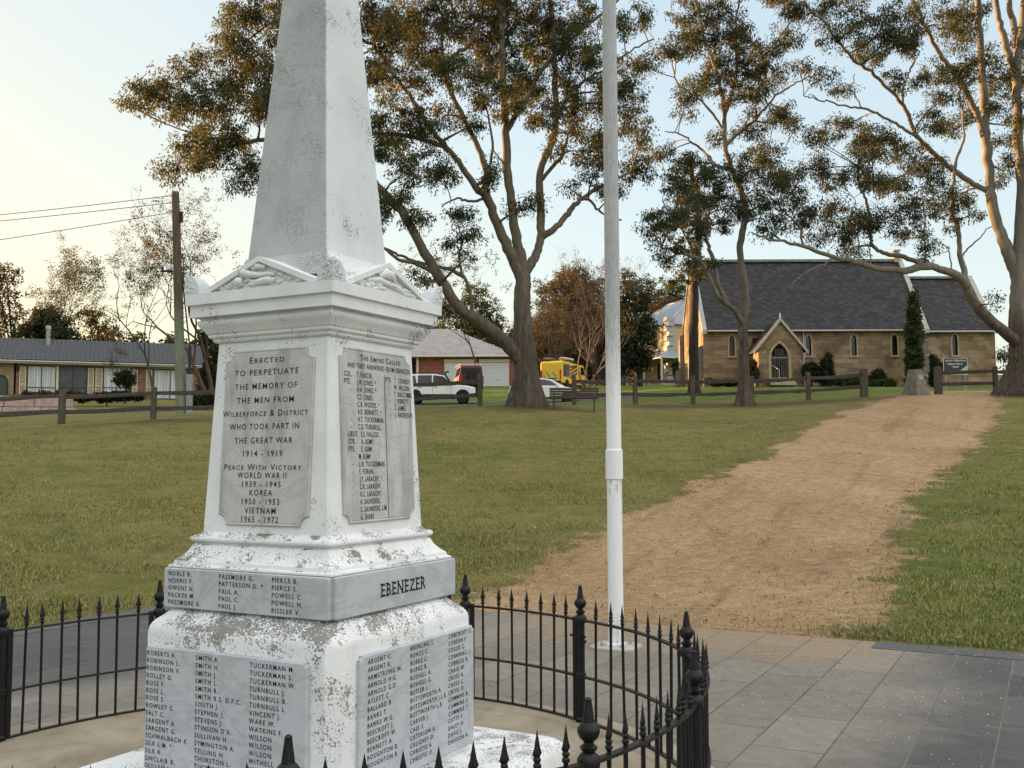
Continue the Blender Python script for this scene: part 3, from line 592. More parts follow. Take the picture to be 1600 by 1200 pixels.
# loose gravel grains on the path and blown onto the paving
r = np.random.default_rng(17); n = 16000; d = 1 / np.sqrt(r.uniform(1 / 19 ** 2, 1 / 5.2 ** 2, n)); a = r.uniform(-0.12, 0.52, n); P = np.stack([d * np.tan(a), d], 1)
q = P - PC; aa, bb = q @ AX, q @ BX; on = (np.abs(aa) < PH) & (np.abs(bb) < PH); mk = masks(P)[:, 0]
dens = np.where(on, np.clip((aa - 2.0) / 3.6, 0.03, 1) * np.clip(1.4 - np.abs(bb - 0.3) / 3.0, 0.10, 1), mk); keep = (r.random(n) < dens) & (np.hypot(*(P - FC).T) > FR + 0.12); P = P[keep]; on = on[keep]; n = len(P)
zz = np.where(on, 0.004, GZ(P[:, 0], P[:, 1])); s_ = r.uniform(0.0025, 0.0075, n); oc = np.array([[1, 0, 0], [0, 1, 0], [-1, 0, 0], [0, -1, 0], [0, 0, 0.9]]); an = r.uniform(0, 6.28, n)
V = np.einsum('i,kj->ikj', s_, oc); ca, sa = np.cos(an)[:, None], np.sin(an)[:, None]; V = np.stack([V[..., 0] * ca - V[..., 1] * sa, V[..., 0] * sa + V[..., 1] * ca, V[..., 2]], -1) + np.column_stack([P, zz])[:, None]
F = np.array([[0, 1, 4], [1, 2, 4], [2, 3, 4], [3, 0, 4]])[None] + (np.arange(n) * 5)[:, None, None]
k = NT("gravel_grain"); k.col(k.ramp(k.geo.outputs["Random Per Island"], [(0.0, (0.12, 0.075, 0.04)), (0.6, (0.28, 0.20, 0.12)), (1.0, (0.52, 0.45, 0.36))])); k.rough(0.9); M['grain'] = k.m
tag(mesh_np("gravel", V.reshape(-1, 3), F.reshape(-1, 3), M['grain']), kind='stuff')

# ------------------------------------------------------------------ lettering
def text_np(t, small_caps=False, bold=0.0, space=1.12):
    cu = bpy.data.curves.new("lettering_curve", 'FONT'); cu.body = t; cu.size = 1.0; cu.resolution_u = 2; cu.space_character = space; cu.offset = bold
    if small_caps:
        cu.small_caps_scale = 0.78; cu.body = t.title()
        for f, ch in zip(cu.body_format, cu.body): f.use_small_caps = True
    o = bpy.data.objects.new("lettering_curve", cu); COL.objects.link(o); bpy.context.view_layer.update()
    me = bpy.data.meshes.new_from_object(o.evaluated_get(bpy.context.evaluated_depsgraph_get()))
    V = np.array([v.co[:2] for v in me.vertices]).reshape(-1, 2); F = [tuple(f.vertices) for f in me.polygons]
    bpy.data.objects.remove(o); bpy.data.curves.remove(cu); bpy.data.meshes.remove(me)
    return V, F
CAP = 0.70
def put_text(mb, t, place, x, y, cap, width=None, align='C', sx=1.0, off=0.0015, **kw):
    """place(s, z, off) maps face coordinates to local space; (x, y) is the anchor at mid cap height"""
    V, F = text_np(t, **kw)
    if len(V) == 0: return
    V = V.copy(); lo, hi = V[:, 0].min(), V[:, 0].max(); V[:, 0] -= lo; wd = hi - lo
    k = cap / CAP; kx = (width / wd) if width else k * sx
    V[:, 0] *= kx; V[:, 1] = V[:, 1] * k - cap / 2
    V[:, 0] += x - (wd * kx / 2 if align == 'C' else 0); V[:, 1] += y
    mb.add([place(a, b, off) for a, b in V], F)

# ------------------------------------------------------------------ war memorial
MONC = (-0.96, 5.0, 0.0); MYAW = -R(28.3)
mon = empty("war_memorial", MONC, MYAW, "white painted stone war memorial obelisk with engraved marble name tablets inside a black railing", "memorial")
def face(side, wf):
    """side 'L': the face left of the near corner (local -y); 'R': the face right of it (local +x)"""
    if side == 'L': return lambda a, z, off=0.0: (a, -(wf(z) + off), z)
    return lambda a, z, off=0.0: ((wf(z) + off), a, z)
MB().sqloft([(0.93, 0.0), (0.93, 0.17, 0.02), (0.91, 0.205, 0.05), (0.88, 0.221, 0.06)], 0.05).build("step", M['paint_flaked'], mon, smooth=True)
MB().sqloft([(0.562, 0.221), (0.562, 0.866), (0.559, 0.884), (0.551, 0.900), (0.538, 0.915), (0.520, 0.929), (0.498, 0.950), (0.470, 0.972)], 0.050).build("base_block", M['paint_base'], mon, smooth=True, ang=35)
MB().sqloft([(0.470, 0.979), (0.470, 1.152)], 0.01).build("band_core", M['paint_flaked'], mon)
MB().sqloft([(0.474, 1.1525), (0.482, 1.158), (0.482, 1.165), (0.466, 1.172), (0.463, 1.186), (0.458, 1.190), (0.447, 1.198), (0.432, 1.212), (0.418, 1.230), (0.409, 1.248), (0.404, 1.258), (0.396, 1.262),
             (0.396, 1.268), (0.406, 1.271), (0.413, 1.277), (0.415, 1.285), (0.412, 1.293), (0.404, 1.299), (0.396, 1.301), (0.390, 1.304), (0.380, 1.310), (0.374, 1.318)], 0.004).build("base_moulding", M['paint_flaked'], mon, smooth=True, ang=30)
DIE = lambda z: 0.3735 + (0.3335 - 0.3735) * (z - 1.317) / (2.21 - 1.317)
MB().sqloft([(DIE(1.3175), 1.3175), (DIE(2.2095), 2.2095)], 0.007).build("die", M['paint'], mon)
MB().sqloft([(0.336, 2.210), (0.346, 2.212), (0.352, 2.219), (0.352, 2.228), (0.356, 2.231), (0.364, 2.234), (0.368, 2.240), (0.368, 2.248), (0.372, 2.251), (0.376, 2.258), (0.382, 2.268), (0.391, 2.280),
             (0.399, 2.290), (0.405, 2.300), (0.406, 2.308), (0.402, 2.314), (0.394, 2.317), (0.394, 2.3285), (0.4285, 2.3295), (0.4285, 2.3835), (0.4445, 2.3865), (0.4445, 2.440), (0.425, 2.444)], 0.003).build("cornice", M['paint'], mon, smooth=True, ang=30)
# pediments: crossing gables, each with raking frame, recessed field and carving
mb = MB(); hb, zb, za, wf_ = 0.355, 2.441, 2.575, 0.432
for q in range(4):
    c, s_ = math.cos(q * math.pi / 2), math.sin(q * math.pi / 2)
    rot = lambda x, y, z: (x * c - y * s_, x * s_ + y * c, z)
    V = [rot(-hb, -wf_ + 0.026, zb), rot(hb, -wf_ + 0.026, zb), rot(0, -wf_ + 0.026, za), rot(-hb, 0, zb), rot(hb, 0, zb), rot(0, 0, za)]
    mb.add(V, [(0, 1, 2), (0, 2, 5, 3), (1, 4, 5, 2), (0, 3, 4, 1), (3, 5, 4)])
    for sg in (-1, 1):      # raking frame
        t = 0.022
        mb.prism([(sg * (hb + 0.012), zb + 0.0005), (0, za + 0.012), (0, za + 0.012 - t * 1.15), (sg * (hb - 0.055), zb + 0.0005)], (0, 0, 0), (c, s_, 0), (0, 0, 1), rot(0, -1, 0), wf_)
mb.build("pediment", M['paint'], mon)
def carving(side):
    mb = MB(); r = random.Random(5 if side == 'L' else 8); fl = face(side, lambda z: wf_ - 0.026)
    P = lambda a, z, o=0.0: fl(a, z, o)
    def rod(pts, rad): mb.tube([P(*q) for q in pts], rad, 8)
    if side == 'L':
        rod([(-0.10, 2.520, .008), (-0.06, 2.508, .012), (0.0, 2.500, .012), (0.05, 2.503, .010), (0.085, 2.495, .006)], [0.026, 0.018, 0.012, 0.009, 0.006])   # horn
        rod([(-0.105, 2.523, .006), (-0.10, 2.520, .010)], [0.030, 0.027])
        rod([(-0.145, 2.475, .006), (-0.125, 2.480, .014), (-0.105, 2.478, .010)], [0.022, 0.024, 0.020])
        rod([(-0.05, 2.470, .004), (0.04, 2.474, .012), (0.09, 2.472, .006)], [0.012, 0.018, 0.010])
        rod([(-0.05, 2.535, .004), (-0.02, 2.545, .008), (0.03, 2.535, .006)], [0.012, 0.018, 0.012])
    else:
        rod([(-0.07, 2.515, .002), (-0.02, 2.535, .008), (0.03, 2.530, .006), (0.07, 2.505, .002)], [0.02, 0.03, 0.028, 0.014])
        rod([(-0.16, 2.483, .004), (-0.07, 2.497, .010), (0.05, 2.485, .008), (0.17, 2.462, .002)], [0.010, 0.014, 0.014, 0.007])
    for i in range(46):                                                                   # leaves and folds
        a = r.uniform(-0.24, 0.24); top = za - 0.04 - (za - zb - 0.03) * abs(a) / hb
        if top < zb + 0.016: continue
        z = r.uniform(zb + 0.012, top); an = r.uniform(-0.7, 0.7); ln = r.uniform(0.014, 0.034)
        rod([(a - ln * math.cos(an), z - ln * math.sin(an) * .5, .000), (a, z, r.uniform(.004, .010)), (a + ln * math.cos(an), z + ln * math.sin(an) * .5, .000)], [0.004, r.uniform(.007, .012), 0.003])
    return mb.build("carving", M['paint'], mon, smooth=True, ang=60)
carving('L'); carving('R')
for sx in (-1, 1):
    for sy in (-1, 1):
        mb = MB(); V = []; N_ = 9; w0 = 0.4455
        for i in range(N_):
            t = i / (N_ - 1); q = 0.088 * math.sqrt(max(0.0, 1 - t * t)) + 0.004; z = 2.4405 + 0.098 * t
            V += [(w0 * sx, w0 * sy, z), ((w0 - q) * sx, w0 * sy, z), ((w0 - q) * sx, (w0 - q) * sy, z), (w0 * sx, (w0 - q) * sy, z)]
        F = [(i * 4 + j, i * 4 + (j + 1) % 4, i * 4 + 4 + (j + 1) % 4, i * 4 + 4 + j) for i in range(N_ - 1) for j in range(4)] + [(3, 2, 1, 0), tuple((N_ - 1) * 4 + j for j in range(4))]
        mb.add(V, F)
        for fx in (0, 1):                                                                # scrolls in relief on both faces
            for (a, z, rad) in ((0.022, 2.468, 0.014), (0.050, 2.462, 0.011), (0.028, 2.497, 0.011), (0.012, 2.520, 0.007)):
                ring = [(a + rad * math.cos(u_), z + rad * math.sin(u_)) for u_ in np.linspace(0, 5.2, 10)]
                mb.tube([((w0 - p) * sx, (w0 + .001) * sy, zz) if fx == 0 else ((w0 + .001) * sx, (w0 - p) * sy, zz) for p, zz in ring], 0.0038, 5)
        mb.build("acroterion", M['obelisk_pale'], mon)
# obelisk: sloped foot, tapering shaft, pyramid tip; the west-facing sides are darker with lichen
OB = lambda z: 0.2405 - 0.0785 * (z - 2.63)
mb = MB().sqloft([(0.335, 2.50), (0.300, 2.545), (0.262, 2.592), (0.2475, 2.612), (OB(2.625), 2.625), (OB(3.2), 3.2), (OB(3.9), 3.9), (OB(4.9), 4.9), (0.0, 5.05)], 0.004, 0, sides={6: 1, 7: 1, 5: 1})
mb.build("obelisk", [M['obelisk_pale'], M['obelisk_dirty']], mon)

def notched(x0, x1, z0, z1, r, n=7):
    P = []
    for cx, cz, a0 in ((x0, z0, 0.5), (x1, z0, 1.0), (x1, z1, 1.5), (x0, z1, 0.0)):
        arc = [(cx + r * math.cos(math.pi * (a0 - 0.5 * t / n)), cz + r * math.sin(math.pi * (a0 - 0.5 * t / n))) for t in range(n + 1)]
        P += arc
    return P
def tablet(name, side, wf, poly, steps, mat, label=None):
    """flat tablet: outline lofted outwards through (inset, offset) steps"""
    fl = face(side, wf); mb = MB(); cx = sum(p[0] for p in poly) / len(poly); cz = sum(p[1] for p in poly) / len(poly); n = len(poly); V = []
    hx = max(abs(p[0] - cx) for p in poly); hz = max(abs(p[1] - cz) for p in poly)
    for ins, off in steps: V += [fl(cx + (x - cx) * (1 - ins / hx), cz + (z - cz) * (1 - ins / hz), off) for x, z in poly]
    F = [(i * n + j, i * n + (j + 1) % n, (i + 1) * n + (j + 1) % n, (i + 1) * n + j) for i in range(len(steps) - 1) for j in range(n)] + [tuple((len(steps) - 1) * n + j for j in range(n))]
    mb.add(V, F); o = mb.build(name, mat, mon)
    return tag(o, label) if label else o
DS = [(0, -0.01), (0, 0.008), (0.006, 0.013), (0.012, 0.010), (0.016, 0.012)]
tl = tablet("tablet", 'L', DIE, notched(-0.268, 0.268, 1.352, 2.165, 0.048), DS, M['marble_old'], "stained marble tablet with the dedication")
tr_ = tablet("tablet", 'R', DIE, notched(-0.268, 0.300, 1.362, 2.168, 0.042), DS, M['marble_old'], "stained marble tablet with two columns of names")
mb = MB(); fl = face('L', lambda z: DIE(z) + 0.012)
for t, v, wpx, cap, scp in (("ERECTED", 560, 54, .029, 1), ("TO PERPETUATE", 580, 100, .027, 0), ("THE MEMORY OF", 602, 97, .027, 0), ("THE MEN FROM", 624, 89, .027, 0), ("WILBERFORCE & DISTRICT", 644.5, 133, .029, 1), ("WHO TOOK PART IN", 665.5, 108, .027, 0),
                            ("THE GREAT WAR", 687.5, 90, .028, 0), ("1914 - 1919", 708, 61, .029, 0), ("PEACE WITH VICTORY", 729, 120, .027, 1), ("WORLD WAR II", 742, 76, .027, 0), ("1939 - 1945", 755.5, 60, .027, 0), ("KOREA", 769, 35, .027, 0), ("1950 - 1953", 782.5, 58, .027, 0), ("VIETNAM", 796.5, 48, .027, 0), ("1965 - 1972", 810, 57, .027, 0)):
    put_text(mb, t, fl, -0.012, 2.117 - (v - 560) * 0.00294, cap, wpx * 0.00385, small_caps=bool(scp), bold=0.004, space=1.25)
mb.build("lettering", M['lead'], tl)
mb = MB(); fl = face('R', lambda z: DIE(z) + 0.012)
put_text(mb, "THE EMPIRE CALLED", fl, 0.045, 2.128, .026, 0.325, small_caps=True, bold=0.008, space=1.28)
put_text(mb, "AND THEY ANSWERED FROM EBENEZER.", fl, 0.040, 2.088, .023, 0.515, small_caps=False, bold=0.006, space=1.15)
mb.build("lettering", M['lead'], tr_); mb = MB()
c1 = [("COL.", "T. FIASCHI."), ("PTE.", "J.W. JONES. *"), ("-", "H.H. JONES. *"), ("-", "C.S. JONES."), ("-", "C.R. WOODS. *"), ("-", "A.R. BENNETT. *"), ("-", "H.T. TUCKERMAN."), ("-", "C.D. TURNBULL."), ("LIEUT.", "E.E. FALLICK."), ("STR.", "A. KEMP."), ("PTE.", "E. KEMP."), ("-", "M. KEMP."),
      ("-", "L.N. TUCKERMAN."), ("-", "E. FORAN."), ("-", "J.F. LARACHY. *"), ("-", "C.R. LARACHY."), ("-", "V.C. LARACHY."), ("-", "A. SAUNDERS."), ("-", "C. SAUNDERS. L.M."), ("-", "G. SHARP.")]
for i, (a, b) in enumerate(c1):
    z = 2.046 - i * 0.0345; dx = 0.02 if i in (8, 9, 10) else 0.0
    put_text(mb, a, fl, (-0.246 if a != "-" else -0.205) + dx, z, .024 if a != "-" else .02, align='L', sx=0.74, bold=0.008)
    put_text(mb, b, fl, -0.150 + dx, z, .0245, None, 'L', 0.65, bold=0.006)
mb.build("lettering", M['lead'], tr_); mb = MB()
for i, (a, b) in enumerate((("PTE.", "T. CONROY."), ("-", "W. WILSON. *"), ("-", "T. BALCOMBE."), ("-", "J. PERRETT."), ("-", "C. JAMES."), ("-", "J. ANDERSON."))):
    z = 2.038 - i * 0.0335
    put_text(mb, a, fl, 0.080 if a != "-" else 0.105, z, .024, align='L', sx=0.74, bold=0.008); put_text(mb, b, fl, 0.152 if a != "-" else 0.148, z, .0245, None, 'L', 0.65, bold=0.006)
mb.build("lettering", M['lead'], tr_); mb = MB()
mb.add([fl(0.068, 2.055, .001), fl(0.0715, 2.055, .001), fl(0.0715, 1.375, .001), fl(0.068, 1.375, .001)], [(0, 1, 2, 3)])
mb.build("column_line", M['lead'], tr_)
# name band
BW = lambda z: 0.470
def slab_poly(x0, x1, z0, z1, r): return [(x0 + r, z0), (x1 - r, z0), (x1, z0 + r), (x1, z1 - r), (x1 - r, z1), (x0 + r, z1), (x0, z1 - r), (x0, z0 + r)]
BS = [(0, -0.005), (0, 0.022), (0.004, 0.027)]
bl = tablet("name_plate", 'L', BW, slab_poly(-0.488, 0.476, 0.974, 1.154, 0.006), BS, M['marble'], "long marble plate with fifteen names in three columns")
br_ = tablet("name_plate", 'R', BW, slab_poly(-0.471, 0.494, 0.974, 1.154, 0.006), BS, M['marble'], "marble plate reading EBENEZER")
for sd in (0, 1):                      # the two plates on the hidden sides
    mb = MB(); mb.box((0, 0.483, 1.064) if sd == 0 else (-0.483, 0, 1.064), (0.96, 0.026, 0.18) if sd == 0 else (0.026, 0.94, 0.18)); mb.build("name_plate", M['marble'], mon)
mb = MB(); fl = face('L', lambda z: 0.497)
for x, names in ((-0.455, ("NOBLE R.", "NORRIS F.", "OWENS N.", "PACKER M.", "PASSMORE A.")), (-0.142, ("PASSMORE G.", "PATTERSON D. *", "PAUL A.", "PAUL C.", "PAUL J.")), (0.168, ("PIERCE B.", "PIERCE S.", "POWELL C.", "POWELL N.", "RISSLER V."))):
    mb = MB()
    for i, t in enumerate(names): put_text(mb, t, fl, x, 1.131 - i * 0.0328, .0205, None, 'L', 0.95, bold=0.008, space=1.28)
    mb.build("lettering", M['lead'], bl)
mb = MB(); fl = face('R', lambda z: 0.497); put_text(mb, "EBENEZER", fl, 0.034, 1.064, .056, 0.362, bold=0.012, space=1.18)
x = -0.147                             # slab serifs at the stems
V, F = text_np("EBENEZER", bold=0.012, space=1.18); wd = V[:, 0].max() - V[:, 0].min(); kx = 0.362 / wd; cum = 0
for i in range(8):
    a = text_np("EBENEZER"[:i] + "I", bold=0.012, space=1.18)[0]; xr = (a[:, 0].max() - V[:, 0].min()) * kx + x; stem = 0.010
    full = text_np("EBENEZER"[:i + 1], bold=0.012, space=1.18)[0]; xe = (full[:, 0].max() - V[:, 0].min()) * kx + x; ch = "EBENEZER"[i]
    xs = [xr - stem * .55] if ch in "EBR" else ([xr - stem * .55, xe - stem * .5] if ch == "N" else [])
    for q in xs:
        for zz in (1.064 - 0.0275, 1.064 + 0.0275): mb.add([fl(q - .011, zz - .0028, .001), fl(q + .011, zz - .0028, .001), fl(q + .011, zz + .0028, .001), fl(q - .011, zz + .0028, .001)], [(0, 1, 2, 3)])
mb.build("lettering", M['lead'], br_)
# large tablets on the base
BB = lambda z: 0.562
LS = [(0, -0.02), (0, 0.016), (0.007, 0.022)]
pl = tablet("tablet", 'L', BB, notched(-0.500, 0.440, 0.250, 0.812, 0.016, 4), LS, M['marble'], "large marble tablet with three columns of names, R to W")
pr = tablet("tablet", 'R', BB, notched(-0.412, 0.530, 0.246, 0.822, 0.016, 4), LS, M['marble'], "large marble tablet with three columns of names, A to D")
mb = MB(); fl = face('L', lambda z: 0.584)
for x, z0, names in ((-0.488, .780, ("ROBERTS A.", "ROBINSON L.", "ROBINSON V.", "ROLLEY G.", "ROSE F.", "ROSE L.", "ROSE S.", "ROWLEY G.", "SALT C.", "SARGENT A.", "SARGENT G.", "SCHWALBACH K.", "SILK L.M. *", "SILK R.", "SINCLAIR R.", "SKILLEN N.")),
                     (-0.186, .783, ("SMITH A.", "SMITH H.", "SMITH J.", "SMITH L.", "SMITH R.", "SMITH R.S. D.F.C.", "SOUTH J.", "STEPHEN S.", "STEVENS J.", "STINSON D'A.", "SULLIVAN H.", "SYMINGTON A.", "TELLING N.", "THURSTON L.", "TUCKERMAN")),
                     (0.128, .780, ("TUCKERMAN M.", "TUCKERMAN S.", "TUCKERMAN W.", "TURNBULL J.", "TURNBULL B.", "TURNBULL L.", "VINCENT J.", "WARE W.", "WATKINS F.", "WILSON", "WILSON", "WILSON", "WITHELL", "WOO"))):
    mb = MB()
    for i, t in enumerate(names): put_text(mb, t, fl, x, z0 - i * 0.0334, .0205, None, 'L', 0.95, bold=0.008, space=1.28)
    mb.build("lettering", M['lead'], pl)
mb = MB(); fl = face('R', lambda z: 0.584)
for x, z0, names in ((-0.362, .792, ("ARGENT C.", "ARGENT R.", "ARMSTRONG W.", "ARNOLD H.G.", "ARNOLD G.D.", "AYLETT C.", "BALLARD B.", "BANKS T.", "BANKS W.G.", "BEECROFT J.", "BEECROFT W.", "BENNETT A.", "BOUGHTON B.", "BOUGHTON R.")),
                     (-0.040, .797, ("BRENLING S.", "BUNCE C.", "BURKE C.", "BURKE R.", "BUSHELL A.", "BUSHELL G.", "BUTLER L.", "BUTTSWORTH A.", "BUTTSWORTH J.L.R.", "BUTTWORTH L.R.", "CARVER J.", "CASE E.", "CATERSON A.", "CAUGHEY D.", "CHRISTIE A.", "CHRISTIE O.")),
                     (0.285, .800, ("COBCROFT C.", "COBDEN F.", "COLLIS C.", "CORNWALL J.", "CORRICK R.", "CRAIG W.", "CROSS A.", "CROSS C.", "CROSS O.", "CUMMINS R.", "CUMMINS S.", "CUMMINS T.", "CUTTS F.", "DALEY H.", "DAVIS J.", "DAVISON A."))):
    mb = MB()
    for i, t in enumerate(names): put_text(mb, t, fl, x, z0 - i * 0.0333, .0205, None, 'L', 0.95, bold=0.008, space=1.28)
    mb.build("lettering", M['lead'], pr)

# ------------------------------------------------------------------ iron railing (round, thirteen posts)
PA = [-61.8, -34, -6, 22.3, 49, 82.4, 112.8, 139.2, 166.2, 193, 219, 245.4, 271.7]
PRD = [2.08, 2.107, 2.15, 2.185, 2.09, 2.072, 2.063, 2.15, 2.136, 2.12, 2.10, 2.09, 2.08]
rail = empty("iron_railing", (FC[0], FC[1], 0), 0, "round black wrought iron railing with spear tips and ball topped posts around the memorial", "railing")
def pol(deg, z=0.0, dr=0.0):
    r = float(np.interp((deg + 61.8) % 360 - 61.8, PA + [298.2], PRD + [PRD[0]])) + dr
    return (r * math.sin(R(deg)), r * math.cos(R(deg)), z)
post_m = MB().lathe([(0.036, 0.02), (0.036, 0.05), (0.026, 0.06), (0.026, 0.285), (0.033, 0.29), (0.033, 0.325), (0.026, 0.33), (0.026, 0.63), (0.036, 0.635), (0.040, 0.66), (0.034, 0.675), (0.022, 0.685)], 10).build("post", M['iron'], rail, smooth=True)
fin = MB().lathe([(0.018, 0.684), (0.028, 0.696), (0.030, 0.704), (0.018, 0.712), (0.017, 0.720), (0.031, 0.732), (0.038, 0.750), (0.037, 0.765), (0.026, 0.780), (0.0205, 0.784), (0.017, 0.81), (0.0115, 0.850), (0.0115, 0.857), (0.006, 0.863)], 12).build("finial", M['iron'], post_m, smooth=True)
post_m.location = pol(PA[0]); posts = [post_m]
for a in PA[1:]:
    c = copy_tree(post_m, rail); c.location = pol(a); posts.append(c)
pick = MB().tube([(0, 0, 0.03), (0, 0, 0.70)], 0.0085, 6).lathe([(0.008, 0.668), (0.0135, 0.674), (0.0135, 0.682), (0.0085, 0.688), (0.0125, 0.694), (0.0125, 0.700), (0.009, 0.706)], 8)
pick.add([(-.009, 0, .702), (0, -.006, .702), (.009, 0, .702), (0, .006, .702), (-.019, 0, .716), (0, -.009, .716), (.019, 0, .716), (0, .009, .716), (-.012, 0, .735), (0, -.007, .735), (.012, 0, .735), (0, .007, .735), (0, 0, .795)],
         [(0, 1, 5, 4), (1, 2, 6, 5), (2, 3, 7, 6), (3, 0, 4, 7), (4, 5, 9, 8), (5, 6, 10, 9), (6, 7, 11, 10), (7, 4, 8, 11), (8, 9, 12), (9, 10, 12), (10, 11, 12), (11, 8, 12), (3, 2, 1, 0)])
pick_o = pick.build("picket", M['iron'], rail); first = True; npk = 0
GATES = {0: True, 3: True}
for i, a0 in enumerate(PA):
    a1 = PA[i + 1] if i + 1 < len(PA) else PA[0] + 360
    gate = i in GATES; parent = rail
    if gate:
        parent = empty("gate", (0, 0, 0)); parent.parent = rail
    lo, hi = a0 + (1.4 if gate else 0.7), a1 - (1.4 if gate else 0.7); n = 7 if gate else (8 if i < 10 else 7)
    for z, (hh_, tt) in ((0.650, (0.012, 0.030)), (0.305, (0.012, 0.028)), (0.036, (0.012, 0.026))):
        m_ = MB(); arc = np.linspace(lo, hi, 14); V = []
        for a in arc:
            for (dr, dz) in ((-tt / 2, -hh_ / 2), (tt / 2, -hh_ / 2), (tt / 2, hh_ / 2), (-tt / 2, hh_ / 2)): V.append(pol(a, z + dz, dr))
        m_.add(V, [(q * 4 + j, q * 4 + (j + 1) % 4, q * 4 + 4 + (j + 1) % 4, q * 4 + 4 + j) for q in range(13) for j in range(4)] + [(3, 2, 1, 0), (52, 53, 54, 55)])
        m_.build("rail", M['iron_rail'], parent)
    if gate:
        for a in (lo, hi):
            p = pol(a); MB().cham((p[0], p[1], 0.345), (0.034, 0.018, 0.64), 0.004, -R(a)).build("stile", M['iron'], parent)
    for j in range(n):
        a = a0 + (a1 - a0) * ((j + 1) / (n + 1) if not gate else 0.14 + 0.72 * j / (n - 1)) + random.uniform(-.15, .15)
        c = pick_o if first else pick_o.copy()
        if not first: COL.objects.link(c)
        first = False; npk += 1
        c.parent = parent; c.location = pol(a); c.rotation_euler = (random.uniform(-.012, .012), random.uniform(-.012, .012), -R(a))
a = PA[4]; p = pol(a - 0.6); t_ = np.array([math.cos(R(a)), -math.sin(R(a)), 0]); mb = MB()        # drop latch and ring by the gate post
ring = [(p[0] + t_[0] * (0.045 + 0.020 * math.cos(u_)), p[1] + t_[1] * (0.045 + 0.020 * math.cos(u_)) - .01, 0.535 + 0.024 * math.sin(u_)) for u_ in np.linspace(0.5, 6.1, 14)]
mb.tube(ring, 0.006, 6).tube([(p[0] - t_[0] * .07, p[1] - t_[1] * .07, 0.548), (p[0] + t_[0] * .05, p[1] + t_[1] * .05, 0.548)], 0.008, 6).build("latch", M['iron'], rail, smooth=True)

# ------------------------------------------------------------------ flagpole
fp = empty("flagpole", (0.905, 9.07, 0), 0, "tall white flagpole with a jointing sleeve standing at the foot of the gravel path", "flagpole")
MB().sqloft([(0.20, -0.03), (0.20, 0.018), (0.192, 0.026)], 0.075).build("base_plate", M['coping'], fp, rz=-A_YAW)
mb = MB()
for i in range(4):
    a = math.pi / 4 + i * math.pi / 2 - A_YAW; mb.lathe([(0.016, 0.026), (0.016, 0.042), (0.007, 0.043), (0.007, 0.062)], 6, (0.135 * math.cos(a), 0.135 * math.sin(a), 0))
mb.build("anchor_bolt", M['steel'], fp)
MB().lathe([(0.088, 0.026), (0.088, 0.040), (0.069, 0.05), (0.067, 0.6), (0.067, 1.50)], 32).build("lower_pole", M['pole_white'], fp, smooth=True)
MB().lathe([(0.068, 1.472), (0.0775, 1.474), (0.0775, 1.728), (0.069, 1.735), (0.067, 1.74)], 32).build("sleeve", M['pole_white'], fp, smooth=True)
k = NT("pole_upper_paint"); zz = k.sep()[2]; mott = k.noise(1.0, 6, 0.75, vec=k.mapping(scale=(60, 60, 10)))
k.col(k.mix(k.step(k.math('ADD', zz, k.math('MULTIPLY', mott, 1.1)), 2.5, 3.6), (0.79, 0.80, 0.81), k.mix(k.step(mott, 0.42, 0.7), (0.40, 0.41, 0.415), (0.27, 0.275, 0.28)))); k.rough(0.45); M['pole_up'] = k.m
MB().lathe([(0.0655, 1.735), (0.0665, 2.5), (0.0665, 5.2), (0.044, 9.0), (0.03, 9.3)], 32).build("upper_pole", M['pole_up'], fp, smooth=True)
MB().lathe([(0.03, 9.29), (0.06, 9.32), (0.06, 9.36), (0.02, 9.40)], 16).build("cap", M['pole_alu'], fp, smooth=True)

# ------------------------------------------------------------------ bench, fences, plinth, sign
bp = ground_at(897, 35.0); bn = empty("park_bench", bp, R(-4), "slatted dark timber park bench beside the large gum tree", "bench")
for i in range(4): MB().cham((0, 0.20 + 0.012 * i, 0.50 + 0.088 * i), (1.70, 0.03, 0.076), 0.006).build("back_slat", M['bench_wood'], bn)
for i in range(4): MB().cham((0, -0.20 + 0.105 * i, 0.425), (1.70, 0.09, 0.035), 0.006).build("seat_slat", M['bench_wood'], bn)
for sx in (-0.69, 0.69):
    MB().cham((sx, -0.10, 0.18), (0.06, 0.06, 0.46), 0.005).box((sx, -0.03, 0.395), (0.05, 0.42, 0.025)).build("leg", M['wood_post'], bn)
    MB().box((sx, 0.225, 0.60), (0.04, 0.02, 0.42), rx=R(-7)).build("back_support", M['steel'], bn)

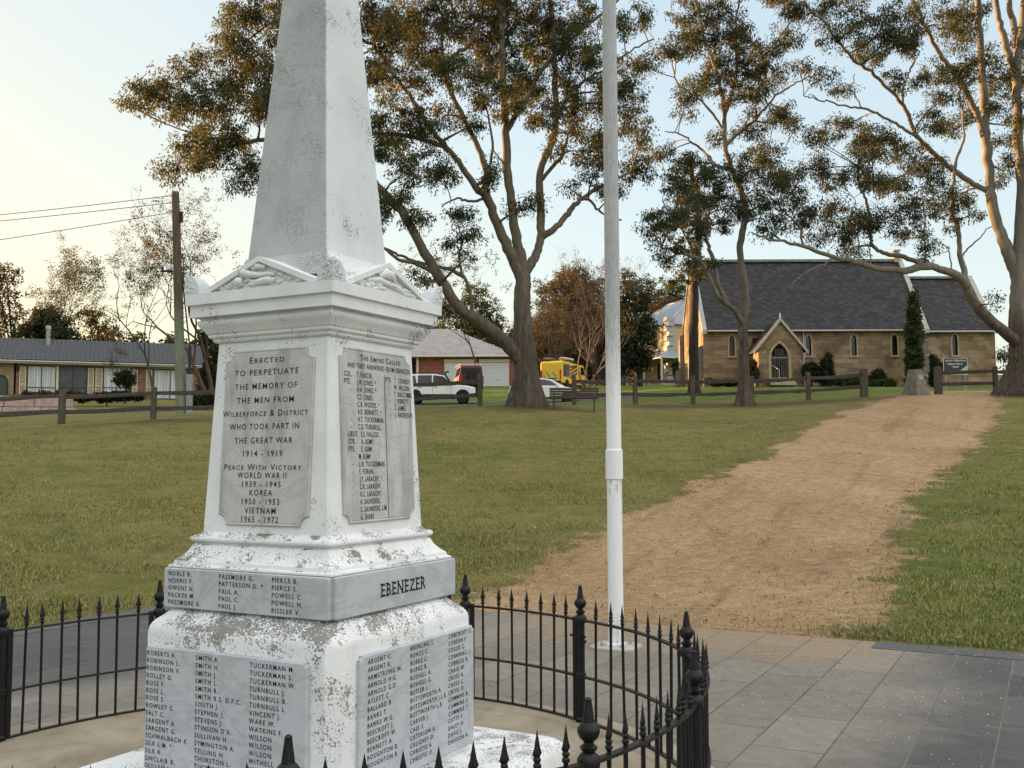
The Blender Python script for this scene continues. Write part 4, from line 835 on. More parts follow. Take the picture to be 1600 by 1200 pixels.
def pr_fence(label, posts, big=(), hgt=1.15, group="post and rail fences along the park edge"):
    root = empty("post_and_rail_fence", posts[len(posts) // 2], 0, label, "fence", group); o = np.array(root.location); r = random.Random(len(posts))
    for i, p in enumerate(posts):
        q = np.array(p) - o; wd = 0.27 if i in big else 0.17; hh_ = hgt * (1.02 if i in big else 1.0) + r.uniform(-.03, .03); j = lambda: r.uniform(-.012, .012)
        m_ = MB(); V = []
        for z, s_ in ((-0.3, 1.0), (hh_ * .5, 0.97), (hh_ - .03, 0.95), (hh_, 0.80)):
            V += [(q[0] + sx * wd * s_ / 2 + j(), q[1] + sy * wd * s_ / 2 + j(), q[2] + z + (j() if z > 0 else 0)) for sx, sy in ((-1, -1), (1, -1), (1, 1), (-1, 1))]
        m_.add(V, [(a * 4 + b, a * 4 + (b + 1) % 4, a * 4 + 4 + (b + 1) % 4, a * 4 + 4 + b) for a in range(3) for b in range(4)] + [(3, 2, 1, 0), (12, 13, 14, 15)])
        m_.build("post", M['wood_post'], root)
    for i in range(len(posts) - 1):
        a, b = np.array(posts[i]) - o, np.array(posts[i + 1]) - o
        for z in (0.90, 0.40):
            pts = [a + (b - a) * t for t in np.linspace(0, 1, 7)]; ph = r.uniform(0, 6)
            m_ = MB(); V = []; d = (b - a)[:2] / np.linalg.norm((b - a)[:2]); nn = np.array([-d[1], d[0]])
            for t, c in zip(np.linspace(0, 1, 7), pts):
                w_, h_ = 0.055 + r.uniform(-.008, .008), 0.070 + r.uniform(-.014, .014); zz = c[2] + z + 0.02 * math.sin(3.1 * t + ph) - 0.015 * math.sin(math.pi * t)
                for sx, sz in ((-1, -1), (1, -1), (1, .75), (.35, 1), (-.35, 1), (-1, .75)): V.append((c[0] + nn[0] * w_ * sx * .5, c[1] + nn[1] * w_ * sx * .5, zz + h_ * sz))
            m_.add(V, [(q * 6 + k_, q * 6 + (k_ + 1) % 6, q * 6 + 6 + (k_ + 1) % 6, q * 6 + 6 + k_) for q in range(6) for k_ in range(6)] + [(5, 4, 3, 2, 1, 0), tuple(36 + k_ for k_ in range(6))])
            m_.build("rail", M['wood_grey'], root, smooth=True, ang=50)
    return root
gp = lambda x, y: np.array([x, y, gz(x, y)])
pL = [gp(-20.6, 29.2), gp(-17.6, 31.1)] + [ground_at(97, 33), ground_at(240, 35)] + [gp(-9.5, 35.6), gp(-6.7, 36.1), gp(-3.9, 36.6), ground_at(750, 37)]
pr_fence("weathered post and rail fence in front of the tiled brick house, ending near the gum", pL)
pr_fence("weathered post and rail fence running behind the bench to the stone plinth", [ground_at(u, d) for u, d in ((897, 38.8), (993, 39.5), (1083, 40), (1175, 40.6), (1264, 41.1), (1351, 41.8))], big=(5,), hgt=1.12)
pr_fence("short weathered post and rail fence under the church sign at right of the path", [ground_at(1467, 42.5), ground_at(1557, 43.0), ground_at(1640, 43.4), ground_at(1730, 43.8)], big=(0,), hgt=1.13)
pp = ground_at(1432, 41.5); pln = empty("stone_plinth", pp, R(28), "tapered sandstone plinth with a dark plaque at the top of the gravel path", "plinth")
V = [(x * s_, y * s_, z) for z, s_ in ((-.15, 0.40), (0.0, 0.385), (0.75, 0.245), (1.02, 0.205), (1.05, 0.19)) for x, y in ((-1, -1), (1, -1), (1, 1), (-1, 1))]
MB().add(V, [(a * 4 + b, a * 4 + (b + 1) % 4, a * 4 + 4 + (b + 1) % 4, a * 4 + 4 + b) for a in range(4) for b in range(4)] + [(16, 17, 18, 19)]).build("body", M['stone_grey'], pln)
tf = lambda x, z, o_: (0.385 - (0.385 - 0.245) * z / 0.75 + o_, x, z)
mb = MB(); mb.add([tf(-.15, .62, .004), tf(.15, .62, .004), tf(.14, .90, .008), tf(-.14, .90, .008), tf(-.15, .62, .02), tf(.15, .62, .02), tf(.14, .90, .022), tf(-.14, .90, .022)], [(4, 5, 6, 7), (0, 1, 5, 4), (1, 2, 6, 5), (2, 3, 7, 6), (3, 0, 4, 7)]); mb.build("plaque", M['bronze'], pln)
tfl = lambda x, z, o_: (x, -(0.385 - (0.385 - 0.245) * z / 0.75 + o_), z)
mb = MB(); mb.add([tfl(-.16, .62, .004), tfl(.13, .62, .004), tfl(.12, .82, .006), tfl(-.15, .82, .006), tfl(-.16, .62, .018), tfl(.13, .62, .018), tfl(.12, .82, .02), tfl(-.15, .82, .02)], [(4, 5, 6, 7), (0, 1, 5, 4), (1, 2, 6, 5), (2, 3, 7, 6), (3, 0, 4, 7)]); mb.build("plaque", M['stone_plain'], pln)

sp_ = ground_at(1495, 46.5); sg_ = empty("church_sign", sp_, R(0), "dark church name board with white lettering and a pale green swoosh on two posts", "sign")
zt = at(1495, 559.5, 46.5)[2] - sp_[2]; zb_ = at(1495, 585.5, 46.5)[2] - sp_[2]; hw = 0.535; H_ = zt - zb_
for sx in (-0.45, 0.45): MB().cham((sx, 0.03, zt / 2 - .1), (0.045, 0.045, zt + .15), 0.004).build("post", M['steel'], sg_)
bd = MB().box((0, -0.012, (zt + zb_) / 2), (2 * hw, 0.024, H_)).build("board", M['sign_dark'], sg_)
fr_ = MB()
for c_, d_ in (((0, -0.014, zt - .008), (2 * hw + .03, 0.032, .016)), ((0, -0.014, zb_ + .008), (2 * hw + .03, 0.032, .016)), ((-hw - .007, -0.014, (zt + zb_) / 2), (.016, 0.032, H_ - .034)), ((hw + .007, -0.014, (zt + zb_) / 2), (.016, 0.032, H_ - .034))): fr_.box(c_, d_)
fr_.build("frame", M['sign_white'], sg_)
sf = lambda x, z, o_=0.0: (x, -0.0245 - o_, z)
mb = MB(); curve = [(-hw + .05 + (2 * hw - .06) * t, zb_ + .02 + (H_ * .50) * t ** 2.4) for t in np.linspace(0, 1, 16)]
mb.add([sf(x, z, .001) for x, z in curve] + [sf(x, zb_ + .016, .001) for x, z in curve], [(i, i + 1, 17 + i, 16 + i) for i in range(15)]); mb.build("swoosh", M['sign_teal'], bd)
mb = MB(); mb.add([sf(x, z, .002) for x, z in curve] + [sf(x, z + .010 + .012 * i / 15, .002) for i, (x, z) in enumerate(curve)], [(i, i + 1, 17 + i, 16 + i) for i in range(15)])
put_text(mb, "St John's Wilberforce", sf, 0, zt - .11, .085, 0.94, bold=0.02, off=.002); put_text(mb, "Anglican Church", sf, -.03, zt - .26, .080, 0.70, bold=0.02, off=.002)
mb.build("lettering", M['sign_white'], bd)
mb = MB()
for i in range(2): mb.box((0.0 + .02 * i, -0.0255, zt - .385 - .05 * i), (0.34 - .12 * i, 0.001, 0.018))
mb.box((-0.36, -0.0255, zb_ + .115), (0.26, 0.001, 0.02)).box((-0.36, -0.0255, zb_ + .075), (0.22, 0.001, 0.014)); mb.build("small_print", M['sign_white'], bd)

# ------------------------------------------------------------------ buildings
def lancet(w_, h_, n=7):
    """pointed arch outline, base at z=0, width w_, height h_"""
    sp = h_ - w_ * 0.85; P = [(-w_ / 2, 0), (w_ / 2, 0)]
    rr = w_ * 0.972
    for t in np.linspace(0, 1, n)[0:]:
        a = t * math.acos((rr - w_ / 2) / rr); P.append((w_ / 2 - rr + rr * math.cos(a), sp + (h_ - sp) * math.sin(a) / math.sin(math.acos((rr - w_ / 2) / rr))))
    for t in np.linspace(1, 0, n)[1:]:
        a = t * math.acos((rr - w_ / 2) / rr); P.append((-(w_ / 2 - rr + rr * math.cos(a)), sp + (h_ - sp) * math.sin(a) / math.sin(math.acos((rr - w_ / 2) / rr))))
    return P
def gable_roof(mb, x0, x1, y0, y1, ze, zr, over=0.25, th=0.10):
    """two pitched slabs over x0..x1, ridge along x"""
    ym = (y0 + y1) / 2; sl = (zr - ze) / (ym - y0)
    for sg in (-1, 1):
        ye = y0 - over if sg < 0 else y1 + over; z_ = ze - over * sl
        V = [(x0, ye, z_), (x1, ye, z_), (x1, ym, zr), (x0, ym, zr)]
        V += [(a, b, c + th) for a, b, c in V]
        mb.add(V, [(0, 1, 2, 3), (4, 5, 6, 7), (0, 1, 5, 4), (1, 2, 6, 5), (2, 3, 7, 6), (3, 0, 4, 7)])
    return mb
# --- church
CY0 = 66.0; cx0 = at(1099, 560, CY0)[0]; cx1 = at(1449, 560, CY0)[0]; cz = gz(19, 66) - 0.05
ch = empty("church", (cx0, CY0, cz), 0, "sandstone church with steep dark slate roof, lancet windows and a gabled porch", "church")
NW = cx1 - cx0; ND = 8.0; ZE = at(1200, 513, CY0)[2] - cz; ZR = at(1250, 411, CY0 + 4)[2] - cz
X_ = lambda u, d=CY0: at(u, 560, d)[0] - cx0
Z_ = lambda v, d=CY0, u=1250: at(u, v, d)[2] - cz
wl = MB().prism([(0, -1.0), (ND, -1.0), (ND, ZE), (ND / 2, ZR - .1), (0, ZE)], (0, 0, 0), (0, 1, 0), (0, 0, 1), (1, 0, 0), NW).build("wall", M['stone'], ch)
CX1 = X_(1556, 66.5); CYs, CYe = 0.5, 7.0; ZEc = Z_(515, 66.5); ZRc = Z_(436, 69.5, 1480)
wc = MB().prism([(CYs, -1.0), (CYe, -1.0), (CYe, ZEc), ((CYs + CYe) / 2, ZRc - .1), (CYs, ZEc)], (NW + .002, 0, 0), (0, 1, 0), (0, 0, 1), (1, 0, 0), CX1 - NW).build("wall", M['stone'], ch)
WIN = [(1144, wl, 0, CY0), (1263.8, wl, 0, CY0), (1334.8, wl, 0, CY0), (1398.6, wl, 0, CY0), (1492.8, wc, CYs, 66.5)]
for u, wo, y0, d in WIN:
    x = X_(u, d); z0, z1 = Z_(556, d), Z_(523.5, d)
    cut(wo, [MB().prism(lancet(0.34, z1 - z0), (x, y0 - .2, z0), (1, 0, 0), (0, 0, 1), (0, 1, 0), 0.42)])
    wn = MB(); o_ = lancet(0.52, z1 - z0 + .13); i_ = lancet(0.34, z1 - z0); n = len(o_)
    V = [(x + a, y0 - .012, z0 + b - (.0 if k_ > 1 else 0)) for k_, (a, b) in enumerate(o_)] + [(x + a, y0 - .012, z0 + b) for a, b in i_] + [(x + a, y0 + .02, z0 + b) for a, b in o_] + [(x + a, y0 + .2, z0 + b) for a, b in i_]
    wn.add(V, [(k_, k_ + 1, n + k_ + 1, n + k_) for k_ in range(1, n - 1)] + [(n - 1, 0, n, 2 * n - 1)] + [(k_, k_ + 1, 2 * n + k_ + 1, 2 * n + k_) for k_ in range(1, n - 1)] + [(n + k_, n + k_ + 1, 3 * n + k_ + 1, 3 * n + k_) for k_ in range(1, n - 1)] + [(n - 1, 0, 2 * n, 3 * n - 1), (2 * n - 1, n, 3 * n, 4 * n - 1)])
    wn.box((x, y0 + .02, z0 - .055), (0.62, 0.22, 0.11)); wo_ = wn.build("window", M['stone_plain'], ch)
    p_ = MB().prism(lancet(0.345, z1 - z0 + .002), (x, y0 + .15, z0), (1, 0, 0), (0, 0, 1), (0, 1, 0), 0.02); p_.build("pane", M['dark_glass'], wo_)
    b_ = MB()
    for q in (0.35, 0.66): b_.box((x, y0 + .135, z0 + (z1 - z0) * q), (0.33, 0.02, 0.018))
    for q in (-.06, .06): b_.box((x + q, y0 + .14, z0 + (z1 - z0) * .42), (0.012, 0.016, (z1 - z0) * .82))
    b_.build("glazing_bar", M['bronze'], wo_)
gable_roof(MB(), 0.12, NW - 0.12, 0, ND, ZE + .03, ZR, 0.22).build("roof", M['slate'], ch)
gable_roof(MB(), NW + 0.01, CX1 - 0.12, CYs, CYe, ZEc + .03, ZRc, 0.22).build("roof", M['slate'], ch)
def coping(x, y0, y1, ze, zr, w_=0.30, up=0.16, foot=True):
    mb = MB(); ym = (y0 + y1) / 2; sl = (zr - ze) / (ym - y0); L_ = math.hypot(ym - y0 + .3, (ym - y0 + .3) * sl)
    for sg in (-1, 1):
        ye = y0 - .3 if sg < 0 else y1 + .3; ze_ = ze - .3 * sl
        V = [(x + a, yy, zz_ + b) for a in (-w_ / 2, w_ / 2) for yy, zz_ in ((ye, ze_), (ym, zr + .02)) for b in (0.0, up + .1)]
        mb.add(V, [(0, 1, 3, 2), (4, 6, 7, 5), (0, 4, 5, 1), (2, 3, 7, 6), (1, 5, 7, 3), (0, 2, 6, 4)])
    return mb.build("coping", M['coping'], ch)
coping(0.06, 0, ND, ZE, ZR); coping(NW - .06, 0, ND, ZE, ZR); coping(CX1 - .06, CYs, CYe, ZEc, ZRc)
MB().prism([(-.17, 0), (.17, 0), (.05, .20), (-.05, .20)], (0.2, ND / 2, ZR + .06), (0, 1, 0), (0, 0, 1), (1, 0, 0), NW - .4).build("ridge_cap", M['ridge'], ch)
MB().prism([(-.17, 0), (.17, 0), (.05, .18), (-.05, .18)], (NW + .2, (CYs + CYe) / 2, ZRc + .06), (0, 1, 0), (0, 0, 1), (1, 0, 0), CX1 - NW - .4).build("ridge_cap", M['ridge'], ch)
MB().box((NW - .3, ND / 2, ZR + .35), (0.40, 0.40, 0.7)).box((NW - .3, ND / 2, ZR + .83), (0.48, 0.48, 0.1)).build("chimney", M['stone_plain'], ch)
for a, b, y, z in ((0.25, NW - .25, -.30, ZE - .20), (NW + .15, CX1 - .2, CYs - .30, ZEc - .20)): MB().tube([(a, y, z), (b, y, z)], 0.055, 8).build("gutter", M['trim_white'], ch, smooth=True)
MB().tube([(X_(1255.5), -.09, ZE - .25), (X_(1255.5), -.09, -.4)], 0.045, 8).build("downpipe", M['trim_white'], ch, smooth=True)
MB().box((NW / 2, -.06, 0.10), (NW + .1, 0.14, 0.9)).build("base_course", M['stone'], ch)
def buttress(x, y, dx, dy, w_, st):
    """stepped buttress projecting along (dx, dy): st = list of (projection, z0, z1) with sloped heads"""
    mb = MB(); prof = [(0, st[0][1]), (st[0][0], st[0][1])]
    for (pj, z0, z1, nx) in st: prof += [(pj, z1), (nx, z1 + (pj - nx) * .55)]
    prof += [(0, prof[-1][1] + .02)]
    mb.prism(prof, (x - (w_ / 2 if dy else 0), y - (w_ / 2 if dx else 0), 0), (dx, dy, 0), (0, 0, 1), (1, 0, 0) if dy else (0, 1, 0), w_)
    return mb.build("buttress", M['stone_grey'], ch)
buttress(NW - .28, -.002, 0, -1, 0.5, [(0.95, -1, 0.55, 0.62), (0.62, .55, 1.9, 0.30), (0.30, 1.9, 2.9, 0.02)])
buttress(-.002, ND - .35, -1, 0, 0.6, [(0.55, -1, 1.7, 0.30), (0.30, 1.7, 4.2, 0.05)])
buttress(-.002, 0.45, -1, 0, 0.55, [(0.30, -1, 2.6, 0.02)])
# porch
PY = 63.0 - CY0; pxc = X_(1220, 63.0); px0, px1 = X_(1185, 63.0), X_(1255, 63.0); PZ = lambda v: at(1220, v, 63.0)[2] - cz
zpe, zpa = PZ(543), PZ(500)
po = MB().prism([(px0, -1), (px1, -1), (px1, zpe), (pxc, zpa - .08), (px0, zpe)], (0, PY, 0), (1, 0, 0), (0, 0, 1), (0, 1, 0), -PY - .003).build("porch", M['stone'], ch)
aw, ah = (1231.8 - 1205) / FPX * 63.0, PZ(536.5) - PZ(595)
axc = X_(1218.4, 63.0)
cut(po, [MB().prism(lancet(aw, ah), (axc, PY - .3, PZ(595)), (1, 0, 0), (0, 0, 1), (0, 1, 0), 2.8)])
mb = MB(); sl = (zpa - zpe) / (pxc - px0)
for sg in (-1, 1):
    xe = px0 - .22 if sg < 0 else px1 + .22; ze_ = zpe - .22 * sl
    V = [(xe, PY - .10, ze_), (pxc, PY - .10, zpa), (pxc, -.02, zpa), (xe, -.02, ze_)]; V += [(a, b, c_ + .09) for a, b, c_ in V]
    mb.add(V, [(0, 1, 2, 3), (4, 5, 6, 7), (0, 1, 5, 4), (1, 2, 6, 5), (2, 3, 7, 6), (3, 0, 4, 7)])
mb.build("porch_roof", M['slate'], po)
mb = MB()
for sg in (-1, 1):
    xe = px0 - .30 if sg < 0 else px1 + .30; ze_ = zpe - .30 * sl
    mb.prism([(xe, ze_ - .06), (xe, ze_ + .15), (pxc, zpa + .15), (pxc, zpa - .10)], (0, PY - .17, 0), (1, 0, 0), (0, 0, 1), (0, 1, 0), 0.068)
mb.build("bargeboard", M['coping'], po)
MB().lathe([(.05, zpa + .12), (.07, zpa + .2), (.03, zpa + .28), (.06, zpa + .34), (.01, zpa + .44)], 8, (pxc, PY - .12, 0)).build("finial", M['coping'], po, smooth=True)
mb = MB(); o_ = lancet(aw + .34, ah + .18); i_ = lancet(aw + .02, ah + .01); n = len(o_); zb0 = PZ(595)
V = [(axc + a, PY - .02, zb0 + b) for a, b in o_] + [(axc + a, PY - .02, zb0 + b) for a, b in i_] + [(axc + a, PY + .03, zb0 + b) for a, b in o_]
mb.add(V, [(k_, k_ + 1, n + k_ + 1, n + k_) for k_ in range(1, n - 1)] + [(n - 1, 0, n, 2 * n - 1)] + [(k_, k_ + 1, 2 * n + k_ + 1, 2 * n + k_) for k_ in range(1, n - 1)]); mb.build("door_arch", M['stone_plain'], po)
MB().box((axc, -.25, zb0 + 1.4), (aw + 1.0, 0.06, 3.2)).build("inner_door", M['void'], po)
mb = MB()
for i in range(9):
    x = axc - aw / 2 + aw * (i + .5) / 9; h_ = ah * (0.70 + (0.16 if 1 < i < 7 else 0)); mb.tube([(x, PY + .12, zb0 + .04), (x, PY + .12, zb0 + h_)], 0.014, 5)
for q in (.08, .62): mb.box((axc, PY + .12, zb0 + ah * q), (aw, 0.03, 0.04))
mb.build("gate", M['steel'], po)
MB().tube([(axc - .25, PY - .75, zb0 - .1), (axc - .25, PY - .75, zb0 + .62), (axc - .55, PY - .2, zb0 + .95)], 0.022, 6).build("handrail", M['trim_white'], po)
for i in range(2): MB().cham((axc, PY - .25 - .3 * i, zb0 - .08 - .17 * i), (aw + .5, 0.6, 0.17), .015).build("step", M['stone_plain'], po)

# --- two-storey ochre house beside the church
vx, vy = 14.8, 95.0; vz = gz(12, 95); vi = empty("two_storey_house", (vx, vy, vz), R(20), "ochre two storey house with blue grey iron roofs and a verandah, left of the church", "house")
zuv = (718 - 506.7) / FPX * 95 + EYE - vz; zap = (718 - 468) / FPX * 100 + EYE - vz
MB().box((4.0, 5.0, zuv / 2 - .5), (8.0, 10.0, zuv + 1.0)).build("wall", M['render'], vi)
mb = MB()
for k_ in range(14): mb.box((0.0, 0.0, .2 + k_ * .46), (0.9 if k_ % 2 else .6, 0.6 if k_ % 2 else .9, 0.40))
mb.build("quoin", M['coping'], vi)
e = .35; V = [(-e, -e, zuv), (8 + e, -e, zuv), (8 + e, 10 + e, zuv), (-e, 10 + e, zuv), (4, 3.2, zap), (4, 7.5, zap)]
MB().add(V, [(0, 1, 4), (1, 2, 5, 4), (2, 3, 5), (3, 0, 4, 5), (3, 2, 1, 0)]).build("roof", M['blue_roof'], vi)
MB().tube([V[0], V[4]], .09, 6).tube([V[4], V[5]], .09, 6).tube([V[3], V[5]], .09, 6).build("ridge_roll", M['coping'], vi)
for y in (2.6, 7.0):
    wn = MB().box((-.03, y, zuv - 1.35), (.08, 1.0, 1.75)).build("window", M['trim_white'], vi); MB().box((-.08, y, zuv - 1.35), (.03, .82, 1.55)).build("pane", M['dark_glass'], wn)
zv1, zv0 = zuv - 2.35, zuv - 3.35
V = [(-.01, -.01, zv1), (-2.0, -2.0, zv0), (9.5, -2.0, zv0), (9.5, -.01, zv1), (-2.0, 13, zv0), (-.01, 13, zv1)]
V += [(a, b, c - .07) for a, b, c in V]
MB().add(V, [(0, 1, 2, 3), (0, 5, 4, 1), (6, 9, 8, 7), (6, 7, 10, 11), (1, 7, 8, 2), (4, 10, 7, 1), (5, 11, 10, 4), (3, 2, 8, 9)]).build("verandah_roof", M['blue_roof'], vi)
MB().tube([(-2.05, 13, zv0 - .03), (-2.05, -2.05, zv0 - .03), (9.5, -2.05, zv0 - .03)], .06, 6).build("gutter", M['trim_white'], vi)
for (x, y) in ((-1.9, -1.9), (-1.9, 1.6), (-1.9, 5.1), (-1.9, 8.6), (-1.9, 12.0), (1.9, -1.9), (5.4, -1.9)): MB().cham((x, y, zv0 / 2 - .2), (.16, .16, zv0 + .25), .01).build("verandah_post", M['trim_white'], vi)
MB().box((4, -1.0, -.35), (12, 2.1, .7)).box((-1.0, 6.5, -.36), (2.1, 13, .7)).build("verandah_floor", M['stone_plain'], vi)
for y in (1.8, 6.2): MB().box((-.04, y, 1.1), (.10, 1.0, 2.1)).build("door", M['void'], vi)

# --- red brick house with two garage doors
GY = 92.0; X9 = lambda u: at(u, 580, GY)[0]; gzv = gz(X9(740), GY) - .02; gh = empty("brick_house", (X9(655), GY, gzv), 0, "red brick house with grey hip roof and two white garage doors, behind the cars", "house")
x0 = X9(655); Z9 = lambda v: at(720, v, GY)[2] - gzv; ze = Z9(556.5); xr = X9(803) - x0
MB().box(((xr - 0.0) / 2, 5.0, ze / 2 - .5), (xr, 10.0, ze + .98)).build("wall", M['brick_red'], gh)
MB().box((-5.0, 7.0, ze / 2 - .5), (9.98, 10.0, ze + .98)).build("wall", M['brick_red'], gh)
zr = at(695, 513, 97)[2] - gzv
V = [(-11, -.5, ze), (xr + .5, -.5, ze), (xr + .5, 12.5, ze), (-11, 12.5, ze), (xr - 6.0, 5.5, zr), (-11, 5.5, zr)]; V += [(a, b, c - .12) for a, b, c in V[:4]]
MB().add(V, [(0, 1, 4, 5), (1, 2, 4), (2, 3, 5, 4), (3, 0, 5), (6, 9, 8, 7), (0, 6, 7, 1), (1, 7, 8, 2)]).build("roof", M['metal_roof'], gh)
MB().tube([(-11, -.55, ze - .06), (xr + .5, -.55, ze - .06)], .075, 6).build("gutter", M['cream'], gh)
for ua, ub in ((694.5, 740.5), (749.5, 795.5)):
    a, b = X9(ua) - x0, X9(ub) - x0; zt_ = Z9(567); mb = MB()
    for i in range(7): mb.box(((a + b) / 2, -.03, zt_ * (i + .5) / 7), (b - a, .06, zt_ / 7 - .025))
    mb.box(((a + b) / 2, -.01, zt_ / 2), (b - a - .02, .05, zt_ - .02)); dr = mb.build("garage_door", M['garage_door'], gh)
    MB().cham(((a + b) / 2 + .3, -.08, zt_ * .28), (.16, .04, .05), .008).build("handle", M['black_plastic'], dr)
    MB().box(((a + b) / 2, -.02, (zt_ + Z9(561.5)) / 2 + .02), (b - a + .1, .08, Z9(561.5) - zt_ - .03)).build("lintel", M['cream'], gh)
MB().box((X9(745) - x0, -.05, Z9(569)), (.28, .06, .14)).build("house_light", M['trim_white'], gh)
MB().tube([(X9(652.5) - x0, -.12, ze - .1), (X9(652.5) - x0, -.12, -.5)], .12, 8).build("downpipe", M['cream'], gh)
MB().box((-4.2, 1.94, 1.2), (7, .1, 2.4)).build("painted_porch_shade", M['void'], gh)  # near-black panel painted in for the shade under the porch

# --- brown brick bungalow with tiled roof
A0, A1 = at(0, 562, 72.0), at(318, 572, 77.0); fd = (A1 - A0)[:2]; FL = float(np.linalg.norm(fd)); fd = fd / FL; fa = math.atan2(fd[1], fd[0])
ez = A0[2]; hz0 = ez - 2.85; lh = empty("bungalow", (A0[0], A0[1], hz0), fa, "low brown brick bungalow with blue grey tiled roof, cream shutters and wide curtained windows", "house")
fn = np.array([-fd[1], fd[0]])
def fx(u):
    r_ = ray(u, 600); q = (A0[:2] + fn * 0.5); A_ = np.array([[r_[0], -fd[0]], [r_[1], -fd[1]]]); t = np.linalg.solve(A_, q); return float(t[1])
H0 = ez - hz0
def zf(u, v):
    x = fx(u); y = A0[1] + fd[1] * x + fn[1] * .5; return at(u, v, y)[2] - hz0
MB().box(((FL - 7 + fx(21)) / 2 + 3.5 - .0, 4.5, H0 / 2 - .6), (FL - fx(21) - .3, 8.0, H0 + 1.1)).build("wall", M['brick_brown'], lh)
MB().box(((fx(21) - 9) / 2, 4.6, H0 / 2 - .6), (fx(21) + 9, 8.0, H0 + 1.1)).build("wall", M['brick_tan'], lh)
# tiled roof: rolled courses
def tile_roof(name, x0_, x1_, y0_, z0_, y1_, z1_, parent, nx=0.30, ny=0.36):
    nu = int((x1_ - x0_) / nx) * 6; L_ = math.hypot(y1_ - y0_, z1_ - z0_); nv = int(L_ / ny); V = []; Q = []
    us = np.linspace(x0_, x1_, nu + 1); prof = 0.06 * np.abs(np.sin(np.arange(nu + 1) / 6 * math.pi)) ** 0.8
    nz, nyv = (y1_ - y0_) / L_, -(z1_ - z0_) / L_; rows = []
    for j in range(nv):
        for t, lift in ((0.0, 0.045), (1.0, 0.0)):
            f = (j + t) / nv; rows.append((y0_ + (y1_ - y0_) * f, z0_ + (z1_ - z0_) * f, lift))
    for y, z, lift in rows:
        V.append(np.stack([us, np.full(nu + 1, y) + nyv * (prof + lift), np.full(nu + 1, z) + nz * (prof + lift)], 1))
    V = np.concatenate(V); R_ = len(rows); b = (np.arange(R_ - 1)[:, None] * (nu + 1) + np.arange(nu)[None]).ravel()
    return mesh_np(name, V, np.stack([b, b + 1, b + nu + 2, b + nu + 1], 1), M['tile'], parent)
zrd = at(0, 531.7, 76.6)[2] - hz0
tile_roof("roof", -9, FL + .1, -.1, H0, 4.6, zrd, lh); tile_roof("roof", -9, FL + .1, 9.3, H0, 4.6, zrd, lh)
mb = MB(); 
for i in range(int((FL + 9) / .42)): mb.tube([(-9 + i * .42, 4.6, zrd + .03), (-9 + i * .42 + .43, 4.6, zrd + .055)], .10, 8)
mb.build("ridge_tile", M['tile'], lh)
MB().box((FL / 2 - 4.5, -.07, H0 - .09), (FL + 9.2, .03, .17)).tube([(-9, -.14, H0 - .05), (FL + .1, -.14, H0 - .05)], .06, 6).build("gutter", M['trim_white'], lh)
MB().box((FL / 2 - 4.5, .2, H0 - .19), (FL + 9, .56, .02)).build("soffit", M['trim_white'], lh)
MB().prism([(-.1, H0 - .1), (9.3, H0 - .1), (4.6, zrd - .02)], (FL - .28, 0, 0), (0, 1, 0), (0, 0, 1), (1, 0, 0), .1).build("gable_end", M['cream'], lh)
def win(u0, u1, v0, v1, mat, split=True, door=False):
    a, b = fx(u0), fx(u1); z1_, z0_ = zf((u0 + u1) / 2, v0), zf((u0 + u1) / 2, v1); w_ = MB()
    for c_, d_ in (((a + .03, .46, (z0_ + z1_) / 2), (.06, .09, z1_ - z0_)), ((b - .03, .46, (z0_ + z1_) / 2), (.06, .09, z1_ - z0_)), (((a + b) / 2, .46, z1_ - .03), (b - a - .121, .09, .06)), (((a + b) / 2, .46, z0_ + .03), (b - a - .121, .09, .06))): w_.box(c_, d_)
    if split: w_.box(((a + b) / 2, .46, (z0_ + z1_) / 2), (.05, .085, z1_ - z0_ - .121))
    if not door: w_.box(((a + b) / 2, .455, z0_ + (z1_ - z0_) * .2), (b - a - .121, .075, .05))
    o = w_.build("window", M['bronze'], lh); MB().box(((a + b) / 2, .475, (z0_ + z1_) / 2), (b - a - .04, .03, z1_ - z0_ - .04)).build("pane", mat, o)
win(42, 87.5, 571.5, 614, M['curtain']); win(91.5, 136, 572.5, 614, M['screen']); win(161, 204, 574, 614, M['curtain']); win(239.5, 292, 577.5, 624, M['curtain'], True, True)
for u0, u1 in ((41, 137), (160.5, 205.5), (238.5, 293)):
    a, b = fx(u0), fx(u1); zt_ = H0 - .24; zb2 = zf((u0 + u1) / 2, 571.0 + (u0 - 41) * .028); MB().box(((a + b) / 2, .465, (zt_ + zb2) / 2), (b - a, .07, zt_ - zb2)).build("fascia_panel", M['cream'], lh)
a, b = fx(87.7), fx(91.3); MB().box(((a + b) / 2, .46, zf(89, 593)), (b - a, .1, 1.95)).build("mullion", M['cream'], lh)
for u0, u1 in ((30, 40.5), (137, 146.5), (149, 160), (206, 215), (228, 237.5)):
    a, b = fx(u0), fx(u1); z1_ = H0 - .40; z0_ = H0 - 2.35; mb = MB()
    for c_, d_ in (((a + .03, .45, (z0_ + z1_) / 2), (.06, .05, z1_ - z0_)), ((b - .03, .45, (z0_ + z1_) / 2), (.06, .05, z1_ - z0_)), (((a + b) / 2, .45, z1_ - .04), (b - a - .121, .05, .08)), (((a + b) / 2, .45, z0_ + .04), (b - a - .121, .05, .08)), (((a + b) / 2, .45, z0_ + .68), (b - a - .121, .05, .06))): mb.box(c_, d_)
    for i in range(16): mb.box(((a + b) / 2, .46, z0_ + .1 + (z1_ - z0_ - .2) * (i + .5) / 16), (b - a - .121, .012, .085), rx=R(28))
    mb.build("shutter", M['cream'], lh)
mb = MB(); xa = fx(1.5); o_ = [(xa + .42 * math.cos(t), 1.15 + .62 * math.sin(t)) for t in np.linspace(0, math.pi, 12)]
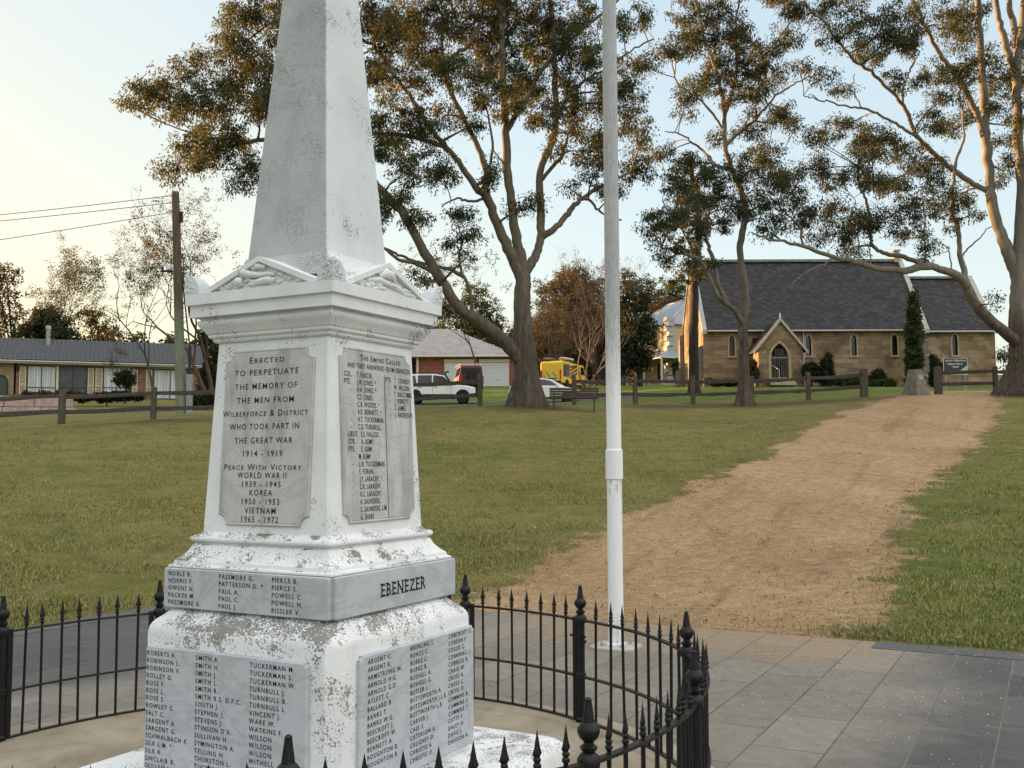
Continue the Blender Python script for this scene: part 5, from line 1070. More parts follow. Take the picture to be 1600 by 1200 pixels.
mb.tube([(xa - .42, .44, .2)] + [(x, .44, z) for x, z in reversed(o_)] + [(xa + .42, .44, .2)], .045, 6); aw_ = mb.build("arched_window", M['black_plastic'], lh)
MB().prism([(xa - .42, .2), (xa + .42, .2)] + o_, (0, .47, 0), (1, 0, 0), (0, 0, 1), (0, 1, 0), .03).build("pane", M['dark_glass'], aw_)
MB().lathe([(.02, 0), (.10, .03), (.12, .2), (.10, .34), (.03, .38)], 10, (fx(27), .36, H0 - .75)).build("wall_lamp", M['black_plastic'], lh, smooth=True)
zc_ = zrd - .35; MB().lathe([(.30, zc_ - .55), (.26, zc_ - .35), (.165, zc_ - .3), (.165, zc_ + 1.1), (.20, zc_ + 1.12), (.20, zc_ + 1.38), (.17, zc_ + 1.42), (.0, zc_ + 1.44)], 16, (fx(59) + .4, 3.6, 0)).build("flue", M['steel'], lh, smooth=True)
MB().box((FL + 1.4, 5.6, 1.0), (3.0, 5, 2.6)).build("side_wing", M['brick_brown'], lh)
MB().prism([(2.6, 2.25), (8.6, 2.25), (5.6, 3.05)], (FL - .2, 0, 0), (0, 1, 0), (0, 0, 1), (1, 0, 0), 3.4).build("wing_roof", M['tile'], lh)

# --- sandstone block wall in front of it
r = random.Random(4); wst = empty("retaining_wall", ground_at(45, 60), fa * .6, "low wall of pink sandstone blocks below the bungalow", "wall"); xw0, xw1 = at(-60, 620, 60)[0] - wst.location.x, at(113, 620, 60)[0] - wst.location.x
zt_ = at(50, 619, 60)[2] - wst.location.z
for row in range(3):
    x = xw0 - r.uniform(0, .6)
    while x < xw1:
        L_ = min(r.uniform(1.3, 2.2), xw1 - x + .02)
        if L_ > .3: MB().cham((x + L_ / 2, r.uniform(-.03, .03), zt_ - .33 - row * .66), (L_ - .02, .7, .64), .05).build("block", M['pink_stone'], wst)
        x += L_

# ------------------------------------------------------------------ vehicles
def wheel(parent, x, y, z, rr=.34, wd=.22, side=-1):
    t = MB().lathe([(rr * .62, -wd / 2), (rr * .93, -wd / 2), (rr, -wd * .33), (rr, wd * .33), (rr * .93, wd / 2), (rr * .62, wd / 2)], 24, (0, 0, 0), 0, 'Y'); o = t.build("wheel", M['rubber'], parent, smooth=True); o.location = (x, y, z)
    m_ = MB().lathe([(0.02, .0), (rr * .60, .0), (rr * .63, side * wd * .30), (rr * .60, side * wd * .38)], 20, (0, side * wd * .1, 0), 0, 'Y')
    for i in range(5):
        a = i * 2 * math.pi / 5; m_.box((math.cos(a) * rr * .33, side * wd * .30, math.sin(a) * rr * .33), (rr * .58, .04, rr * .16), ry=-a)
    m_.build("rim", M['alloy'], o, smooth=True)
def car_shell(parent, lower, upper, halfw, taper, mat, arches, arch_r):
    """lower and upper side outlines (x, z) extruded across; the upper leans in by taper"""
    b = MB(); n = len(lower); V = []
    for y, ins in ((-halfw, .10), (-halfw + .07, 0.0), (halfw - .07, 0.0), (halfw, .10)):
        cx_ = sum(p[0] for p in lower) / n; cz_ = sum(p[1] for p in lower) / n
        for x, z in lower: V.append((x - ins * .5 * (1 if x > cx_ else -1), y * (1.0), z - (ins * .35 if z > cz_ else -ins * .2)))
    b.add(V, [(i * n + j, i * n + (j + 1) % n, i * n + n + (j + 1) % n, i * n + n + j) for i in range(3) for j in range(n)] + [tuple(range(n - 1, -1, -1)), tuple(3 * n + j for j in range(n))])
    o = b.build("body", mat, parent, smooth=True, ang=30)
    cut(o, [MB().lathe([(arch_r, -3), (arch_r, 3)], 24, (x, 0, z), 0, 'Y') for x, z in arches])
    o.data.polygons.foreach_set("use_smooth", [True] * len(o.data.polygons)); o.data.set_sharp_from_angle(angle=R(30))
    m_ = len(upper); zl, zh = min(p[1] for p in upper), max(p[1] for p in upper); V = []
    for sg in (-1, 1):
        for x, z in upper: V.append((x, sg * (halfw - .06 - taper * (z - zl) / (zh - zl)), z))
    MB().add(V, [(j, (j + 1) % m_, m_ + (j + 1) % m_, m_ + j) for j in range(m_)] + [tuple(range(m_ - 1, -1, -1)), tuple(m_ + j for j in range(m_))]).build("cabin", mat, parent, smooth=True, ang=25)
    def glass(poly, name="window"):
        mb_ = MB()
        for sg in (-1, 1): pass
        return mb_
    def side_glass(poly):
        for sg in (-1, 1):
            Y = lambda z: sg * (halfw - .06 - taper * (z - zl) / (zh - zl) + .012)
            MB().add([(x, Y(z), z) for x, z in poly] + [(x, Y(z) - sg * .02, z) for x, z in poly], [tuple(range(len(poly))), tuple(range(2 * len(poly) - 1, len(poly) - 1, -1))] + [(j, (j + 1) % len(poly), len(poly) + (j + 1) % len(poly), len(poly) + j) for j in range(len(poly))]).build("side_window", M['dark_glass'], parent)
    def cross_glass(p, q, name):
        (xa_, za_), (xb_, zb_) = p, q; dx, dz = xb_ - xa_, zb_ - za_; L_ = math.hypot(dx, dz); nx_, nz_ = -dz / L_ * .012, dx / L_ * .012
        if nz_ < 0: nx_, nz_ = -nx_, -nz_
        W = lambda z: halfw - .13 - taper * (z - zl) / (zh - zl)
        MB().add([(x + nx_, sg * W(z), z + nz_) for x, z in (p, q) for sg in (-1, 1)], [(0, 1, 3, 2)]).build(name, M['dark_glass'], parent)
    return side_glass, cross_glass
# white four wheel drive, nose to the right, with snorkel and bull bar
q = gp(-4.6, 64.0); suv = empty("four_wheel_drive", q, R(2), "white four wheel drive with black snorkel and bull bar, beside the white monument", "car")
sg_f, cg_f = car_shell(suv, [(-2.35, .45), (-2.38, .75), (-2.36, 1.10), (1.05, 1.14), (1.75, 1.09), (2.22, .98), (2.30, .70), (2.22, .45)], [(-2.34, 1.08), (-2.22, 1.70), (-1.6, 1.83), (-.2, 1.84), (.35, 1.74), (1.10, 1.12)], .93, .16, M['white_car'], [(-1.45, .40), (1.50, .40)], .46)
sg_f([(-2.22, 1.16), (-2.1, 1.66), (-1.45, 1.74), (-1.35, 1.16)]); sg_f([(-1.28, 1.16), (-1.30, 1.75), (-.42, 1.76), (-.42, 1.16)]); sg_f([(-.34, 1.16), (-.34, 1.76), (.25, 1.68), (.88, 1.18)])
cg_f((.40, 1.71), (1.04, 1.17), "windscreen")
for x in (-1.45, 1.50):
    for sd in (-1, 1): wheel(suv, x, sd * .82, .40, .40, .26, sd)
MB().box((2.36, 0, .62), (.12, 1.7, .34)).tube([(2.40, -.7, .5), (2.46, -.7, 1.0), (2.46, .7, 1.0), (2.40, .7, .5)], .045, 8).tube([(2.44, -.35, .5), (2.46, -.35, 1.05)], .035, 6).tube([(2.44, .35, .5), (2.46, .35, 1.05)], .035, 6).build("bull_bar", M['black_plastic'], suv)
MB().tube([(.78, -.90, 1.10), (.72, -.90, 1.30), (.42, -.86, 1.78), (.42, -.86, 1.92), (.55, -.86, 1.97), (.64, -.86, 1.95)], .055, 8).build("snorkel", M['black_plastic'], suv, smooth=True)
MB().box((1.45, 0, 1.135), (.75, 1.0, .07)).build("bonnet_scoop", M['black_plastic'], suv)
MB().box((.02, 0, .46), (2.0, 1.90, .20)).build("side_step", M['black_plastic'], suv)
for x in (-1.32, -.38, .78): MB().box((x, 0, .84), (.018, 1.868, .56)).build("door_gap", M['black_plastic'], suv)
for sd in (-1, 1): MB().tube([(-2.0, sd * .66, 1.86), (-1.6, sd * .66, 1.90), (-.1, sd * .66, 1.90), (.2, sd * .66, 1.80)], .03, 6).build("roof_rail", M['black_plastic'], suv)
for sd in (-1, 1):
    MB().cham((.62, sd * 1.0, 1.22), (.14, .2, .2), .03).build("mirror", M['black_plastic'], suv)
    MB().cham((2.24, sd * .68, .88), (.12, .34, .18), .02).build("headlight", M['lens'], suv)
    for x in (-1.15, -.18): MB().cham((x, sd * .935, 1.0), (.2, .03, .035), .008).build("door_handle", M['black_plastic'], suv)
# white hatchback behind the gum tree, nose to the right
q = gp(2.0, 62.3); hb_ = empty("white_car", q, R(-1), "low white car parked behind the large gum tree trunk, in front of the yellow van", "car")
sg_f, cg_f = car_shell(hb_, [(-2.15, .30), (-2.20, .62), (-2.12, .98), (-1.4, 1.0), (.9, .96), (1.7, .84), (2.15, .68), (2.18, .45), (2.1, .28)], [(-2.10, .94), (-1.75, 1.30), (-1.0, 1.46), (-.1, 1.47), (.4, 1.38), (1.25, .93)], .88, .20, M['white_car'], [(-1.32, .31), (1.36, .31)], .37)
sg_f([(-1.85, 1.02), (-1.55, 1.28), (-.9, 1.38), (-.85, 1.02)]); sg_f([(-.78, 1.02), (-.82, 1.39), (-.05, 1.39), (.33, 1.31), (.85, 1.0)])
cg_f((.44, 1.36), (1.20, .96), "windscreen"); cg_f((-2.05, 1.0), (-1.78, 1.27), "rear_window")
for x in (-1.32, 1.36):
    for sd in (-1, 1): wheel(hb_, x, sd * .78, .31, .31, .2, sd)
for sd in (-1, 1):
    MB().cham((-2.12, sd * .68, .82), (.12, .3, .18), .02).build("tail_light", M['red_light'], hb_); MB().cham((2.08, sd * .62, .68), (.14, .36, .12), .02).build("headlight", M['lens'], hb_)
    MB().cham((.72, sd * .95, 1.0), (.12, .18, .13), .03).build("mirror", M['white_car'], hb_)
MB().box((-2.19, 0, .45), (.06, 1.5, .2)).build("rear_bumper", M['black_plastic'], hb_)
# yellow service van, rear towards us
q = gp(4.15, 79.5); vn = empty("yellow_van", q, R(62), "yellow service van with diagonal hazard stripes and a loaded roof rack, behind the white car", "van")
# local +x is the nose; built long along x
b = MB().prism([(-2.5, .35), (2.45, .35), (2.5, .9), (2.1, 1.15), (1.55, 1.95), (-2.35, 2.05), (-2.5, 1.9)], (0, -.90, 0), (1, 0, 0), (0, 0, 1), (0, 1, 0), 1.8).build("body", M['yellow'], vn)
bv = b.modifiers.new("b", 'BEVEL'); bv.width = .07; bv.segments = 3
for sd in (-1, 1):
    MB().box((-1.62, sd * .905, 1.35), (1.15, .02, .95)).build("side_window", M['dark_glass'], vn)
    MB().prism([(1.0, 1.2), (1.85, 1.2), (1.45, 1.8), (1.0, 1.8)], (0, sd * .905, 0), (1, 0, 0), (0, 0, 1), (0, sd, 0), .012).build("side_window", M['dark_glass'], vn)
    mb = MB()
    for i in range(4): mb.prism([(-.95, .75 + .28 * i), (-.95, .90 + .28 * i), (.35, 1.35 + .28 * i if i < 3 else 1.9), (.35, 1.2 + .28 * i if i < 3 else 1.8)], (0, sd * .905, 0), (1, 0, 0), (0, 0, 1), (0, sd, 0), .01)
    mb.build("hazard_stripe", M['maroon'], vn)
    for x in (-1.55, 1.5): wheel(vn, x, sd * .80, .35, .35, .22, sd)
    MB().box((-2.515, sd * .80, 1.0), (.04, .12, .7)).build("tail_light", M['red_light'], vn)
MB().box((-2.52, 0, .42), (.1, 1.7, .2)).build("rear_bumper", M['black_plastic'], vn)
MB().box((-2.515, -.05, .82), (.02, .75, .16)).build("number_plate", M['trim_white'], vn)
MB().tube([(-2.55, -.5, .72), (-2.55, .5, .70), (-2.55, .62, 1.0)], .03, 6).tube([(-2.54, .1, .85), (-2.54, .45, 1.3)], .025, 6).tube([(-2.54, -.45, .85), (-2.54, -.15, 1.2)], .02, 6).build("rear_rack", M['black_plastic'], vn)
mb = MB()
for x in (-2.0, -.6, .8): mb.tube([(x, -.8, 2.05), (x, -.8, 2.2), (x, .8, 2.2), (x, .8, 2.05)], .03, 6)
for y in (-.8, 0, .8): mb.tube([(-2.4, y, 2.22), (1.3, y, 2.22)], .025, 6)
mb.build("roof_rack", M['black_plastic'], vn)
MB().cham((-.4, -.35, 2.34), (1.6, .5, .2), .04).build("roof_box", M['cream'], vn)
mb = MB()
for i in range(5): mb.tube([(-2.5, .15 + .12 * i, 2.27 + .02 * (i % 2)), (1.2, .15 + .12 * i, 2.27)], .04, 6)
mb.build("pipe_bundle", M['steel'], vn)
# dark red off-roader by the garage
q = gp(-3.45, 79.0); mv = empty("off_roader", q, R(100), "dark red boxy off roader with a roof rack, in front of the garage doors", "car")
sg_f, cg_f = car_shell(mv, [(-2.1, .50), (-2.15, 1.15), (1.0, 1.15), (2.0, 1.05), (2.1, .50)], [(-2.12, 1.12), (-2.05, 1.92), (.35, 1.95), (.95, 1.12)], .95, .10, M['maroon'], [(-1.3, .42), (1.35, .42)], .46)
sg_f([(-1.98, 1.2), (-1.95, 1.78), (-1.0, 1.8), (-1.0, 1.2)]); sg_f([(-.92, 1.2), (-.92, 1.8), (.25, 1.8), (.72, 1.2)])
MB().box((-2.10, 0, 1.48), (.06, 1.45, .5)).build("rear_window", M['dark_glass'], mv); cg_f((.40, 1.9), (.9, 1.18), "windscreen")
for x in (-1.3, 1.35):
    for sd in (-1, 1): wheel(mv, x, sd * .84, .42, .42, .27, sd)
mb = MB()
for y in np.linspace(-.85, .85, 9): mb.tube([(-2.0, y, 2.05), (.3, y, 2.05)], .022, 5)
for x in (-2.0, -.9, .3): mb.tube([(x, -.9, 1.95), (x, -.9, 2.08), (x, .9, 2.08), (x, .9, 1.95)], .025, 5)
mb.build("roof_rack", M['trim_white'], mv); MB().lathe([(.2, -.1), (.38, -.1), (.38, .1), (.2, .1)], 18, (-2.30, 0, 1.1), 0, 'X').build("spare_wheel", M['rubber'], mv, smooth=True)
for sd in (-1, 1): MB().box((-2.165, sd * .8, .95), (.04, .14, .3)).build("tail_light", M['red_light'], mv)

# ------------------------------------------------------------------ utility pole and wires
up_ = ground_at(284, 45.0); upo = empty("utility_pole", up_, 0, "tall greenish timber utility pole with a grey cable duct, in front of the bungalow", "utility pole")
ht = at(274, 300, 45.0)[2] - up_[2]; lean = at(274, 300, 45)[0] - up_[0]
MB().tube([(0, 0, -.4), (lean * .5, 0, ht * .5), (lean, 0, ht)], [.235, .20, .16], 14).build("shaft", M['pole_wood'], upo, smooth=True)
MB().cham((.36, -.08, .72), (.26, .20, 2.0), .03).build("cable_duct", M['steel'], upo)
MB().tube([(.34, -.06, 1.6), (.32, -.04, 3.0)], .07, 8).tube([(.32, -.04, 2.9), (lean + .20, 0, ht - 2.5), (lean + .17, 0, ht - .8)], .035, 6).build("cable", M['wire'], upo)
MB().cham((lean + .28, 0, ht - 1.15), (.16, .12, .5), .03).build("fuse_box", M['black_plastic'], upo)
MB().cham((lean - .30, 0, ht - 3.6), (.5, .1, .1), .02).lathe([(.05, 0), (.06, .06), (.03, .2)], 8, (lean - .5, 0, ht - 3.55)).build("insulator_arm", M['black_plastic'], upo)
for i, (v1, v0, lab) in enumerate(((305, 332, "topmost of the three wires running left from the utility pole"), (316, 341.5, "middle of the three wires running left from the utility pole"), (331, 371, "lowest of the three wires running left from the utility pole"))):
    a, b = at(273, v1, 45.0), at(-420, v0 + (v0 - v1) * 1.50, 41.0); P = [a + (b - a) * t - np.array([0, 0, .12 * 4 * t * (1 - t)]) for t in np.linspace(0, 1, 14)]
    tag(MB().tube(P, .016, 5).build("overhead_wire", M['wire']), lab, "wire", "overhead wires")

# ------------------------------------------------------------------ trees
class Leaves:
    def __init__(s): s.P = []; s.A = []; s.B = []
    def tuft(s, c, rad, n, r, length=0.13, width=0.030, droop=0.8, flat=0.75):
        """n drooping blade leaves scattered in a ball round c"""
        d = r.standard_normal((n, 3)); d /= np.linalg.norm(d, axis=1, keepdims=True) + 1e-9
        p = np.asarray(c) + d * (rad * r.random((n, 1)) ** 0.6) * np.array([1, 1, flat])
        ax = d * 0.55 + r.standard_normal((n, 3)) * 0.6; ax[:, 2] -= droop; ax /= np.linalg.norm(ax, axis=1, keepdims=True)
        b = np.cross(ax, r.standard_normal((n, 3))); b /= np.linalg.norm(b, axis=1, keepdims=True) + 1e-9
        l = length * r.uniform(0.6, 1.3, (n, 1)); w_ = width * r.uniform(0.7, 1.3, (n, 1))
        s.P.append(p); s.A.append(ax * l); s.B.append(b * w_)
    def build(s, name, mat, parent, origin):
        P, A, B = np.concatenate(s.P) - np.asarray(origin), np.concatenate(s.A), np.concatenate(s.B); n = len(P)
        V = np.stack([P, P + A * .45 + B, P + A, P + A * .45 - B], 1).reshape(-1, 3)
        return mesh_np(name, V, np.arange(n * 4).reshape(-1, 4), mat, parent), n
def swept(mb, P, rad, o, n=8, rib=0.0, ph=(0, 0, 0)):
    b = len(mb.v); mb.tube([tuple(np.asarray(p) - o) for p in P], list(rad), n)
    if rib:
        for i, p in enumerate(P):
            c = np.asarray(p) - o
            for j in range(n):
                a = 2 * math.pi * j / n; f = 1 + rib * (math.sin(2 * a + ph[0] + .13 * i) + .7 * math.sin(5 * a + ph[1] - .2 * i) + .5 * math.sin(3 * a + ph[2] + .5 * i))
                q = np.array(mb.v[b + i * n + j]); mb.v[b + i * n + j] = tuple(c + (q - c) * f)
def twig(mb, a, b, r0, r1, o, r, n=5, sag=0.12, steps=5):
    a, b = np.asarray(a), np.asarray(b); L_ = np.linalg.norm(b - a); m = (a + b) / 2 + r.standard_normal(3) * L_ * 0.10 + np.array([0, 0, L_ * sag])
    P = [(1 - t) ** 2 * a + 2 * t * (1 - t) * m + t * t * b for t in np.linspace(0, 1, steps)]
    swept(mb, P, np.linspace(r0, r1, steps), o, n); return P
NLEAF = 0
def gum(label, name, base, flare, limbs, blobs, bark_m, leaf_m, seed, dens=1.0, group=None, dsp=1.2, lw=0.021, ll=0.125):
    """limbs: (points in photo pixels, depth at start, depth at end, radius at start, radius at end)"""
    global NLEAF
    r = np.random.default_rng(seed); o = np.array(base, float); root = empty(name, o, 0, label, "tree", group); mb = MB(); nodes = []
    for pts, d0, d1, r0, r1 in limbs:
        k_ = len(pts); W3 = [at(u, v, d0 + (d1 - d0) * (i / (k_ - 1)) ** 1.2) for i, (u, v) in enumerate(pts)]
        
        if nodes:
            NQ = np.array([c for c, _ in nodes]); w0 = W3[0]; pix = np.hypot(NQ[:, 0] / NQ[:, 1] - w0[0] / w0[1], (NQ[:, 2] - EYE) / NQ[:, 1] - (w0[2] - EYE) / w0[1]); W3[0] = NQ[int(np.argmin(pix + .002 * np.abs(NQ[:, 1] - w0[1])))]
        C = catmull(W3, 5); m = len(C); jit = r.standard_normal((m, 3)) * (0.012 if r0 > .3 else 0.02); jit[0] = 0; C = C + jit * np.linspace(0.5, 1.4, m)[:, None]
        rr = np.linspace(r0, r1, m) * (1 + 0.05 * np.sin(np.arange(m) * .55 + r.uniform(0, 6))); rr[0] *= 1.08; swept(mb, C, rr, o, 18 if r0 > .3 else (12 if r0 > .09 else 7), .05 if r0 > .3 else (.04 if r0 > .09 else 0), r.uniform(0, 6.28, 3))
        for i, c in enumerate(C): nodes.append((c, rr[i]))
    # flared, ribbed root collar
    fl_r, fl_h, top = flare; V = []; nn = 44; hs = np.linspace(-.25, fl_h, 14); ph = r.uniform(0, 6.28, 4)
    for h_ in hs:
        t = min(1.0, max(0.0, h_ / fl_h)); R0 = top + (fl_r - top) * (1 - t) ** 2.2
        for j in range(nn):
            a = 2 * math.pi * j / nn; q = R0 * (1 + (0.13 * math.sin(5 * a + ph[0] + h_ * .4) + .07 * math.sin(9 * a + ph[1] - h_ * .5) + .035 * math.sin(19 * a + ph[2])) * (1 - t * .75)); V.append((q * math.cos(a), q * math.sin(a), h_))
    mb.add(V, [(i * nn + j, i * nn + (j + 1) % nn, i * nn + nn + (j + 1) % nn, i * nn + nn + j) for i in range(13) for j in range(nn)])
    NP = np.array([c for c, _ in nodes]); lv = Leaves(); tw = MB()
    npx = np.stack([NP[:, 0] / NP[:, 1], NP[:, 2] / NP[:, 1]], 1)
    fill = []
    for (u, v, ru, rv) in blobs:
        fill.append((u, v, ru * 1.08, rv * 1.08))
        if r.random() < .55: fill.append((u + r.normal(0, ru * .9), v + r.normal(0, rv * .9), ru * r.uniform(.45, .8), rv * r.uniform(.45, .8)))
    for (u, v, ru, rv) in fill:
        r0_ = ray(u, v); q = np.array([r0_[0], r0_[2]]) / r0_[1]; pen = np.hypot(npx[:, 0] - q[0], (npx[:, 1] - EYE / NP[:, 1] - q[1]))
        i = int(np.argmin(pen + 0.004 * r.random(len(pen)))); d = NP[i, 1] + r.normal(0, dsp); c = at(u, v, d); sx, sz = ru * d / FPX, rv * d / FPX; sy = max(sx, sz)
        j = int(np.argmin(np.linalg.norm(NP - c, axis=1) + 1.5 * np.maximum(0, NP[:, 2] - c[2]))); rb = min(0.055, nodes[j][1] * .7)
        P = twig(tw, NP[j], c - np.array([0, 0, sz * .3]), rb, 0.014, o, r, 5, 0.10, 6)
        nt_ = max(3, int(sx * sz * 55 * dens * (0.75 + .5 * r.random())))
        for _ in range(nt_):
            g3 = r.standard_normal(3); g3 /= np.linalg.norm(g3); g3 *= r.random() ** 0.42
            tc = c + g3 * np.array([sx, sy, sz]); rad = r.uniform(0.20, 0.46)
            if r.random() < .6: twig(tw, P[int(r.integers(2, 6))], tc, 0.011, 0.005, o, r, 3, 0.05, 4)
            lv.tuft(tc, rad, int(r.uniform(40, 85)), r, ll, lw, 0.95)
    mb.m += [1] * 0; t_ = mb.build("trunk", bark_m, root, smooth=True, ang=60); tw.build("branches", bark_m, root, smooth=True, ang=80)
    _, n = lv.build("crown", leaf_m, root, o); NLEAF += n
    return root

T1 = [([(823, 640), (822, 600), (820, 560), (817, 520), (816, 480), (817, 445), (816, 420), (811, 392)], 36.0, 36.1, .45, .22),
      ([(820, 572), (803, 549), (775, 522), (745, 500), (715, 478), (685, 430), (650, 370), (627, 330), (597, 298), (560, 255), (510, 225), (450, 215), (390, 220), (330, 215)], 36.0, 33.0, .27, .045),
      ([(745, 492), (735, 460), (725, 432), (716, 402), (722, 378), (716, 350)], 35.6, 35.0, .075, .022),
      ([(724, 432), (705, 422), (685, 416), (657, 411), (627, 400), (603, 390), (560, 370), (500, 330), (440, 290), (390, 270)], 35.4, 36.5, .075, .022),
      ([(683, 432), (655, 414), (622, 404), (590, 380)], 35.0, 34.0, .09, .04),
      ([(814, 440), (806, 415), (797, 395), (777, 350), (762, 312), (757, 298)], 36.0, 35.4, .20, .15),
      ([(757, 300), (748, 298), (732, 275), (715, 252), (694, 226), (676, 204), (652, 168), (619, 120), (595, 84), (565, 60), (500, 40), (440, 30), (390, 60), (350, 90)], 35.4, 33.0, .125, .02),
      ([(757, 300), (760, 270), (742, 222), (715, 165), (697, 126), (693, 102), (690, 60), (700, 20)], 35.4, 36.8, .125, .045),
      ([(694, 104), (705, 90), (730, 72), (751, 39), (754, 15), (760, -40)], 36.5, 37.5, .09, .04),
      ([(730, 268), (710, 245), (685, 226), (640, 213), (580, 207), (520, 190), (460, 160), (400, 150), (330, 140), (270, 160)], 35.2, 32.8, .10, .02),
      ([(819, 425), (813, 400), (805, 362), (800, 325), (793, 261), (790, 195), (787, 150), (784, 60), (784, 0), (790, -80), (780, -160)], 36.1, 37.5, .20, .08),
      ([(799, 206), (820, 159), (850, 105), (892, 60), (946, 18), (990, -30)], 36.8, 38.5, .10, .04),
      ([(822, 428), (832, 408), (842, 385), (846, 345), (844, 270), (865, 210), (868, 135), (865, 75), (862, 0), (870, -80)], 36.0, 38.0, .185, .075),
      ([(853, 285), (866, 258), (880, 240), (889, 204), (900, 190), (913, 186)], 36.7, 36.0, .08, .03),
      ([(871, 188), (880, 165), (892, 144), (920, 122), (946, 108), (985, 80), (1020, 60)], 37.2, 38.0, .08, .03),
      ([(851, 372), (866, 358), (885, 337), (898, 320), (912, 308), (948, 286), (985, 270)], 36.2, 36.8, .13, .05),
      ([(905, 312), (920, 312), (934, 328), (947, 335), (970, 345)], 36.5, 36.4, .06, .03),
      ([(750, 312), (735, 315), (715, 310), (690, 322)], 35.5, 34.6, .06, .025),
      ([(788, 262), (782, 250), (772, 236)], 36.5, 36.2, .05, .02), ([(762, 275), (770, 235), (762, 180), (755, 150)], 35.6, 35.3, .06, .02)]
B1 = [(215,150,26,24),(262,162,34,32),(300,118,34,34),(352,52,38,34),(398,18,32,26),(392,88,34,42),(332,150,40,36),(300,205,38,24),(352,205,44,28),(402,165,30,40),(262,263,22,20),(312,252,24,18),(342,240,30,28),(388,262,34,28),(375,292,24,12),(418,110,18,60),
      (300,165,26,24),(240,140,22,20),(360,118,30,26),(430,30,24,40),(480,60,60,50),(470,160,60,50),(500,250,60,36),(590,40,40,45),(640,30,40,40),(600,100,30,30),(660,80,35,35),(720,40,45,45),(770,30,40,40),(700,112,40,28),(650,130,30,24),(760,90,40,38),(800,60,34,48),(772,138,34,28),(822,130,34,32),(850,30,38,38),(882,72,30,38),(912,30,30,30),(922,90,24,34),
      (640,180,34,22),(618,212,32,28),(668,212,38,28),(600,232,24,26),(640,262,38,30),(690,272,28,30),(620,312,28,26),(650,342,24,18),(582,332,20,28),(700,172,24,28),(740,190,18,22),(790,172,26,26),(862,172,24,28),(902,140,28,28),(842,192,18,14),(902,180,24,22),(940,150,20,46),(915,230,22,32),(930,268,24,28),(945,222,18,38),(892,292,14,16),
      (985,172,28,44),(992,262,26,30),(978,112,24,26),(1008,205,18,26),(740,366,32,16),(700,380,22,12),(722,330,22,18),(768,268,16,24),(662,438,12,16),(832,318,18,20),(610,150,26,26),(575,120,26,30),(740,130,28,26),(690,20,30,26),(840,90,26,26),(1000,20,20,18),(975,40,18,22),(870,230,16,18),(958,300,20,14),(590,190,22,22),(880,120,22,24),(790,10,34,24),(620,60,30,30),
      (560,-50,80,40),(660,-50,80,40),(760,-60,80,40),(860,-50,80,40),(800,-140,120,50),(680,-120,90,40),(460,-20,50,30)]
gum("huge gum tree with a thick dark trunk forking low, between the cars and bench", "gum_tree", ground_at(823, 36.0), (.70, 2.3, .34), T1, B1, M['bark_gum'], M['leaf_gum'], 11, 1.0)
T2 = [([(1163, 640), (1163, 600), (1162, 560), (1161, 530), (1160, 505)], 39.0, 39.0, .22, .18),
      ([(1159, 508), (1154, 494), (1145, 482), (1122, 463), (1107, 432), (1097, 410), (1085, 402), (1062, 395), (1047, 390), (1032, 386)], 39.0, 37.6, .12, .04),
      ([(1142, 480), (1130, 460), (1122, 445), (1115, 410), (1107, 385), (1102, 362), (1102, 345), (1110, 330), (1117, 318), (1117, 280), (1112, 250)], 38.9, 38.2, .10, .03),
      ([(1097, 408), (1093, 390), (1080, 375), (1060, 350), (1045, 330), (1035, 315)], 38.2, 37.4, .06, .02),
      ([(1160, 508), (1165, 480), (1163, 440), (1156, 395), (1160, 362), (1166, 332), (1160, 305), (1152, 285), (1142, 258), (1135, 238), (1132, 210), (1132, 175), (1125, 130), (1117, 110), (1106, 75), (1098, 50), (1090, 10), (1085, -60)], 39.0, 40.5, .155, .04),
      ([(1137, 228), (1155, 208), (1175, 192), (1195, 170), (1212, 150), (1232, 137), (1252, 126), (1275, 117)], 39.8, 41.0, .08, .02),
      ([(1120, 262), (1100, 237), (1085, 225), (1072, 215), (1056, 208), (1040, 206)], 39.4, 38.6, .06, .02), ([(1140, 262), (1118, 258), (1100, 237)], 39.6, 39.4, .08, .06),
      ([(1130, 205), (1122, 190), (1100, 162), (1080, 145), (1060, 132), (1050, 100), (1048, 80)], 40.0, 39.2, .06, .02),
      ([(1133, 180), (1142, 150), (1150, 110), (1150, 50), (1155, 0), (1165, -60)], 40.1, 41.0, .08, .03),
      ([(1150, 285), (1165, 270), (1185, 262), (1210, 258)], 39.4, 39.8, .06, .02), ([(1164, 340), (1180, 325), (1200, 322)], 39.3, 39.2, .05, .02), ([(1150, 160), (1170, 150), (1190, 130), (1200, 95)], 40.2, 40.8, .05, .02)]
B2 = [(1080,20,38,28),(1122,18,28,28),(1100,60,28,18),(1068,58,24,18),(1048,72,18,16),(1120,100,28,32),(1165,80,22,28),(1172,120,28,28),(1100,130,28,22),(1078,140,26,18),(1140,150,22,24),(1198,90,28,32),(1228,60,26,26),(1210,130,22,18),(1220,180,26,22),(1170,200,28,18),(1190,240,32,24),(1150,260,26,22),(1072,250,22,18),(1060,280,26,22),(1100,268,26,18),(1130,290,22,18),(1030,245,12,12),(1226,280,22,28),(1172,280,26,18),
      (1010,100,20,20),(1020,365,24,16),(1040,345,24,18),(1070,340,24,22),(1100,320,26,22),(1060,300,24,18),(1155,322,22,22),(1130,345,18,16),(1180,312,18,26),(1200,330,16,12),(1052,390,24,16),(1080,408,16,14),(1036,408,12,12),(1013,340,12,8),(1090,360,18,16),(1115,215,14,12),(1180,160,18,18),(1150,40,24,24),(1030,80,14,14),(1240,20,20,18),(1100,-50,70,35),(1180,-40,50,35)]
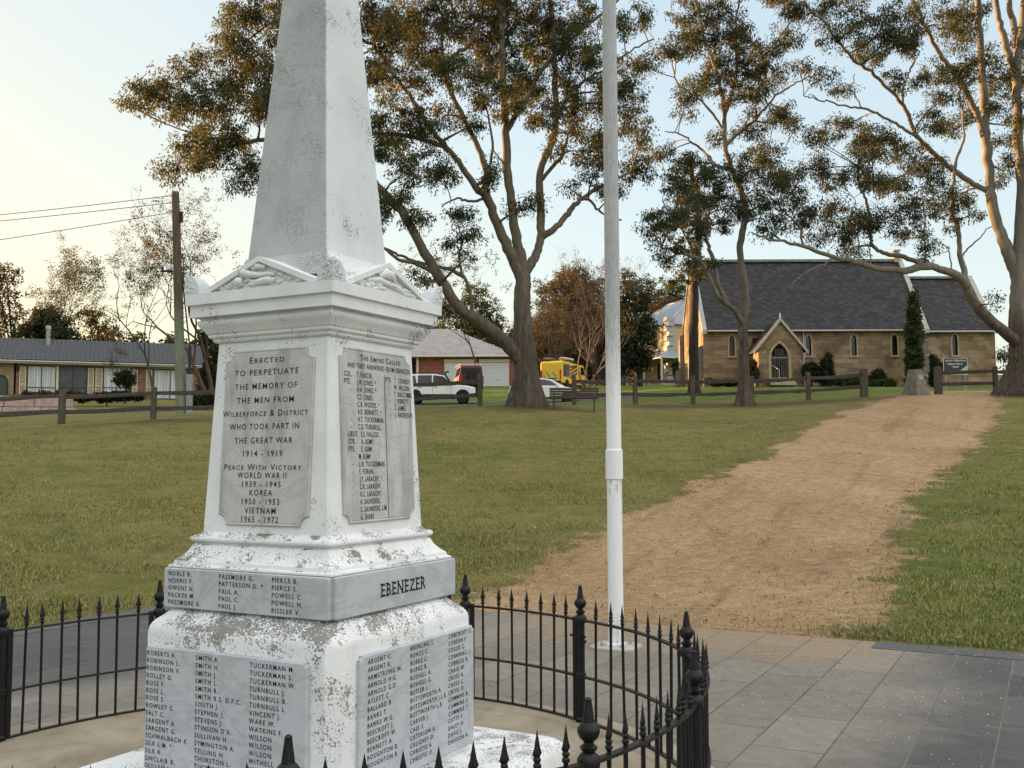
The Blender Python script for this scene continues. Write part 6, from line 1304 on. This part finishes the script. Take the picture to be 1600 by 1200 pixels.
gum("slender two stemmed gum tree in front of the church, left of the porch", "gum_tree", ground_at(1163, 39.0), (.40, 1.2, .19), T2, B2, M['bark_gum_pale'], M['leaf_gum2'], 12, 0.9)
T3 = [([(1602, 630), (1600, 580), (1597, 545), (1594, 510), (1592, 470), (1591, 435), (1593, 395)], 41.0, 41.0, .62, .24),
      ([(1590, 445), (1581, 410), (1570, 380), (1558, 350), (1549, 310), (1547, 287), (1543, 240), (1540, 200), (1537, 150), (1535, 112), (1531, 60), (1529, 0), (1526, -80)], 41.0, 42.0, .26, .11),
      ([(1592, 450), (1595, 380), (1597, 300), (1592, 230), (1589, 175), (1590, 100), (1598, 35), (1604, -40)], 41.0, 40.2, .26, .12),
      ([(1590, 130), (1578, 92), (1570, 62), (1561, 30), (1555, -20)], 40.6, 40.2, .15, .10), ([(1590, 110), (1585, 50), (1577, 5), (1572, -60)], 40.5, 41.0, .14, .09),
      ([(1600, 552), (1588, 534), (1560, 511), (1535, 489), (1517, 463), (1505, 438), (1482, 424), (1450, 416), (1417, 422), (1375, 420), (1337, 409), (1300, 401), (1257, 386), (1225, 377), (1200, 374), (1172, 362)], 41.0, 37.0, .25, .025),
      ([(1460, 417), (1440, 413), (1412, 402), (1385, 396), (1365, 386), (1361, 370), (1360, 352), (1355, 317), (1345, 295), (1340, 260)], 39.5, 38.4, .11, .03),
      ([(1505, 440), (1507, 425), (1500, 398), (1497, 362), (1489, 332), (1489, 290), (1495, 250), (1507, 212), (1500, 150), (1495, 100)], 40.2, 40.2, .12, .03),
      ([(1506, 402), (1512, 388), (1532, 370), (1548, 352)], 40.2, 40.0, .04, .02), ([(1258, 385), (1252, 375), (1250, 355), (1230, 335), (1210, 315), (1198, 303)], 38.0, 37.4, .05, .02),
      ([(1303, 404), (1290, 412), (1275, 417), (1250, 432), (1240, 440), (1234, 452)], 38.2, 37.6, .035, .012), ([(1447, 417), (1446, 400), (1445, 380), (1443, 330), (1440, 290)], 39.6, 39.2, .035, .02),
      ([(1485, 424), (1482, 392), (1468, 380), (1452, 372)], 40.0, 39.8, .03, .015), ([(1345, 408), (1342, 380), (1338, 340), (1335, 310)], 38.7, 38.3, .03, .015), ([(1362, 418), (1360, 395), (1356, 380)], 38.9, 38.7, .03, .02),
      ([(1541, 215), (1530, 187), (1515, 155), (1500, 125), (1484, 104), (1470, 87), (1450, 50), (1432, 12), (1415, -30)], 41.6, 40.0, .15, .05),
      ([(1546, 300), (1520, 287), (1495, 270), (1475, 255), (1455, 235), (1432, 212), (1417, 175), (1404, 155), (1385, 137), (1362, 112), (1335, 95), (1310, 65), (1285, 32), (1262, 10), (1240, -20)], 41.4, 38.0, .12, .03),
      ([(1436, 218), (1425, 210), (1405, 197), (1375, 180), (1350, 170), (1325, 166), (1305, 162), (1275, 155), (1255, 149)], 39.6, 38.0, .07, .02),
      ([(1410, 160), (1411, 140), (1418, 120), (1425, 105), (1432, 90), (1438, 78)], 39.2, 39.4, .05, .02), ([(1345, 170), (1335, 145), (1333, 115)], 38.8, 38.6, .03, .015), ([(1278, 156), (1268, 148), (1262, 150)], 38.2, 38.1, .02, .01),
      ([(1470, 255), (1440, 262), (1410, 275), (1380, 285), (1350, 280)], 40.2, 39.0, .05, .02), ([(1350, 350), (1320, 340), (1290, 345)], 38.4, 38.2, .03, .015)]
B3 = [(1240,10,30,14),(1288,20,34,18),(1350,30,38,28),(1340,72,28,22),(1302,50,28,28),(1390,30,28,28),(1420,60,28,26),(1250,108,18,18),(1290,120,28,14),(1312,140,18,10),(1380,62,24,28),(1368,90,22,14),(1470,30,32,28),(1500,50,28,38),(1470,110,28,22),(1490,140,28,22),(1440,130,14,18),(1460,152,18,14),(1560,130,18,22),(1570,110,22,18),(1590,130,22,22),(1560,170,18,14),(1450,190,22,22),(1480,200,22,28),(1520,170,18,22),
      (1310,200,34,18),(1280,215,22,18),(1360,220,36,28),(1350,242,32,26),(1402,230,36,26),(1300,280,22,18),(1280,258,18,22),(1340,275,28,18),(1370,282,28,16),(1430,250,32,22),(1460,270,28,28),(1400,292,32,22),(1470,322,26,26),(1500,300,22,18),(1430,332,28,22),(1350,340,36,22),(1300,330,28,26),(1260,330,22,22),(1280,370,22,16),(1320,365,22,22),(1380,350,28,22),(1410,370,14,12),(1450,380,18,16),(1490,352,16,18),(1520,330,18,16),(1560,290,14,10),(1580,252,16,22),(1570,220,22,12),(1590,200,16,26),
      (1230,300,26,26),(1222,340,22,18),(1212,270,20,18),(1240,200,16,18),(1250,355,20,14),(1200,362,18,12),(1335,385,18,14),(1430,20,26,22),(1520,20,24,26),(1540,90,18,22),(1510,110,22,22),(1600,70,22,26),(1620,150,30,40),(1640,230,34,34),(1330,-40,80,35),(1450,-50,80,40),(1560,-60,80,40),(1230,-30,50,25),(1400,120,18,18),(1570,560,10,14),(1552,470,8,16)]
gum("massive gum tree at the right edge with one long low bough over the church roof", "gum_tree", ground_at(1602, 41.0), (1.15, 2.4, .40), T3, B3, M['bark_gum_pale'], M['leaf_gum2'], 13, 0.85)
T4 = [([(1085, 612), (1084, 560), (1084, 500), (1085, 450), (1088, 410), (1092, 370), (1090, 330), (1084, 290), (1078, 250)], 57.0, 57.5, .30, .14), ([(1089, 400), (1075, 375), (1062, 355)], 57.2, 56.8, .10, .03), ([(1091, 370), (1103, 345), (1112, 325)], 57.3, 57.6, .10, .03)]
B4 = [(1060,350,26,20),(1080,380,22,18),(1100,350,24,20),(1112,318,22,18),(1082,300,28,22),(1070,425,16,14),(1096,430,14,14),(1058,420,16,14),(1072,262,22,18),(1045,440,16,12)]
gum("dark straight trunked gum at the church's left gable end", "gum_tree", ground_at(1085, 57.0), (.42, 1.2, .25), T4, B4, M['bark_dark'], M['leaf_gum'], 14, 0.32, lw=.036, ll=.18)

# trees with branching structure grown outwards (bare or thinly leaved)
def grown(label, name, base, height, spread, r0, seed, bark_m, leaf_m=None, nl=0, levels=5, stems=1, lean=(0, 0), up=.55, group=None, cat="tree", ll=.16, lw=.05, first=0.28, tuft=.35, ratio=(.62, .86)):
    global NLEAF
    r = np.random.default_rng(seed); root = empty(name, base, 0, label, cat, group); mb = MB(); tips = []
    def go(p, d, L_, rad, lev):
        k_ = 4 if lev > 1 else 3; P = [p]; dd = d.copy()
        for i in range(k_):
            dd = dd + r.standard_normal(3) * .13; dd[2] += .05 * up; dd /= np.linalg.norm(dd); P.append(P[-1] + dd * L_ / k_)
        re = rad * .68; mb.tube(P, list(np.linspace(rad, re, k_ + 1)), 8 if lev == levels else (5 if lev > 1 else 3), cap=False)
        if lev <= 2: tips.extend(P[1:])
        if lev == 0: return
        nb_ = 2 + (r.random() < .65)
        for i in range(nb_):
            a = r.uniform(0, 6.28); tilt = r.uniform(.25, .75) * (1.15 if lev < levels else .8); s_ = np.cross(dd, [math.cos(a), math.sin(a), .2]); s_ /= np.linalg.norm(s_) + 1e-9
            nd = dd * math.cos(tilt) + s_ * math.sin(tilt) * spread; nd[2] += .18 * up; nd /= np.linalg.norm(nd); go(P[-1 - (i % 2 and r.integers(0, 2))], nd, L_ * r.uniform(*ratio), re * (.85 if i == 0 else .62), lev - 1)
    for s_i in range(stems):
        d = np.array([lean[0] + (r.uniform(-.35, .35) if stems > 1 else 0), lean[1] + (r.uniform(-.35, .35) if stems > 1 else 0), 1.0]); d /= np.linalg.norm(d)
        go(np.array([r.uniform(-.2, .2) * (stems > 1), r.uniform(-.2, .2) * (stems > 1), -.25]), d, height * first, r0, levels)
    Z = np.array([t[2] for t in tips]).max(); k_ = height / Z
    mb.v = [(x * k_, y * k_, z * k_) for x, y, z in mb.v]; mb.build("trunk", bark_m, root, smooth=True, ang=80)
    if leaf_m is not None and nl:
        lv = Leaves(); T = np.array(tips) * k_; idx = r.integers(0, len(T), nl)
        for i in idx: lv.tuft(T[i] + r.standard_normal(3) * .12, tuft, int(r.uniform(8, 20)), r, ll, lw, .5)
        _, n = lv.build("crown", leaf_m, root, (0, 0, 0)); NLEAF += n
    return root
def mass(label, name, base, blobs, leaf_m, seed, bark_m=None, n_per=26, stem=.25, cat="tree", group=None, ll=.22, lw=.09, tuft=.55, core=True, dens=1.0, droop=.3):
    """dense crown: blobs = (dx, dy, dz, rx, ry, rz) round the base"""
    global NLEAF
    r = np.random.default_rng(seed); root = empty(name, base, 0, label, cat, group); lv = Leaves(); mb = MB()
    zt = min(b[2] for b in blobs)
    mb.tube([(0, 0, -.3), (.1, 0, zt * .6), (0, 0, zt + .3)], [stem, stem * .8, stem * .5], 8)
    for (dx, dy, dz, rx, ry, rz) in blobs:
        mb.tube([(0, 0, min(zt, dz) * .5), ((dx) * .6, dy * .6, dz * .85), (dx, dy, dz + rz * .4)], [stem * .4, stem * .25, .02], 5)
        area = 4 * math.pi * ((rx * ry) ** 1.6 / 3 + (rx * rz) ** 1.6 / 3 + (ry * rz) ** 1.6 / 3) ** (1 / 1.6); nt_ = max(4, int(area / (tuft ** 2) * 1.1 * dens))
        for _ in range(nt_):
            g3 = r.standard_normal(3); g3 /= np.linalg.norm(g3); q = g3 * (r.uniform(.55, 1.0) if r.random() < .85 else r.uniform(.2, .6)); bump_ = 1 + .14 * math.sin(7 * g3[0] + 5 * g3[2] + seed) + .10 * math.sin(11 * g3[1] + 9 * g3[2])
            lv.tuft(np.array([dx, dy, dz]) + q * bump_ * np.array([rx, ry, rz]), tuft * r.uniform(.6, 1.1), int(n_per * r.uniform(.6, 1.3)), r, ll, lw, droop)
    mb.build("trunk", bark_m or M['bark_dark'], root, smooth=True); _, n = lv.build("crown", leaf_m, root, (0, 0, 0)); NLEAF += n
    return root
def rel(base, spec, d):
    """blob list from photo pixels at distance d: (u, v, ru, rv)"""
    out = []
    for u, v, ru, rv in spec:
        c = at(u, v, d) - np.asarray(base); out.append((c[0], c[1], c[2], ru * d / FPX, max(ru, rv) * d / FPX * .8, rv * d / FPX))
    return out
BGR = "trees in the background"
# left side
b = ground_at(18, 98); mass("rounded olive tree at the left edge behind the bungalow", "tree", b, rel(b, [(-15,440,40,34),(12,470,34,40),(-20,500,45,45),(5,425,26,22),(20,510,22,24)], 98), M['leaf_olive'], 31, group=BGR, dens=.42, n_per=16)
b = ground_at(75, 90); mass("low dark evergreen behind the bungalow's flue", "tree", b, rel(b, [(75,510,34,26),(50,520,26,20),(100,518,24,20),(72,492,22,14)], 90), M['leaf_dark'], 32, group=BGR, dens=.9)
b = ground_at(108, 100); grown("thinly leaved upright tree with clustered foliage behind the bungalow", "tree", b, (718 - 357) / FPX * 100 + EYE - b[2], 1.0, .14, 33, M['bark_twig'], M['leaf_olive'], 620, 5, 2, group=BGR, up=1.0, tuft=.5, first=.30)
b = ground_at(150, 108); mass("bushy rust tinged tree above the tiled roof, right of the upright tree", "tree", b, rel(b, [(155,505,26,26),(180,520,20,16),(135,500,16,22)], 108), M['leaf_olive'], 34, group=BGR, dens=.5, n_per=18)
b = ground_at(330, 62); grown("leafless wide spreading tree behind the utility pole", "tree", b, (718 - 292) / FPX * 62 + EYE - b[2], 1.3, .12, 35, M['bark_twig'], M['leaf_olive'], 560, 6, 2, lean=(-.25, 0), group=BGR, up=.5, ll=.10, lw=.035, tuft=.28, first=.24)
b = ground_at(245, 66); grown("fine twigged bare tree left of the utility pole", "tree", b, (718 - 352) / FPX * 66 + EYE - b[2], 1.25, .08, 36, M['bark_twig'], M['leaf_olive'], 420, 6, 1, lean=(-.2, 0), group=BGR, up=.6, ll=.10, lw=.035, tuft=.28, first=.26)
b = ground_at(335, 82); mass("dark leafy tree beside the right end of the bungalow", "tree", b, rel(b, [(335,545,24,26),(325,520,16,18),(360,560,22,30),(312,572,12,18)], 82), M['leaf_dark'], 37, group=BGR, dens=.6)
# centre
b = ground_at(715, 120); mass("dense green tree rising behind the garage roof", "tree", b, rel(b, [(712,500,34,34),(745,470,30,30),(690,480,20,18),(762,510,30,34),(735,520,40,30)], 118), M['leaf_green'], 38, group=BGR, dens=.55)
b = ground_at(680, 128); mass("pale rusty tree just above the garage roof's left slope", "tree", b, rel(b, [(680,490,18,22),(665,505,16,16)], 126), M['leaf_brown'], 39, group=BGR, dens=.45, n_per=14)
b = ground_at(752, 84); grown("bare slim tree with a few orange leaves left of the gum trunk", "tree", b, (718 - 355) / FPX * 84 + EYE - b[2], 1.0, .085, 40, M['bark_twig'], M['leaf_brown'], 140, 6, 1, group=BGR, up=.8, first=.26)
def thicket(label, u, d, vtop, seed, width, leaf_m, nl, bark_m=None, lev=6, stems=5):
    b = ground_at(u, d); return grown(label, "tree", b, (718 - vtop) / FPX * d + EYE - b[2], width, .16, seed, bark_m or M['bark_twig'], leaf_m, nl, lev, stems, group=BGR, up=.55, ll=.15, lw=.05, tuft=.4, first=.20)
b = ground_at(880, 104); mass("big rusty brown hedge like tree behind the yellow van", "tree", b, rel(b, [(865,470,38,42),(900,450,40,36),(935,470,36,44),(850,520,34,44),(905,520,48,50),(945,530,30,44),(880,570,50,30),(840,570,24,36)], 104), M['leaf_brown'], 41, M['bark_twig'], group=BGR, dens=.85, ll=.20, lw=.06, n_per=22)
b = ground_at(900, 112); mass("dark brown wall of trees far behind the yellow van", "tree", b, rel(b, [(860,540,50,60),(915,520,60,70),(960,540,50,60),(820,560,30,40),(900,580,80,30),(890,450,40,36)], 112), M['leaf_olive'], 48, M['bark_twig'], group=BGR, dens=.9, ll=.22, lw=.06, n_per=24)
thicket("leafless brown thicket tree behind the yellow van and the gum trunk", 868, 94, 452, 42, 1.1, M['leaf_brown'], 260)
thicket("pale twigged bare tree rising above the thicket beside the flagpole", 938, 98, 372, 43, 1.0, M['leaf_brown'], 120)
b = ground_at(914, 72); grown("small multi stemmed bare tree with pale pinkish stems right of the yellow van", "tree", b, (718 - 470) / FPX * 72 + EYE - b[2], .8, .08, 44, M['bark_pink'], None, 0, 4, 3, group=BGR, up=1.1, first=.36)
b = ground_at(1000, 84); mass("dark evergreen drooping in front of the two storey house", "tree", b, rel(b, [(994,540,28,38),(985,500,30,34),(1012,515,16,24),(968,560,22,30),(1000,566,16,16),(990,470,26,24)], 84), M['leaf_dark'], 45, group=BGR, dens=.8, droop=.8)
b = ground_at(1010, 128); mass("olive tree crown between the flagpole and the two storey house roof", "tree", b, rel(b, [(1000,455,34,22),(1040,470,30,22),(1062,448,20,16),(975,440,24,22)], 126), M['leaf_gum'], 46, group=BGR, dens=.6)
b = ground_at(1050, 124); mass("brown leaved tree behind the two storey house's roof", "tree", b, rel(b, [(1040,478,24,14),(1062,470,18,14),(1020,485,20,16)], 122), M['leaf_brown'], 47, group=BGR, dens=.6)
# far tree line
r = np.random.default_rng(50); lv = Leaves()
for u, v in [(u, 531 + 9 * math.sin(u * .11) + 6 * math.sin(u * .031)) for u in range(-60, 420, 7)] + [(u, 520 + 8 * math.sin(u * .09)) for u in range(620, 1120, 9)]:
    for _ in range(7):
        vv = v + abs(r.normal(0, 1)) * 22; c = at(u + r.normal(0, 5), vv, 165 + r.normal(0, 4)); lv.tuft(c, 1.3, 26, r, .55, .24, .1)
fo, n = lv.build("far_trees", M['leaf_dark'], None, (0, 0, 0)); tag(fo, kind='stuff')

# shrubs and hedges
SH = "garden shrubs"
def shrub(label, name, u, d, spec, leaf_m, seed, **kw):
    b = ground_at(u, d); a = dict(n_per=20, stem=.06, cat="shrub", group=None, ll=.09, lw=.035, tuft=.17, dens=2.6, droop=.0); a.update(kw)
    return mass(label, name, b, rel(b, spec, d), leaf_m, seed, **a)
shrub("round clipped ball shrub on a short stem before the bungalow's windows", "topiary_shrub", 195, 70, [(195,592,18,15)], M['leaf_dark'], 61, dens=1.5)
shrub("dark cone shaped conifer at the right end of the bungalow", "conifer", 325, 68, [(325,605,17,22),(325,585,13,18),(325,572,7,10)], M['leaf_dark'], 62, dens=1.5)
shrub("leafy green hedge behind the fence rails beside the white monument", "hedge", 322, 58, [(305,624,12,12),(322,624,14,12),(340,624,14,12)], M['leaf_green'], 63, ll=.14, lw=.05)
shrub("low dark flower bed shrubs under the bungalow's window", "hedge", 165, 66, [(130,622,16,6),(160,621,18,7),(190,619,20,8),(215,620,12,6)], M['leaf_dark'], 64)
shrub("straggly plants along the top of the sandstone wall", "bed_plants", 60, 63, [(45,614,10,5),(70,615,12,5),(95,614,12,5),(118,615,10,5)], M['leaf_olive'], 65, dens=.6)
shrub("tall narrow column of dark creeper at the church wall", "cypress", 1428, 64, [(1428,590,11,22),(1428,560,12,26),(1428,525,11,26),(1428,492,9,22),(1428,468,6,16)], M['leaf_green'], 66, dens=1.1, ll=.13, lw=.05, droop=.5)
shrub("square dark clipped bush right of the church porch", "bush", 1268, 62.4, [(1262,582,9,15),(1274,583,9,15),(1268,576,12,9)], M['leaf_dark'], 67, dens=1.2)
shrub("taller of the two pointed conifers by the church wall", "conifer", 1294, 62.6, [(1295,590,9,13),(1295,574,6,14),(1295,560,3.5,11)], M['leaf_dark'], 68, dens=1.6)
shrub("shorter pointed conifer beside the square bush", "conifer", 1287, 62.2, [(1287,592,7,11),(1287,578,5,12),(1287,566,3,9)], M['leaf_dark'], 69, dens=1.6)
shrub("bright green leafy ground plants along the church wall", "bed_plants", 1325, 63.5, [(1312,597,8,5),(1324,597,9,6),(1338,597,9,6)], M['leaf_green'], 70, ll=.2, lw=.06, n_per=14)
shrub("dark bush against the church wall left of the creeper column", "bush", 1372, 64, [(1372,588,10,12),(1378,594,8,8),(1364,594,7,8)], M['leaf_dark'], 71)
shrub("pale green plants right of the dark wall bush", "bed_plants", 1387, 63.2, [(1380,600,6,4),(1391,599,7,5),(1365,600,6,4)], M['leaf_green'], 72, ll=.2, lw=.06, n_per=14)
shrub("spindly dark shrub in front of the stone buttress", "bush", 1462, 62, [(1459,590,4,16),(1461,570,5,12),(1470,574,7,6),(1457,560,3,5)], M['leaf_dark'], 73)
shrub("green bush in the corner left of the church porch", "bush", 1175, 62.8, [(1174,572,8,12),(1178,586,7,12),(1171,590,6,10)], M['leaf_olive'], 74)
shrub("spiky green plant at the verandah corner", "bush", 1062, 84, [(1062,575,8,12),(1064,590,7,12)], M['leaf_green'], 75, ll=.3, lw=.06)
shrub("low shrubs along the church's left wall base", "hedge", 1140, 64.2, [(1118,599,14,4),(1142,598,14,5),(1108,597,6,5)], M['leaf_dark'], 76)
